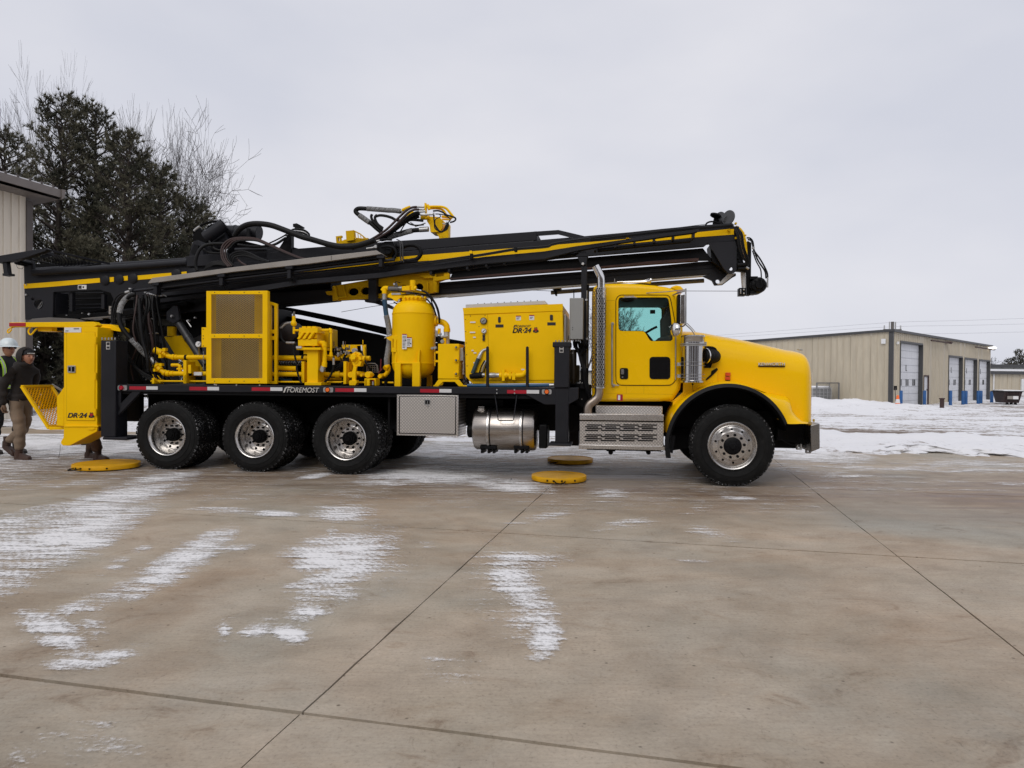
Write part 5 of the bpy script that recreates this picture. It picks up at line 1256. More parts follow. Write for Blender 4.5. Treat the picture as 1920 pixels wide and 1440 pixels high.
# ------------------------------------------------------------------ rear end of the mast
MP = [(44, 487.5), (62, 486.5), (64, 517), (120, 514.5), (240, 507), (350, 499.5), (440, 492), (560, 483), (560, 530), (440, 543), (300, 556), (215, 566), (207, 549), (186, 543.5), (100, 547.5), (99, 597), (47, 599.5)]
m = part('mast_foot_plate', CHAR, bevel=.005)
m.poly(MP, TM, TM + .04, holes=[ellip(72.4, 570.5, 8.6, 9.4, 18), ellip(61.3, 561, 3.0, 3.2, 12)]); m.done()
chord('mast_foot_plate', [(44, 487.5), (62, 486.5), (64, 515), (240, 507), (350, 499.5), (350, 575), (100, 597), (47, 599.5)], 1.70, 1.74, CHAR)
chord('mast_foot_floor', [(100, 590), (210, 585), (350, 565), (350, 572), (210, 596), (100, 598)], TM + .04, 1.7, PIT)
chord('mast_foot_back', [(48, 495), (350, 490), (350, 565), (49, 596)], 1.62, 1.68, PIT, 0)
m = part('cylinder_eye', SLV); m.tube([(70, 580, .95), (76, 572, .95), (79, 566, .95)], [1, 2, 1.2], 8, 3); m.done()
m = part('yellow_stripe', YEL, smooth=0)
m.poly([(44.3, 532.6), (100, 528.3), (187, 521.2), (187.5, 529.6), (97, 537.6), (44.8, 541.2)], TM - .005, TM)
m.poly([(205.6, 519.8), (213.4, 519.3), (213.4, 528), (205.6, 528.6)], TM - .005, TM); m.poly([(231, 517.8), (239.5, 517), (239.5, 525.6), (231, 526.4)], TM - .005, TM)
m.poly([(257.6, 516.6), (320.8, 511.3), (322, 519.5), (258, 524.8)], TM - .005, TM); m.poly([(340, 509.8), (350, 508.9), (350, 516.5), (340, 517.5)], TM - .005, TM); m.done()
for (x, y) in ((196, 525), (222.6, 523.2), (248.6, 521.4), (330.5, 512.5), (360, 509)):
    m = part('pin_boss', CHAR); m.disc(x, y, TM - .02, 9.4, .022, 28); m.disc(x, y - .4, TM - .026, 7.6, .012, 28); m.done()
m = part('mast_tube', CHAR); m.tube([(62, 511.2, .72), (240, 500.6, .74), (352, 492.2, .76)], 5.9, 18, 1); m.tube([(62, 508, 1.6), (352, 489, 1.6)], 5.9, 14, 1); m.done()
m = part('bolt', SLV)
for (x, y, r_) in ((45.6, 494.7, 2.2), (48, 552.5, 2.0), (48.4, 533.6, 1.3), (166, 589, 2.2), (153.4, 587, 1.0), (124, 591, 1.0)): m.disc(x, y, TM - .02, r_, .02, 10)
m.done()
m = part('cross_tube', CHAR)
for (ya, yb) in ((551.5, 549.5), (562, 560), (573.5, 571), (580, 577)): m.tube([(104, ya, 1.1), (195, yb, 1.1)], 2.0, 8, 1)
m.box(130, 548, 135.4, 583.5, TM + .05, TM + .12); m.box(190, 552, 195.5, 579, TM + .05, TM + .12); m.box(100, 548, 104.5, 597, TM + .04, TM + .3); m.done()
m = part('warning_label', [WHL, DEC, RED], smooth=0); m.box(146, 534.2, 162, 542.3, TM - .006, TM - .001); m.cur = 1; m.box(147, 535.5, 152.8, 541.3, TM - .009, TM - .005); m.poly([(154, 538.2), (156, 536.2), (158, 538.2), (156, 540.4)], TM - .009, TM - .005); m.done()
m = part('warning_label', [BEI, DEC], smooth=0); m.box(204, 574, 210, 589, TM - .03, TM - .02); m.cur = 1; m.disc(207.4, 578, TM - .033, 1.1, .01, 8); m.disc(207.4, 584.5, TM - .033, 1.1, .01, 8); m.done()
chord('tie_plate', [(60, 597.5), (92, 595), (140, 597.5), (160, 602), (160, 604.5), (50, 604.5)], .75, .95, OLV, .004)
chord('tie_plate', [(150, 597), (208, 592), (208, 595), (160, 599)], .7, .9, OLV, .003); m = part('cylinder_bracket', BLK, bevel=.004); m.box(192, 595, 198, 607, .8, .9); m.box(160, 598, 208, 606, 1.1, 1.3); m.done()
# mesh work platform on top of the mast foot
def plane4(A, B, C, D_):                       # 4 corners (px, py, t) -> surface function
    a, b, c, d = (T(*A), T(*B), T(*C), T(*D_)); n = ((b - a).cross(d - a)).normalized()
    return lambda u, v, o=0: a * (1 - u) * (1 - v) + b * u * (1 - v) + c * u * v + d * (1 - u) * v + n * o
m = part('work_platform', CHAR, bevel=.003)
m.poly([(-6, 481), (0, 479.2), (30, 474), (80, 466), (86, 465), (88, 467), (84, 471), (50, 482), (20, 490), (0, 492.2), (-6, 493)], .40, .50)
m.pbar((84, 467.3, .45), (205, 494.5, 1.2), .06, 3.8); m.pbar((80, 472, .5), (100, 476.5, .7), .05, 2); m.pbar((100, 476.3, .7), (76, 482, .5), .05, 1.8); m.pbar((60, 486.5, .55), (112, 498.5, .9), .05, 2.0); m.pbar((190, 494.5, 1.15), (150, 500, 1.0), .05, 1.4); m.pbar((45, 484, .55), (62, 486, .6), .1, 4)
wp = m.done()
m = part('platform_mesh', CHAR, wp, stuff=True); m.expanded(plane4((64, 485, .55), (100, 476, .75), (183, 494.5, 1.15), (120, 500, .95)), 9, 22, .3, .006); m.done()
m = part('hanging_post', CHAR, wp, bevel=.003); m.poly([(4, 491), (11.6, 491), (15, 515), (7, 515)], .42, .5); m.poly([(4.5, 512.5), (16, 512), (16, 516), (4.5, 517)], .40, .52); m.done()
m = part('winch', BLK, wp); m.disc(30, 491, .6, 5.2, .2, 14); m.disc(37, 490, .55, 4.0, .2, 12); m.tube([(31, 495, .6), (33, 502, .6), (41, 504, .6), (44, 500, .7)], .4, 5, 4); m.done()

# ------------------------------------------------------------------ yellow tail frame, cabinet, fold-down platform
chord('tail_rail', [(17, 604.6), (175, 603.2), (182, 609.5), (176, 613.2), (17, 613.0)], 0.02, 0.14, YEL, .004, )
m = part('reflective_strip', RED, smooth=0); m.box(17.2, 605.3, 47.7, 611.8, 0.014, 0.0195); m.done()
chord('tail_rail', [(180, 607.5), (208, 608.2), (226, 615.5), (226, 622), (200, 618), (182, 613)], .3, .5, YEL, .004)
m = part('tail_hook', YEL); m.tube([(27, 613, .06), (17, 617, .06), (14, 622, .06), (16.5, 624, .06), (22, 618, .06)], 1.3, 8, 4); m.tube([(58, 613, .06), (53.5, 620, .06), (55, 626, .06), (59, 627, .06), (66, 619, .06), (70, 616, .06)], 1.5, 8, 4); m.box(71, 613, 97, 621, .1, .3); m.done()
m = part('tail_bracket', BLK); m.box(97, 614, 119, 620, .2, .5); m.done()
cab2 = part('tool_cabinet', YEL, bevel=.006); cab2.box(119.7, 613, 182.4, 799, 0.02, .36); kab = cab2.done()
m = part('cabinet_door', YEL, kab, bevel=.003); m.box(125.3, 623, 177.6, 788, 0.010, 0.021); m.done()
m = part('door_seam', YELD, kab, smooth=0); m.box(124.6, 622.2, 178.3, 789, 0.0165, 0.0195); m.done()
m = part('hinge', YEL, kab, bevel=.002)
for y in (638, 705, 773): m.box(177.4, y - 6, 180.6, y + 6, -.006, .012); m.tube([(179.2, y - 7, -.006), (179.2, y + 7, -.006)], 1.0, 8, 1)
m.done()
m = part('latch', [SLV, DGL], kab, bevel=.002); m.poly(rrect(126.4, 685.3, 140.9, 698.8, 1.5), -.006, .012); m.cur = 1; m.box(128, 688, 132.5, 696, -.009, -.004); m.box(134.3, 687.5, 139.5, 697, -.009, -.004); m.done()
m = part('maker_plate', [WHL, DEC], kab, smooth=0); m.box(120.6, 614, 151.6, 623.2, .008, .0185); m.cur = 1; m.box(138, 615.8, 148, 617.2, .005, .0085); m.box(122.5, 619.8, 128, 621, .005, .0085); m.done()
text('DR·24', 'lettering', kab, 126.6, 774.0, 163.4, 783.2, .006, DEC, shear=.25, thick=.035)
def emblem(parent, x, y, r, t):
    m = part('emblem', [DEC, RED], parent, smooth=0)
    for (dx, dy, rx, ry) in ((-.62, .45, .34, .42), (.62, .45, .34, .42), (-.28, -.62, .22, .26), (.28, -.62, .22, .26), (0, .78, .5, .2)): m.poly(ellip(x + dx * r, y + dy * r, rx * r, ry * r, 12), t, t + .003)
    m.cur = 1
    m.poly([(x, y + .55 * r), (x - .55 * r, y - .05 * r), (x - .6 * r, y - .45 * r), (x - .25 * r, y - .6 * r), (x, y - .2 * r), (x + .25 * r, y - .6 * r), (x + .6 * r, y - .45 * r), (x + .55 * r, y - .05 * r)], t - .003, t + .0005); m.done()
emblem(kab, 171.2, 778.2, 5.6, .0055)
m = part('cabinet_base', YEL, kab, bevel=.004)
m.poly([(119.7, 799.3), (182.6, 799.3), (181.8, 808.7), (130, 835.8), (118, 835.4), (113.8, 831), (114.6, 827), (119, 820)], 0.0, .03)
m.poly([(119.7, 798), (184, 798), (184, 800.6), (119.7, 800.6)], -.012, .2); m.poly([(119.7, 800), (182.6, 799.3), (181.8, 808.7), (130, 835.8), (119, 820)], .42, .45)
m.poly([(165, 801.5), (177, 801.5), (178, 804.5), (172, 806.5), (165, 806)], -.012, -.002); m.done()
m = part('cabinet_base', YELD, kab, bevel=.004); A_ = [T(181.8, 808.7, .03), T(130, 835.8, .03)]; B_ = [v + Vector((0, .42, 0)) for v in A_]; m.add(A_ + B_, [(0, 1, 3, 2)]); m.done()
chord('cabinet_flange', [(119.7, 725.6), (106.5, 745.5), (106.5, 798), (119.7, 799)], .03, .06, YEL, .003)
m = part('fold_down_platform', YEL, bevel=.003)
fA, fB = (41.5, 724.5, .12), (92.5, 803.5, .12)
vA_, vB_ = T(*fA), T(*fB); sh = Vector((0, .55, 0))
m.bar(vA_, vB_, .05, .038); m.bar(vA_ + sh, vB_ + sh, .05, .038); m.bar(vA_, vA_ + sh, .038, .05)
m.poly([(89, 800.5), (120, 800.5), (120, 805.8), (92, 806)], .10, .16); m.poly([(92, 797), (120, 797), (120, 800.5), (92, 800.5)], .5, .67); fp = m.done()
n_ = (vB_ - vA_).cross(sh).normalized()
m = part('platform_mesh', YEL, fp, stuff=True); m.expanded(lambda u, v, o=0: vA_ + (vB_ - vA_) * (.02 + .96 * v) + sh * (.04 + .92 * u) + n_ * o, 9, 26, .30, .006); m.done()
m = part('grab_rail', SLV); m.tube([(98, 720, .7), (108, 726, .7), (119, 732, .7)], .9, 6, 2); m.tube([(101, 724, .7), (110, 729.5, .7), (119, 735, .7)], .9, 6, 2); m.done()
m = part('hanging_wire', BLK); m.tube([(113, 834, .02), (112.6, 845, .02), (110, 859, .02)], .35, 5, 3); m.done()

# ------------------------------------------------------------------ machinery on the deck
rr = random.Random(21)
MESHP = paint('tan_mesh_paint', (.50, .33, .09), .5, var=.1, spec=.2)  # tan, less saturated than the main yellow
# radiator guard box with expanded-metal windows
gb = part('radiator_guard', YEL, bevel=.004)
gb.poly([(387, 545.6), (501, 545.6), (501, 719.4), (386.5, 719.2)], .04, .07, holes=[[(396, 551.8), (492, 551.8), (492, 626), (396, 626)], [(396, 634.2), (491.8, 634.2), (491.8, 709.3), (396, 709.3)]])
gb.box(387, 545.6, 501, 549, .07, .10); gb.box(387, 716, 501, 719.3, .07, .10); gb.box(499, 545.6, 502.0, 719.4, .05, .11); gb.box(386.5, 545.6, 389.5, 719, .07, .10)
gb.box(377.8, 613.8, 388, 651, .045, .06); gb = gb.done()
m = part('radiator_frame', YELD, gb, bevel=.003); m.box(389, 549, 404, 632, .14, .16); m.box(477, 549, 497, 632, .14, .16); m.box(389, 634, 414, 716, .14, .16); m.box(485, 633, 497, 716, .14, .16); m.done()
m = part('radiator_core', paint('radiator_fins', (0.11, 0.095, 0.085), .6, var=.3, scale=60), gb); m.box(389, 549, 493, 717, .30, .33); m.done()
for (y0, y1, ny) in ((551.4, 626.4, 40), (633.8, 709.8, 40)):
    m = part('guard_mesh', MESHP, gb, stuff=True, smooth=0); m.expanded(plane4((395.6, y0, .052), (492.4, y0, .052), (492.4, y1, .052), (395.6, y1, .052)), 17, ny, .17, .006); m.done()
m = part('guard_bolts', DEC, gb, stuff=True)
for y in (548, 630, 714.6):
    for x in (402, 430, 457.5, 485.5): m.disc(x, y, .034, .9, .006, 8)
for y in (617, 629.5, 635, 648.5): m.disc(380.8, y, .039, .9, .006, 8)
m.done()
m = part('guard_side_frame', YEL, bevel=.003)
m.poly([(504.7, 565), (518.8, 569.5), (518.8, 719.8), (504.7, 719.8)], .22, .27, holes=[[(507.5, 571), (514, 573.5), (514, 618), (507.5, 618)], [(507.5, 625), (514, 625), (514, 630.5), (507.5, 630.5)], [(507.5, 637), (514, 637), (514, 715), (507.5, 715)]]); m.done()
# long yellow manifold pipes
m = part('manifold_pipe', YEL)
m.tube([(292, 657, .5), (299, 660, .5), (307, 663.5, .5), (319, 668.8, .5), (332, 669.8, .5), (387, 670, .5), (520, 671, .5), (662, 672, .5), (694, 672, .5)], 4.5, 16, 4); up_ = m.done()
m = part('pipe_coupling', YEL, up_)
for (x, y, r_, w_) in ((294.5, 658, 6.3, 4), (302, 661, 6.6, 3), (309.5, 664.3, 5.8, 3), (326, 669.6, 5.6, 2.2), (331.5, 669.8, 5.3, 1.5)): m.tube([(x - w_, y - w_ * (.45 if x < 315 else 0), .5), (x + w_, y + w_ * (.45 if x < 315 else 0), .5)], r_, 16, 1)
m.box(304, 652.5, 310, 658, .42, .48); m.box(297, 664, 302, 671, .40, .46); m.done()
m = part('pipe_clamp', BLK, up_)
for x in (349.5, 568.5, 648): m.tube([(x - 2, 670.2, .5), (x + 2, 670.2, .5)], 5.2, 16, 1)
m.done()
m = part('manifold_pipe', YEL)
m.tube([(291.5, 684.5, .45), (297, 690.5, .45), (304, 696, .45), (313, 700, .45), (325, 700.6, .45), (387, 701, .45), (520, 701.8, .45), (650, 702.5, .45), (690, 702.8, .45)], 4.5, 16, 4); lo_ = m.done()
m = part('pipe_coupling', YEL, lo_)
for (x, y, r_, dx, dy) in ((293, 686, 6.2, 2, 2.2), (299, 692, 6.2, 2, 2), (309, 699, 6, 2, 1), (316, 700.4, 5.8, 3, 0), (324, 700.6, 5.4, 2, 0), (352, 701, 5.6, 3, 0), (634, 702.4, 7.2, 4, 0)): m.tube([(x - dx, y - dy, .45), (x + dx, y + dy, .45)], r_, 16, 1)
m.box(297.5, 681, 303, 686, .36, .42); m.box(287, 691, 291, 696.5, .36, .42)
m.tube([(322, 684.5, .45), (334, 684.5, .45), (337.5, 686, .45), (337.5, 698, .45)], 3.2, 12, 1); m.tube([(332, 691.5, .45), (343, 691.5, .45)], 2, 8, 1); m.done()
m = part('pipe_tag', WHL, lo_, smooth=0); m.box(363.5, 697.5, 378, 703.8, .30, .33); m.done()
m = part('valve_wheel', BLK, lo_); m.disc(354, 701, .33, 3.6, .04, 16); m.done()
m = part('hose_end', SLV, lo_); m.tube([(282, 669, .45), (286.5, 676, .45), (291, 683, .45)], [3.2, 4.2, 5.2], 14, 2); m.done()
m = part('small_pipe', YEL); m.tube([(283, 714.6, .35), (400, 715, .35), (520, 716, .35), (640, 716.5, .35), (738, 717.5, .35)], 1.7, 8, 1)
m.tube([(520, 690, .5), (548, 691, .5), (556, 691, .5)], 4.6, 14, 1); m.tube([(572, 711, .6), (640, 711.5, .6)], 3, 10, 1); m.done()
for (x0, y0, x1, y1) in ((343.4, 675.5, 349.3, 718), (352.5, 684, 358, 700), (565, 677.5, 570.5, 718), (643.8, 677.5, 649.3, 720), (284.5, 709, 289, 719.5), (343.8, 703, 349.2, 719)):
    m = part('pipe_stand', YEL, bevel=.003); m.box(x0, y0, x1, y1, .26, .32); m.box(x1 - .5, y0 + 2, x1 + 4, y1, .32, .5); m.done()
m = part('chain', YELD); 
for (pts) in ([(286, 702), (288, 707), (291, 712), (296, 715), (301, 718)], [(295, 704), (298, 708), (302, 712)]):
    for (a, b) in zip(pts[:-1], pts[1:]): m.tube([(a[0], a[1], .28), ((a[0] + b[0]) / 2 + .8, (a[1] + b[1]) / 2, .28), (b[0], b[1], .28)], .7, 5, 3)
m.done()
m = part('pressure_gauge', [SLV, WHL, DEC]); m.disc(371.2, 645.4, .2, 6.0, .05, 22); m.cur = 1; m.disc(371.2, 645.4, .19, 5.1, .02, 22); m.cur = 2; m.tube([(371, 646, .185), (374, 643, .185)], .4, 5, 1); m.cur = 0; m.tube([(373, 650, .22), (373.5, 665, .35)], 1.4, 8, 1); m.done()
m = part('drop_chain', SLV)
for k in range(9): m.tube([(381 + (k % 2), 659 + k * 4, .3), (381 + ((k + 1) % 2), 662 + k * 4, .3)], .8, 5, 1)
m.done()
m = part('support_bracket', YELD, bevel=.004); m.poly([(307.5, 631.7), (340, 629), (346, 640), (365.8, 664), (380, 684), (380, 696), (359, 696), (326.7, 663)], .95, 1.0); m.done()
m = part('breather', YELD); m.zlathe(322.5, 620, 1.0, [(0, 612.6), (8.2, 612.8), (8.2, 629), (9, 630), (0, 631)], 20); m.done()
cylr = part('lift_cylinder', paint('cylinder_grey', (0.03, 0.031, 0.034), .4, spec=.5)); cylr.tube([(333, 602, .8), (352, 632, .78), (371, 662, .76), (385, 684, .75)], 7.2, 18, 1)
cylr.tube([(350, 629, .79), (354, 635, .78)], 7.9, 18, 1); cylr = cylr.done()
m = part('cylinder_mount', CHAR, cylr, bevel=.004); m.poly([(312, 585), (325, 573), (333, 575), (336, 600), (325, 607), (312, 600)], .72, .78); m.poly([(300, 575), (385, 555), (385, 570), (330, 592), (300, 592)], 1.0, 1.1); m.done()
m = part('mount_pin', SLV, cylr); m.disc(321, 592.5, .68, 2.6, .05, 14); m.disc(321, 592.5, .67, 1.3, .02, 10); m.done()
m = part('hydraulic_fitting', SLV); m.tube([(350, 601, .6), (355, 608, .6), (358.5, 613, .6)], 1.3, 8, 1); m.disc(352, 601, .58, 2, .05, 8); m.disc(281, 625, .5, 2, .05, 8); m.disc(292, 624.5, .5, 1.7, .05, 8); m.disc(284, 597.5, .5, 1.3, .05, 8); m.disc(364.5, 595.5, .8, 1.6, .05, 8)
m.disc(268.5, 706, .4, 1.6, .05, 8); m.disc(273.5, 711.5, .4, 1.2, .05, 8); m.done()

# hose bundle hanging from the mast at the rear
m = part('hose_end', [LGR, CHAR]); m.tube([(235.5, 548.5, .5), (243, 546.5, .5)], 2.6, 10, 1); m.tube([(242, 541.5, .5), (247, 541.5, .5), (247, 552, .5), (243, 552, .5)], 1.6, 8, 1); m.cur = 1; m.tube([(247, 546, .5), (251, 546, .5)], 5.4, 12, 1); m.tube([(251, 545.5, .5), (290, 541, .5)], 2.7, 12, 1); m.done()
def brush_hose(pts, r, mat=RUB, seg=8, n=6, name='hose', ribs=0, **k):
    m = part(name, mat, **k); m.tube(pts, r, seg, n, ribs=ribs); return m.done()
brush_hose([(236, 548.5, .5), (225, 551.5, .48), (216, 560, .46), (210.5, 575, .44), (209.5, 595, .42), (211, 612, .4), (214.5, 634, .35)], 1.6)
brush_hose([(243, 551, .5), (230, 556, .5), (221, 569, .5), (216, 590, .48), (216.5, 612, .44), (219, 633, .4)], 1.5)
brush_hose([(240, 550, .45), (228, 554, .45), (218.5, 566, .45), (213, 584, .42), (212.5, 606, .4), (217, 632, .4)], 1.3)
bigh = brush_hose([(254, 551.5, .45), (243, 555, .42), (231, 566, .38), (224.5, 583, .34), (224, 600, .32), (228, 613, .32), (237, 626, .34), (248, 638, .36), (258, 649, .38), (268, 660, .42), (276, 667, .45), (284, 672, .45)], 4.3, RUB, 14, name='suction_hose')
def braid(mb, pts, r, turns=26, both=True, w=.7):
    P = catmull([T(*p) for p in pts], 14); k = mpp(*pts[0]); R = r * k; n = len(P)
    fr_ = []; N0 = None
    for i, p in enumerate(P):
        d = (P[min(i + 1, n - 1)] - P[max(i - 1, 0)]).normalized()
        if N0 is None: N0 = d.cross(Vector((0, 1, 0))).normalized()
        N0 = (N0 - d * N0.dot(d)).normalized(); fr_.append((p, N0.copy(), d.cross(N0)))
    for sgn in ((1, -1) if both else (1,)):
        for s0 in range(6):
            pts3 = []
            for i in range(n):
                a = sgn * 2 * math.pi * turns * i / n / 6 + s0 * math.pi / 3; p, A, B = fr_[i]; pts3.append(p + (A * math.cos(a) + B * math.sin(a)) * R)
            mb.tube3(pts3, w * k, 3, 1, cap=False)
m = part('braided_sleeve', BRD, bigh, stuff=True)
braid(m, [(250, 552, .45), (238, 558, .41), (228, 571, .36), (224, 587, .335)], 4.6, 26); braid(m, [(246, 636, .36), (257, 648, .38), (267, 659, .42), (275, 666.5, .45)], 4.6, 26); m.done()
brush_hose([(261, 560, .35), (262.5, 585, .32), (264.5, 615, .3), (268, 640, .3), (273.5, 660, .3), (277, 678, .3), (278, 696, .33)], 3.6, RUB, 12, 12, 'corrugated_conduit', ribs=1)
for k in range(16):
    x0 = rr.uniform(251, 297); t_ = rr.uniform(.42, .8); xm = x0 + rr.uniform(-10, 16); xe = xm + rr.uniform(-4, 28)
    brush_hose([(x0, rr.uniform(552, 556), t_), (x0 + rr.uniform(-3, 3), 575, t_ - .05), (xm, rr.uniform(600, 620), t_ - .1), (xm + rr.uniform(0, 10), 650, t_ - .08), (xe, rr.uniform(680, 700), t_), (xe + rr.uniform(-8, 14), 714, t_ + .05)], rr.uniform(1.2, 2.4), RUBR if k % 5 == 3 else RUB, 8, 4)
for (a, b, cx_, dx) in ((240, 238, 262, 0), (238, 243, 268, 6), (236, 252, 275, 12)):
    brush_hose([(a, 660, .4), (b, 672 + dx, .38), (cx_ - 8, 690 + dx * .6, .38), (cx_ + 12, 708, .4), (cx_ + 34, 717, .42)], 1.6, RUB)
m = part('hose_fittings', SLV, stuff=True)
for k in range(7): x = 271 + k * 4.2 + rr.uniform(-1, 1); y = 548 + rr.uniform(-2, 6); m.tube([(x, y, .45), (x + rr.uniform(1, 4), y + rr.uniform(-1, 2), .45)], 1.5, 6, 1)
for k in range(6): x = 298 + k * 2.4; m.tube([(x, 553 + rr.uniform(-1, 4), .5), (x + 2, 554 + rr.uniform(-1, 4), .5)], 1.1, 6, 1)
m.done()
m = part('shroud', PIT, bevel=.01); m.box(236, 640, 270, 719, .75, 1.2); m.poly([(245, 600), (262, 606), (268, 720), (240, 720)], .62, .7); m.done()
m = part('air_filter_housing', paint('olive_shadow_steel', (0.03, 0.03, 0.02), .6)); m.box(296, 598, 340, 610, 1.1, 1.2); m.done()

# hose tray along the front of the mast
tray = chord('hose_tray', [(276.9, 531.2), (285, 521.3), (440, 500.6), (580, 483.2), (705.8, 469.3), (715.2, 476.2), (580, 494.2), (440, 509.3), (290, 530)], .28, .62, BEI, .003)
m = part('tray_channel', BLK, tray); m.poly([(288, 531), (440, 510.3), (580, 495.2), (712, 478), (712, 484), (580, 502), (440, 518), (290, 540)], .34, .6); m.done()
m = part('tray_joint', BLK, tray, smooth=0); m.box(620.7, 479.5, 621.3, 487.5, .277, .281); m.done()
for (ya, yb, t_, r_) in ((540.5, 490.0, .36, 2.5), (547.8, 496.5, .42, 2.2)):
    m = part('feed_tube', CHAR); m.tube([(294, ya, t_), (440, ya - 17.8, t_), (560, ya - 32, t_), (712, yb, t_), (740, yb - 3, t_)], r_, 12, 4); m.done()
m = part('feed_tube', CHAR); m.poly([(300, 560), (392, 549), (392, 556), (300, 567)], .7, .76); m.done()
for (x, y0, y1) in ((290.5, 530, 552), (414, 514, 535), (541.5, 499, 522), (713, 479, 500)):
    m = part('tray_clamp', CHAR, tray, bevel=.003); m.box(x - 6.5, y0, x + 6.5, y0 + 5, .27, .35); m.box(x - 3.2, y0 + 4, x + 3.2, y1, .29, .40); m.disc(x - 7.5, y0 + 3, .26, .9, .01, 6); m.done()
m = part('drip_bolts', BLK, stuff=True)
for (x, y) in ((414, 537), (543, 524), (714, 502)):
    for k in range(4): m.tube([(x - 2 + k * 4, y, .4), (x - 1.4 + k * 4, y + 4 + k, .4)], .7, 5, 1)
m.done()

# ---- plunger pump on its pedestal
m = part('pump_pedestal', YEL, bevel=.004); m.box(575.6, 655, 596, 720, .18, .40); m.box(571, 717, 602.3, 722.5, .12, .46); m.box(556, 651.5, 601, 656, .12, .5); m.box(594, 660, 606, 720, .42, .5); m.box(569, 656, 576, 664, .2, .3); m.done()
pump = part('pump', YEL, bevel=.004)
pump.box(560.4, 614.4, 595.4, 624, .16, .42); pump.box(559.6, 623, 594.5, 637.5, .26, .5); pump.box(558.8, 636, 594.6, 648.5, .16, .44)
for x in (569.5, 579, 588): pump.box(x - 3.6, 611.8, x + 3.8, 615, .18, .38)
for k in range(3): x = 557.2 + k * 9.6; pump.poly([(x, 634.2), (x + 7.5, 623.2), (x + 12, 623.2), (x + 12, 625), (x + 4.6, 635.6), (x, 635.6)], .14, .24)
pump.poly([(586.5, 634.5), (593, 624.5), (594, 624.5), (594, 634)], .2, .25)
for x in (568.5, 588): pump.tube([(x, 648, .22), (x, 651.5, .22)], 2.4, 10, 1)
pump.poly([(572, 648.5), (578, 644), (584, 648.5)], .15, .2); pump = pump.done()
m = part('pump_body', YELD, pump, bevel=.01); m.box(597, 616, 616, 652, .5, .85); m.done()
m = part('relief_valve', YEL); m.tube([(551.2, 626, .3), (551.2, 612.5, .3)], 2.3, 12, 1); m.tube([(551.2, 611.5, .3), (551, 608.5, .3), (550.6, 605, .3), (550.8, 601, .3)], [3.4, 5.4, 5.6, 3.4], 16, 3); m.tube([(551, 603, .3), (551, 592.5, .3)], 3.2, 12, 1); m.tube([(551.2, 619.5, .3), (561, 619.4, .3)], 2.1, 10, 1); rv = m.done()
m = part('valve_cap', OLV, rv); m.tube([(551, 592, .3), (551, 588, .3), (552, 584, .3)], [2.6, 2.2, 1.4], 10, 1); m.done()
m = part('discharge_pipe', YEL); m.tube([(595, 619.4, .3), (619.5, 619.2, .3), (620.6, 620.4, .3), (620.6, 664, .3)], 2.1, 12, 1); m.tube([(617, 618, .3), (622, 619.5, .3)], 3.2, 12, 1); m.tube([(620.6, 619, .3), (620.6, 624, .3)], 3.3, 12, 1)
m.tube([(620.6, 661, .3), (620.6, 668.5, .3)], 3.2, 12, 1); m.tube([(610, 666.5, .3), (624, 667.5, .3)], 1.9, 10, 1); m.disc(610.5, 666.5, .28, 2, .04, 6); m.done()
m = part('suction_pipe', YEL); m.tube([(596, 643, .26), (604, 643, .24), (608.4, 647, .24), (608.6, 684, .24)], 4.0, 16, 3); m.tube([(607.5, 641.5, .24), (608.4, 650, .24)], 5.0, 16, 1); m.tube([(608.6, 679, .24), (608, 688, .24)], 5, 16, 1); sp = m.done()
m = part('hose_end', SLV, sp); m.tube([(606.5, 687, .24), (603.6, 695, .24)], 5.2, 14, 1); m.disc(603.8, 694, .18, 4, .05, 8); m.done()
m = part('drain_hose', RUB); m.tube([(625.5, 668, .28), (625.6, 680, .28), (623.6, 695, .28), (616, 710, .28), (605, 719, .28)], 2.0, 8, 5); dh = m.done()
m = part('hose_end', SLV, dh); m.tube([(625.6, 671, .27), (625.6, 684, .27)], 2.4, 10, 1); m.done()
m = part('return_hose', RUB); m.tube([(544, 604.6, .34), (534, 608, .34), (527.2, 615, .34), (525, 624, .34), (527.5, 634, .34), (533, 641, .34), (538, 642.6, .34)], 2.2, 10, 5); rh_ = m.done()
m = part('hose_end', SLV, rh_); m.tube([(545.5, 604.6, .34), (535, 607.4, .34), (526.4, 615.5, .34)], 2.3, 10, 3); m.tube([(537, 642.6, .34), (553, 643, .34)], 2.4, 10, 1); m.done()
m = part('valve_plate', LGR); m.box(555, 649, 565, 653, .1, .12); m.done()
m = part('drain_hose', RUB); m.tube([(552, 646, .2), (551.5, 660, .2), (555.5, 680, .2), (557.5, 696, .2), (562, 712, .2), (566, 719, .2)], 1.9, 8, 5); m.done()
m = part('drum', paint('belt_drum', (0.022, 0.016, 0.016), .6)); c_ = T(536, 621, .7); k_ = mpp(536, 621, .7)
m.lathe(c_, [(0, 0), (12 * k_, 0.02), (19 * k_, .05), (19 * k_, .3), (0, .3)], 'y', 28); m.box(520, 640, 548, 668, .75, 1.0); m.done()
m = part('coil_spring', LGR, stuff=True)
for k in range(14): x = 524 + k * 3.1; m.tube([(x, 677, .75), (x + 1.8, 681, .72), (x, 685, .75)], .5, 4, 2)
for k in range(8): x = 524 + k * 3.2; m.tube([(x, 696, .75), (x + 1.6, 700, .72)], .5, 4, 1)
m.done()
m = part('water_hose', BLU); m.tube([(505, 650, .5), (508, 665, .5), (510, 690, .5), (512, 712, .5)], 2.6, 10, 4); m.tube([(520, 700, .55), (526, 709, .5), (534, 713, .5), (548, 713, .55)], 3.2, 10, 4); m.done()
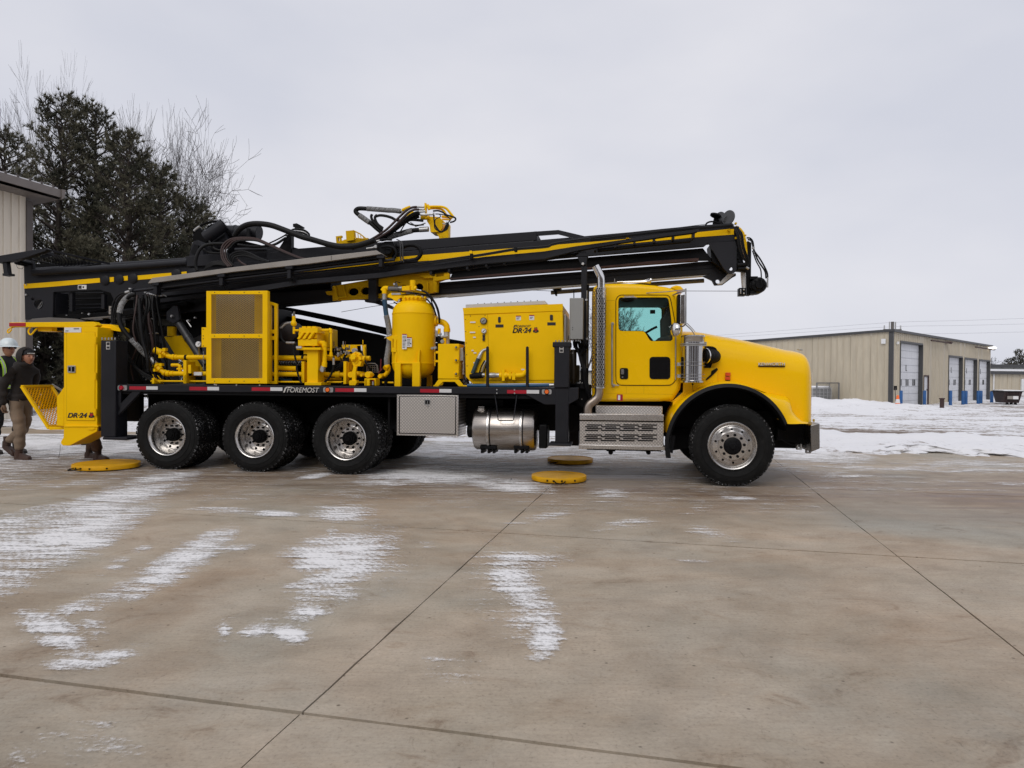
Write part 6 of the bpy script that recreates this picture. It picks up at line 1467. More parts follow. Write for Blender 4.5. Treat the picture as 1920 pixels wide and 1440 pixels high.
# ---- valve tree
m = part('plug_valve', YEL, bevel=.002)
c_ = T(667, 670, .2); k_ = mpp(667, 670, .2)
m.lathe(c_, [(0, 0.0), (9.8 * k_, 0.0), (10.4 * k_, .02), (10.4 * k_, .07), (8 * k_, .09), (8 * k_, .2)], 'y', 24)
m.lathe(T(661.8, 669.4, .12), [(0, 0), (5.4 * k_, 0), (5.8 * k_, .02), (5.8 * k_, .09)], 'y', 6); m.disc(666, 664, .19, 4, .03, 6)
for a in range(6): m.disc(667 + 9 * math.cos(a * 1.047 + .4), 670 + 9 * math.sin(a * 1.047 + .4), .18, 2.0, .06, 8)
m.poly([(659, 677), (678, 677), (675, 686.5), (662.5, 687)], .2, .34); m.tube([(676, 672, .28), (684, 674, .28)], 6, 14, 1); pv = m.done()
m = part('valve_handle', YEL, pv, bevel=.003); m.poly([(662.5, 687), (668.5, 687), (666.8, 697), (666.6, 714), (659.6, 714), (660, 698)], .16, .20); m.poly([(655.5, 713), (668, 713), (669, 718), (666, 722.5), (655, 722.5), (654, 718)], .14, .24); m.done()
m = part('plug_valve', YEL); m.disc(657, 702.5, .2, 6.2, .3, 20); m.disc(688.8, 702.5, .14, 6.1, .12, 24); m.tube([(668, 700, .36), (682, 702, .36)], 4.6, 14, 1); m.disc(677, 703.5, .24, 3, .2, 12); m.disc(694, 703, .3, 3.6, .1, 16); m.done()
m = part('valve_bracket', YEL, bevel=.002); m.poly([(683.4, 709.5), (704.2, 709.5), (704.2, 723), (702, 723), (702, 712), (693, 712), (693, 723), (687, 723), (687, 712), (685.4, 712), (685.4, 723), (683.4, 723)], .12, .3); m.done()
m = part('drain_cock', [SLV, RED]); m.tube([(699.5, 715, .1), (699.5, 722, .1)], 1.6, 8, 1); m.cur = 1; m.disc(699.6, 713.8, .09, 1.2, .02, 8); m.done()
m = part('manifold_panel', YEL, bevel=.003); m.poly([(641, 646.4), (685.5, 646.4), (685.5, 685), (641, 685)], .62, .66, holes=[[(669, 648.5), (678, 648), (678, 664), (669, 664)]]); m.tube([(680.5, 646, .6), (680.5, 637.5, .6)], .9, 6, 1); m.tube([(682, 650, .58), (682.5, 682, .56)], 3.6, 14, 1); m.done()
m = part('pressure_gauge', [SLV, GRY]); m.disc(663.5, 657.5, .36, 5, .06, 18); m.cur = 1; m.disc(663.5, 657.5, .35, 3.9, .02, 18); m.done()
for k in range(26):
    x = rr.uniform(626, 656); y = rr.uniform(647, 664)
    m = part('control_valve', [OLV, SLV, RUB, BLK, SLV][k % 5], bevel=.002)
    if k % 3: m.box(x, y, x + rr.uniform(2, 5), y + rr.uniform(3, 7), .42, .5)
    else: m.tube([(x, y, .42), (x + rr.uniform(-1, 1), y + rr.uniform(4, 9), .42)], rr.uniform(.7, 1.5), 8, 1)
    m.done()
for (x, c_m) in ((643.5, SLV), (647.5, RST), (626, RST)): m = part('valve_lever', c_m); m.tube([(x, 650, .4), (x, 640, .4)], 1.0, 6, 1); m.done()
for k in range(10):
    x0 = rr.uniform(630, 655); x1 = rr.uniform(615, 660)
    brush_hose([(x0, 668, .5), (x0 + rr.uniform(-3, 3), 677, .42), ((x0 + x1) / 2, rr.uniform(684, 692), .4), (x1, 700, .45)], rr.uniform(.9, 1.5), RUB, 6, 4)
brush_hose([(678, 652, .4), (679, 662, .34), (683, 674, .3), (690, 686, .3), (697, 697, .36)], 1.9); brush_hose([(685, 683, .34), (682, 690, .34), (680, 697, .38)], 1.9)
m = part('hose_end', SLV); m.tube([(677.5, 648, .4), (679, 661, .35)], 1.9, 8, 1); m.done()
m = part('wire_cage', SLV); m.tube([(688, 681.5, .7), (703, 681.5, .7), (708, 686, .7), (709, 698, .7)], 1.0, 6, 1); m.tube([(688, 681.5, .7), (688, 700, .7)], .8, 6, 1)
for k in range(5): m.tube([(690 + k * 4, 684, .7), (691 + k * 4, 699, .7)], .5, 5, 1)
for k in range(4): m.tube([(688, 685 + k * 4, .7), (709, 686 + k * 4, .7)], .5, 5, 1)
m.done()
m = part('cable_pull_rod', paint('dull_red', (0.16, 0.015, 0.02), .5)); m.tube([(714.5, 673, .5), (713.5, 695, .5)], 1.3, 8, 1); m.tube([(717, 691, .4), (709, 700, .4)], .9, 6, 1); m.done()
m = part('elbow_pipe', YEL); m.tube([(728.5, 686, .45), (728, 695, .45), (722, 703.5, .45), (711, 705.5, .45)], 4.3, 14, 5); m.tube([(728, 686, .45), (722, 691, .4)], 5.2, 14, 1); m.disc(712, 705.5, .3, 4.6, .2, 6); m.done()
for (x, y, w_) in ((700, 718, 4), (656, 719, 3), (712, 718, 3), (640, 719, 4), (720, 717, 5)): m = part('deck_clamp', PIT, bevel=.004); m.box(x, y - 3, x + w_, 723.5, .3, .4); m.done()
m = part('engine_shroud', PIT, bevel=.01); m.poly([(505, 587), (545, 594), (600, 605), (690, 623), (735, 634), (735, 640), (868, 648), (868, 724), (505, 720)], 1.7, 2.2); m.done()
m = part('far_frame_beam', BLK, bevel=.006); m.poly([(519, 574), (545, 577), (620, 592), (740, 617.5), (870, 640), (870, 648), (740, 632), (640, 607), (560, 590), (519, 584)], 2.25, 2.4); m.done()
m = part('engine_shroud', BLK, bevel=.01); m.poly([(735, 634), (868, 648), (868, 724), (735, 724)], 1.3, 1.7); m.done()

# ---- separator tank
TT = .47
def zpt(y): return y
m = part('separator_tank', YEL)
prof = [(0, 556.6), (22.2, 556.8), (23.2, 558.2), (23.2, 564.2), (22.4, 565.0), (24.5, 566.4), (30.5, 569.5), (35.5, 574.5), (39.0, 581.0), (40.4, 588.4), (41.1, 588.6), (41.1, 590.2), (40.5, 590.6), (40.5, 680.4), (41.0, 680.8), (41.0, 682.2), (40.3, 682.6),
        (38.5, 692), (34, 700), (27, 706), (17, 709.5), (6, 711), (0, 711)]
m.zlathe(776, 640, TT, prof, 56); tank = m.done()
m = part('tank_leg', YEL, tank, bevel=.003)
m.box(739.6, 679.5, 750.9, 724.6, .13, .2); m.box(772.8, 679.5, 787, 724.6, .13, .2); m.poly([(739.6, 679.3), (787, 679.3), (787, 682.2), (739.6, 682.2)], .14, .24); m.done()
m = part('tank_leg', YEL, tank, bevel=.003); m.box(800, 704, 808, 724.6, .70, .78); m.done()
m = part('leg_gusset', YEL, tank, bevel=.002); m.poly([(739.8, 680), (740.5, 668), (743.4, 655), (744.8, 655), (744, 668), (743, 680)], .20, .34); m.poly([(781.6, 680), (783, 664), (785.8, 656), (787, 656), (786, 680)], .14, .2); m.poly([(761.5, 679.5), (761.5, 669), (764.6, 664.5), (767.5, 669), (767.5, 679.5)], .155, .17); m.done()
m = part('hose_bracket', YEL, tank, bevel=.003); m.poly([(733.6, 629), (750, 629), (750, 660), (733.6, 660)], .20, .24, holes=[[(736, 636), (737.8, 636), (737.8, 652), (736, 652)], [(743, 640), (744.6, 636), (747, 640), (747, 656), (742.6, 656)]]); m.poly([(723.5, 633), (733.5, 629.5), (733.5, 640), (728, 637)], .24, .3); m.done()
m = part('clamp_band', SLV); m.tube([(721, 634.5, .3), (727, 630, .3), (734, 628, .3)], 1.0, 8, 3); m.done()
for (x0, y0, x1, y1) in ((754, 626, 762.5, 654.6), (762.7, 632.2, 772, 650.4)):
    m = part('warning_label', [WHL, DEC, RED], tank, smooth=0); m.box(x0, y0, x1, y1, .133, .136); m.cur = 2; m.box(x0, y0, x1, y0 + 1.6, .130, .1335); m.cur = 1
    y = y0 + 4
    while y < y1 - 2: m.box(x0 + .8, y, x1 - 1.2 - (y * 7 % 3), y + .8, .130, .1335); y += 2.6
    m.box(x1 - 3, y0 + 11, x1 - 1, y0 + 13, .130, .1335); m.done()
m = part('tank_outlet', YEL); kk = mpp(816, 602, .5); c_ = T(812, 602, .5)
m.lathe(c_, [(11.5 * kk, -.02), (11.5 * kk, .03), (10 * kk, .03), (10 * kk, .06), (6 * kk, .06)], 'x', 24); m.tube([(818, 603, .5), (826, 603.3, .5), (833, 606, .5), (837.5, 612, .5), (838, 622, .5)], 5.6, 16, 5); m.tube([(838, 616, .5), (838, 622.5, .5)], 6.4, 16, 1); to_ = m.done()
m = part('hose_end', [LGR, YEL, SLV], to_); m.tube([(837.6, 622, .5), (837.6, 645, .5)], 5.4, 16, 1); m.cur = 1; m.tube([(834, 634, .44), (834, 645, .44)], 3.2, 12, 1); m.cur = 2; m.tube([(827, 632, .42), (840, 630, .42)], 2.4, 10, 1); m.disc(829, 640, .4, 4, .05, 8); m.disc(824, 626, .42, 3.2, .05, 8); m.box(816.5, 619.5, 819.8, 631, .45, .5); m.done()
m = part('relief_valve', [YEL, BLK, SLV]); m.tube([(823.5, 616, .44), (823.5, 626, .44)], 3, 12, 1); m.cur = 1; m.tube([(825, 630, .46), (824, 645, .46)], 4.4, 12, 1); m.cur = 2; m.disc(810, 653, .3, 2.6, .05, 10); m.disc(815, 652, .3, 3.0, .05, 8); m.disc(823, 597, .42, 2, .05, 8); m.done()
# top works of the separator
m = part('actuator_valve', YEL, bevel=.003)
m.tube([(773.9, 525.6, .4), (773.9, 545, .4)], 5.4, 18, 1); m.tube([(767, 540.5, .4), (781, 540.5, .4)], 4.4, 14, 1); m.poly([(753.5, 536.5), (768, 535.4), (768, 544.4), (753.5, 545)], .34, .46)
m.poly([(727.2, 553), (732, 549.2), (757, 549), (761.5, 553), (761.5, 557.5), (750, 558), (746, 564), (741, 565), (735, 560), (727.2, 557)], .36, .46); m.tube([(717, 545.5, .4), (721, 540.5, .4), (728, 540.5, .4)], 4.4, 14, 3); m.tube([(720.6, 540, .4), (720.8, 551, .4)], 4.6, 14, 1)
for k in range(6): m.disc(758 + k * 7.6, 557.4, .25, 2.0, .08, 8)
av = m.done()
m = part('valve_body', [OLV, SLV], av); m.tube([(729, 541.5, .4), (748, 541.5, .4)], 4.6, 14, 1); m.tube([(741, 531, .4), (743, 537, .4)], 3.4, 10, 1); m.cur = 1
for x in (749, 751.2, 753): m.tube([(x, 541, .4), (x + .8, 541, .4)], 4.8, 14, 1)
m.box(734, 549.3, 751, 552.5, .345, .36); m.disc(739, 532.5, .36, 2.2, .04, 8); m.tube([(762, 550, .36), (786, 551.5, .36)], 1.4, 8, 1); m.tube([(781, 543, .36), (790, 545, .36)], 1.3, 8, 1); m.disc(779, 553, .36, 2.2, .05, 6); m.disc(791, 556, .36, 2.6, .05, 10); m.disc(748, 563, .36, 2.6, .1, 8); m.disc(749, 568, .36, 2.4, .1, 8); m.done()
m = part('valve_lever', BLK, av); m.tube([(740, 531, .36), (742.5, 527.6, .36), (750.5, 530, .36)], .8, 6, 1); m.tube([(733, 545, .34), (755, 547, .34), (778, 549, .34), (796, 552, .34)], .9, 6, 4); m.tube([(752, 553, .34), (770, 551, .34), (796, 551.5, .34)], 1.0, 6, 3); m.done()
brush_hose([(791, 545, .36), (800, 549, .36), (812, 562, .36), (821, 580, .36), (824.5, 600, .4)], 1.8); brush_hose([(797, 552, .38), (806, 557, .38), (816, 570, .38), (822, 588, .4), (824, 606, .42)], 1.7)
brush_hose([(799, 560, .4), (806, 567, .4), (813, 578, .4), (818, 592, .42)], 1.5); brush_hose([(806, 553, .38), (810, 568, .38), (815, 580, .4)], 1.2); brush_hose([(738, 566, .4), (746, 570, .42), (752, 566, .42), (757, 562, .42)], 1.2)
m = part('hose_end', SLV); m.tube([(720.6, 551, .4), (720.7, 563, .4)], 4.2, 14, 1); m.done()
bh = brush_hose([(720.8, 562, .4), (722, 572, .4), (724, 588, .4), (727.5, 606, .4), (730, 622, .4), (730, 640, .4), (728, 656, .4), (725.6, 672, .42), (725.5, 688, .45)], 4.5, BLU, 14, name='air_hose')
m = part('braided_sleeve', BRD, bh, stuff=True); braid(m, [(724.6, 592, .4), (727.5, 606, .4), (730, 622, .4), (730, 640, .4), (728, 656, .4), (725.6, 672, .42), (725.5, 686, .45)], 4.8, 50); m.done()
# ---- control box beside the tank
m = part('control_box', YEL, bevel=.005); m.box(821.2, 644.7, 860.2, 710.3, .08, .42); kb_ = m.done()
m = part('box_feet', YEL, kb_, bevel=.004); m.poly([(822, 711.3), (860, 711.3), (870.5, 724.6), (860.5, 724.6), (852.5, 716), (830.5, 716), (821.5, 724.6), (812.5, 724.6)], .08, .11); m.box(812.5, 722.5, 822, 724.8, .08, .3); m.box(861, 722.5, 876, 724.8, .08, .4); m.poly([(826, 713), (832, 713), (830, 722), (822, 722)], .36, .4); m.done()
for y in (651.2, 675.6, 701): m = part('quarter_turn_lock', [YEL, DEC, SLV], kb_); m.disc(855, y, .055, 4.2, .03, 18); m.cur = 1; m.disc(855, y, .045, 2.2, .02, 12); m.cur = 2; m.disc(854.6, y - .4, .04, 1.2, .01, 8); m.done()
m = part('hinge', YEL, kb_); m.box(817, 658, 821.5, 662.5, .12, .2); m.box(816.5, 675, 821.5, 679, .12, .2); m.tube([(815.5, 660, .16), (815.5, 686, .16)], 1.0, 8, 1); m.done()
m = part('sight_glass', SLV); m.tube([(868.6, 660, .2), (869.4, 678, .2), (868.8, 702, .2)], 2.2, 10, 1)
for y in (666, 680, 692, 699): m.tube([(869, y, .2), (869, y + 3, .2)], 3.0, 10, 1)
m.box(861, 652, 868, 676, .16, .3); m.done()
brush_hose([(870, 650, .2), (871.5, 668, .2), (872.5, 690, .2), (870, 708, .2), (875, 716, .2)], .9, RUB, 6)
for k in range(9):
    x = rr.uniform(872, 884); brush_hose([(x, rr.uniform(695, 702), .3), (x + rr.uniform(-4, 6), 708, .24), (x + rr.uniform(-6, 8), 715, .3), (x + rr.uniform(-8, 8), 720, .34)], .8, [RUB, SLV, RUB][k % 3], 6, 4)

# ---- power unit enclosure
PU = .13
pu = part('power_unit', YEL, bevel=.008)
pu.poly([(868.3, 578.2), (1054.5, 570.3), (1056.5, 640), (1057, 718.5), (886, 720), (873, 706), (871.5, 640)], PU, 1.6); pu = pu.done()
m = part('top_flashing', YEL, pu, bevel=.003); m.poly([(867.4, 577.4), (1055.2, 569.5), (1055.4, 583), (869.6, 589.8)], PU - .012, PU + .002); m.done()
m = part('door_panel', YEL, pu, bevel=.004); m.poly([(914.8, 590.4), (1054, 583.6), (1055.6, 712.6), (917.5, 713)], PU - .008, PU + .002); m.done()
m = part('panel_seam', YELD, pu, smooth=0); m.poly([(913.8, 589.4), (915.2, 589.3), (917.6, 713.8), (916.2, 713.8)], PU - .004, PU - .0005); m.poly([(880, 713.4), (1056, 713.0), (1056, 714.4), (880, 714.8)], PU - .003, PU - .0005); m.done()
m = part('side_door', LGR, pu, bevel=.004); m.cube(T(1056.6, 640, PU).x, T(1056.6, 640, PU).x + .02, PU + .1, 1.5, T(1056, 712, PU).z, T(1056, 588, PU).z); m.cube(T(1056.6, 640, PU).x + .02, T(1056.6, 640, PU).x + .035, .8, .86, 1.9, 2.0); m.done()
m = part('roof_lid', LGR, pu, bevel=.003); m.poly([(873.2, 577.5), (873.2, 571), (1010, 564.2), (1021.6, 563.6), (1026, 570.2)], PU + .15, 1.4); m.done()
m = part('lid_bolts', DEC, pu, stuff=True)
for k in range(10): x = 896 + k * 12.4; y = 570.2 - k * .68; m.tube([(x, y + 1, PU + .2), (x, y - 1.4, PU + .2)], .9, 6, 1)
for (x, y) in ((871.5, 585), (872.5, 599), (873, 621.5), (874, 643), (874.6, 665), (875.6, 686), (882, 592.5), (909.5, 591), (898, 612), (1052.6, 578), (1052, 586)): m.disc(x, y, PU - .004, .9, .006, 6)
m.done()
for (x, y, r_, fc) in ((906.3, 601.6, 6.5, GRY), (907, 620.4, 5.0, WHL)):
    m = part('pressure_gauge', [DEC if r_ > 6 else SLV, fc, DEC], pu); m.disc(x, y, PU - .03, r_, .035, 24); m.cur = 1; m.disc(x, y, PU - .034, r_ * .78, .01, 24); m.cur = 2; m.tube([(x - 2, y + 2, PU - .036), (x + 2.4, y - 2.4, PU - .036)], .5, 5, 1); m.done()
m = part('rocker_switch', DEC, pu, bevel=.002); m.box(904.6, 627, 909, 638.8, PU - .02, PU); m.disc(907, 629.5, PU - .03, 2, .02, 8); m.done()
for (x0, y0, x1, y1) in ((933.8, 594, 938.6, 604.8), (1031, 590, 1036.6, 600.6)): m = part('door_handle', DEC, pu, bevel=.003); m.poly(rrect(x0, y0, x1, y1, 1.6), PU - .02, PU); m.done()
m = part('handle_label', DEC, pu, smooth=0); m.box(929, 608.3, 944, 614, PU - .011, PU - .0065); m.box(1026.2, 604.3, 1041.8, 610, PU - .011, PU - .0065); m.done()
for (x0, y0, x1, y1) in ((967.4, 591.6, 976.6, 600.6), (992.4, 590.4, 1001.6, 600)): m = part('warning_label', [WHL, RED, DEC], pu, smooth=0); m.box(x0, y0, x1, y1, PU - .011, PU - .008); m.cur = 1; m.box(x0, y0, x1, y0 + 1.8, PU - .014, PU - .0105); m.cur = 2; m.box(x0 + 1, y0 + 4, x1 - 2, y0 + 4.7, PU - .014, PU - .0105); m.box(x0 + 1, y0 + 6, x1 - 4, y0 + 6.7, PU - .014, PU - .0105); m.done()
m = part('small_label', WHL, pu, smooth=0)
for (x, y, w_) in ((881.5, 603, 10), (881, 622, 10), (887, 631.3, 5), (884, 656, 4), (888, 660.4, 5), (887.6, 679, 4), (977.5, 691.6, 6)): m.box(x, y, x + w_, y + 2.3, PU - .012, PU - .0085)
m.done()
text('FOREMOST', 'lettering', pu, 966.5, 609.9, 995.4, 614.0, PU - .0125, DEC, shear=.25, rot=-.02, thick=.0)
m = part('lettering', DEC, pu, smooth=0); m.poly([(962.6, 614.4), (963.8, 610.2), (966, 609.2), (969.5, 609), (969.3, 610), (966, 610.4), (964.4, 614.2)], PU - .0125, PU - .0085); m.done()
text('DR·24', 'lettering', pu, 960.8, 615.0, 996.6, 624.4, PU - .0125, DEC, shear=.25, rot=-.02, thick=.035)
emblem(pu, 1004.6, 618.4, 5.6, PU - .0125)
m = part('pole_rack', CHAR)
for x in (914.2, 988.8): m.tube([(x, 727, .02), (x, 655, .02), (x, 650.6, .02), (x, 649.2, .02)], [2.9, 2.9, 2.9, 2.4, .4], 14, 1)
m.done()
m = part('cooling_pipe', YEL); m.tube([(936, 703.8, .06), (964, 703.8, .06), (976, 703.6, .06), (983, 701.5, .08), (985.5, 697, .12)], 4.8, 16, 4); m.tube([(938, 703.8, .06), (941, 703.8, .06)], 6.2, 16, 1); m.tube([(946, 703.8, .06), (951, 703.8, .06)], 6.4, 16, 1); m.box(941, 692.5, 946, 714, .02, .1); m.box(954, 697, 958, 710, .02, .1); m.box(960, 698.5, 966, 712, .02, .1); cp = m.done()
m = part('hose_end', [SLV, BLK], cp); m.tube([(917, 703.5, .06), (928, 703.5, .06), (929, 703.5, .06), (936, 703.5, .06)], [4.9, 4.9, 4.2, 4.2], 16, 1); m.tube([(904, 703, .06), (909, 703, .06)], 3.6, 14, 1); m.cur = 1; m.tube([(882, 706, .1), (892, 704.5, .08), (905, 703.2, .06)], [4.6, 5.6, 6], 14, 3); m.disc(985, 699.5, PU - .02, 5.4, .02, 16); m.done()
bh2 = brush_hose([(886, 700, .1), (890, 690, .1), (895, 677, .1), (899, 669, .1)], 3.9, paint('blue_grey_hose', (.02, .045, .05), .5), 12, name='air_hose')
m = part('hose_end', SLV, bh2); m.tube([(897.5, 672, .1), (901, 664, .1), (905, 658, .12), (912, 655, .14)], [4.4, 3.4, 2.8, 2.8], 12, 3); m.done()
for k in range(3): brush_hose([(899 + k * 4, 698, .1), (903 + k * 4, 686, .09), (909 + k * 2.6, 676, .11)], 1.3, [RUB, SLV, RUB][k], 8)
m = part('water_hose', paint('bright_blue_hose', (0.01, 0.075, 0.17), .45)); m.tube([(876, 722.6, .05), (950, 723.5, .05), (1030, 722.2, .05)], 3.0, 12, 3); bw = m.done()
m = part('hose_end', SLV, bw); m.tube([(1030, 722.2, .05), (1038.5, 722.0, .05)], 3.3, 12, 1); m.done()

# ------------------------------------------------------------------ gear head and hoses on top of the mast
gh = part('rotary_head', CHAR, bevel=.006)
gh.poly([(348, 481), (424, 473), (424, 496), (350, 500)], .72, 1.7); gh.poly([(354, 481), (359, 460), (363, 452.5), (371, 450), (378, 462), (382, 480)], .85, 1.5)
gh.tube([(421, 420.5, .95), (406, 432, .92), (386, 446, .9)], 11.9, 26, 1, cap=False); gh.tube([(386.5, 445.6, .9), (396, 439, .9)], 10.8, 26, 1)
gh.tube([(426, 436.3, 1.2), (440, 436.3, 1.2), (476, 436.5, 1.2)], 13.5, 28, 1); gh.tube([(440, 436.3, 1.2), (444, 436.3, 1.2)], 14.3, 28, 1); gh.tube([(468, 436.5, 1.2), (482, 436.8, 1.2), (486.5, 437.5, 1.2)], [13.4, 14.6, 13.8], 28, 1)
gh.tube([(399, 466, 1.1), (415, 456, 1.1), (430, 446, 1.1)], 12.5, 22, 1); gh.tube([(441, 468.5, .8), (500, 467.5, .8)], 3.6, 12, 1); gh.poly([(424, 440), (455, 451), (500, 462), (548, 466), (548, 484), (428, 497)], 1.3, 1.6); gh.poly([(436, 476), (545, 462), (560, 466), (560, 484), (430, 500)], .9, 1.6); gh = gh.done()
m = part('gear_flange', BLK, gh); m.poly([(462, 428), (467, 428), (467, 449), (462, 449)], 1.0, 1.05); m.poly([(357, 474), (364, 458), (372, 460), (370, 479)], .83, .85); m.disc(365.5, 463.5, .84, 1, .02, 8); m.done()
m = part('hose_guide', PIT); m.poly([(362, 432), (374, 428), (386, 436), (392, 446), (380, 462), (362, 452)], 1.1, 1.3); m.tube([(362, 436, .9), (376, 424, .9), (391, 417, .9), (408, 415, .9)], 2.1, 8, 5); m.tube([(386, 431, .9), (392, 424, .9), (402, 420, .9)], 1.5, 8, 4); m.done()
m = part('hose_end', SLV); m.tube([(364, 433, .88), (369, 428.5, .88), (375, 424.5, .88)], 2.4, 8, 2); m.done()
brush_hose([(440, 443, .6), (444, 436, .58), (452, 427.5, .56), (463, 421.8, .56), (478, 419.4, .56), (496, 420.3, .56), (512, 423.5, .56), (530, 430, .56), (548, 437, .56), (566, 444, .56), (583, 448.5, .58), (600, 453.5, .6), (620, 459, .6), (642, 462.5, .6), (664, 461.5, .6), (686, 456, .6), (702, 450, .6)], 5.2, RUB, 16, name='main_hose')
for k, o_ in enumerate(((0, 0, 1.8), (3.4, 2.2, 1.8), (7.5, 4.5, 1.6), (11, 7.5, 1.6))):
    a, b, r_ = o_; brush_hose([(428 + a * .9, 500 - b * .3, .4), (417 + a, 486, .4), (415 + a, 468 + b * .5, .42), (422 + a, 455 + b, .44), (436 + a * .6, 447.5 + b * .8, .46), (458, 445.5 + b * .7, .5), (482, 448 + b * .5, .52), (506, 458 + b * .5, .52), (532, 470.5 + b * .4, .5), (566, 484 + b * .3, .45), (600, 489, .42)], r_, RUBR if k < 3 else RUB, 8, name='hydraulic_hose')
for k, (a, b) in enumerate(((0, 0), (3, 4), (6, 8))): brush_hose([(436 - a * .3, 500 - b * .2, .42), (430 + a, 492, .42), (432 + a, 480 + b * .6, .42), (441, 473.5 + b, .44), (456, 471.5 + b * .9, .46), (470, 476 + b * .7, .46), (486, 484 + b * .4, .44), (505, 491, .4)], 2.0, RUB, 8, name='hydraulic_hose')
brush_hose([(370.5, 507, .5), (367, 498, .5), (368, 484, .5), (374, 469, .52), (384, 460.5, .55), (398, 457.3, .58), (420, 457, .62)], 3.0, RUB, 12)
brush_hose([(378, 462, .62), (388, 472, .6), (402, 474.5, .6), (416, 474.5, .6)], 2.0); brush_hose([(392, 452, .62), (402, 466, .6), (416, 470, .6)], 2.0); brush_hose([(446, 459, .6), (470, 462.4, .6), (495, 462, .6), (516, 458, .6), (536, 446, .7)], 2.5)
for k in range(5): brush_hose([(383 - k * .3 + k * 1.6, 507 - k, .45), (388 + k * 1.5, 497.5 + k * .6, .45), (398 + k, 491.5 + k * 1.2, .45), (412, 490 + k * 1.5, .46), (424, 493 + k * 1.3, .46)], 1.4, RUB, 7, 5)
brush_hose([(443, 484, .5), (452, 492, .46), (462, 498, .42)], 1.8, RUBR)
m = part('tool_bracket', BLK, bevel=.004); m.poly([(520, 470), (540, 438), (546, 440), (546, 472), (536, 476)], .8, .9); m.poly([(549, 419.5), (556, 418.4), (566, 424), (566, 426.5), (554, 427.5), (549, 425)], .8, .9); m.tube([(554, 426, .85), (555, 440, .85)], 1.4, 8, 1); m.done()
for k in range(7): brush_hose([(541 - k, 436 + k, .7), (549 + k * .6, 430 + k * 1.4, .68), (560, 429 + k * 2, .66), (572 - k * .6, 432 + k * 1.6, .66), (580 - k, 439 + k * .9, .68), (579 - k, 446, .7)], 1.3, [RUB, BLK, SLV, RUB, RUB, SLV, RUB][k], 7, 5)
brush_hose([(505, 456, .75), (520, 449, .72), (536, 440, .7), (549, 430, .7)], 1.4); brush_hose([(510, 460, .76), (526, 452, .74), (544, 442, .72)], 1.2)
# yellow bracket on the beam
m = part('lifting_bracket', YELD, bevel=.003)
m.poly([(629.4, 443), (640.5, 441.4), (640.5, 445), (638, 445.5), (640, 452), (646, 449), (690, 446), (690, 455), (630.5, 457)], .95, 1.0, holes=[[(633.6, 446), (636, 445), (636.4, 452), (634, 453)]]); m.poly([(648, 432.8), (662, 431.6), (664, 434), (664, 450), (649.4, 452)], .9, .95); m.done()
m = part('lifting_bracket', YELD); m.tube([(662, 432, .9), (675, 438.5, .9), (687, 448, .9)], 1.1, 6, 1); m.tube([(664, 446, .9), (687, 449, .9)], 1.0, 6, 1)
for k in range(4): m.tube([(666 + k * 5, 435 + k * 3.2, .9), (667 + k * 5, 446 + k * .6, .9)], .7, 5, 1)
m.done()
# block and U-shaped hoses in the middle
m = part('hose_manifold', BLK, bevel=.005); m.poly([(705, 459), (722, 452.5), (736, 452), (740, 462), (726, 478), (712, 474), (706, 466)], .55, .75); m.tube([(704, 452, .5), (720, 449, .5), (735, 449.5, .5)], 2.2, 8, 1); m.disc(728, 471, .5, 6, .05, 12); m.done()
brush_hose([(712, 489.5, .45), (726, 488.6, .45), (738, 485, .45), (743.5, 475.5, .45), (739, 466, .45), (728, 462, .45), (716, 463.5, .5)], 2.7, BLK, 12, name='u_hose'); brush_hose([(756, 489.8, .5), (770, 488.5, .5), (783, 484.5, .5), (789.3, 475, .5), (786, 465, .5), (776, 459.8, .5), (764, 460, .5), (754, 463.5, .5), (746, 461, .55)], 3.8, BLK, 14, name='u_hose')
brush_hose([(716, 496.5, .5), (735, 494.5, .5), (760, 491, .5), (783, 490, .5)], 3.2, BLK, 10)
m = part('hose_strap', paint('strap_grey', (.03, .03, .032), .6)); m.tube([(748.5, 451, .42), (751, 460, .40), (751, 480, .40), (752.5, 491, .42)], 1.4, 8, 2); m.tube([(752.5, 452, .42), (755, 462, .40), (755, 480, .40), (757, 492, .42)], 1.4, 8, 2); m.tube([(744, 449, .5), (750, 452, .42), (753, 458, .4)], 1, 6, 2); m.done()
m = part('hose_end', SLV); m.tube([(687, 466, .5), (700, 464, .5), (706, 460, .5)], 1.4, 8, 1); m.box(702, 459.5, 706, 464.5, .48, .52); m.tube([(706, 452, .48), (712, 451, .48)], 1.6, 8, 1); m.done()
# swivel head with its looped hoses
sw = part('swivel', YEL, bevel=.003); t0 = 1.0
sw.poly(P_(e10, [(1240, 95), (1270, 95), (1275, 300), (1290, 340), (1262, 372), (1240, 200)]), t0 - .1, t0 - .05)
sw.poly(P_(e10, [(1275, 325), (1420, 330), (1500, 340), (1555, 400), (1550, 520), (1500, 590), (1400, 600), (1345, 595), (1330, 480), (1285, 410)]), t0, t0 + .3)
sw.poly(P_(e10, [(1420, 590), (1560, 560), (1640, 440), (1660, 460), (1655, 705), (1495, 705), (1480, 660)]), t0 + .03, t0 + .15)
sw.tube(W3(e10, [(1320, 160), (1440, 158), (1550, 165), (1620, 195), (1670, 250), (1745, 345)], t0), 2.3, 10, 4); sw.tube(W3(e10, [(1340, 190), (1440, 188), (1520, 200), (1570, 230), (1610, 290)], t0 + .04), 2.1, 10, 4)
sw.tube(W3(e10, [(1540, 330), (1720, 350)], t0 + .1), 2.4, 10, 1); sw.tube(W3(e10, [(1545, 375), (1700, 385)], t0 + .1), 1.6, 10, 1); sw.tube(W3(e10, [(860, 225), (930, 190), (1000, 165)], t0), 3.0, 10, 2); sw.tube(W3(e10, [(940, 330), (1000, 290), (1060, 260)], t0), 2.6, 10, 2)
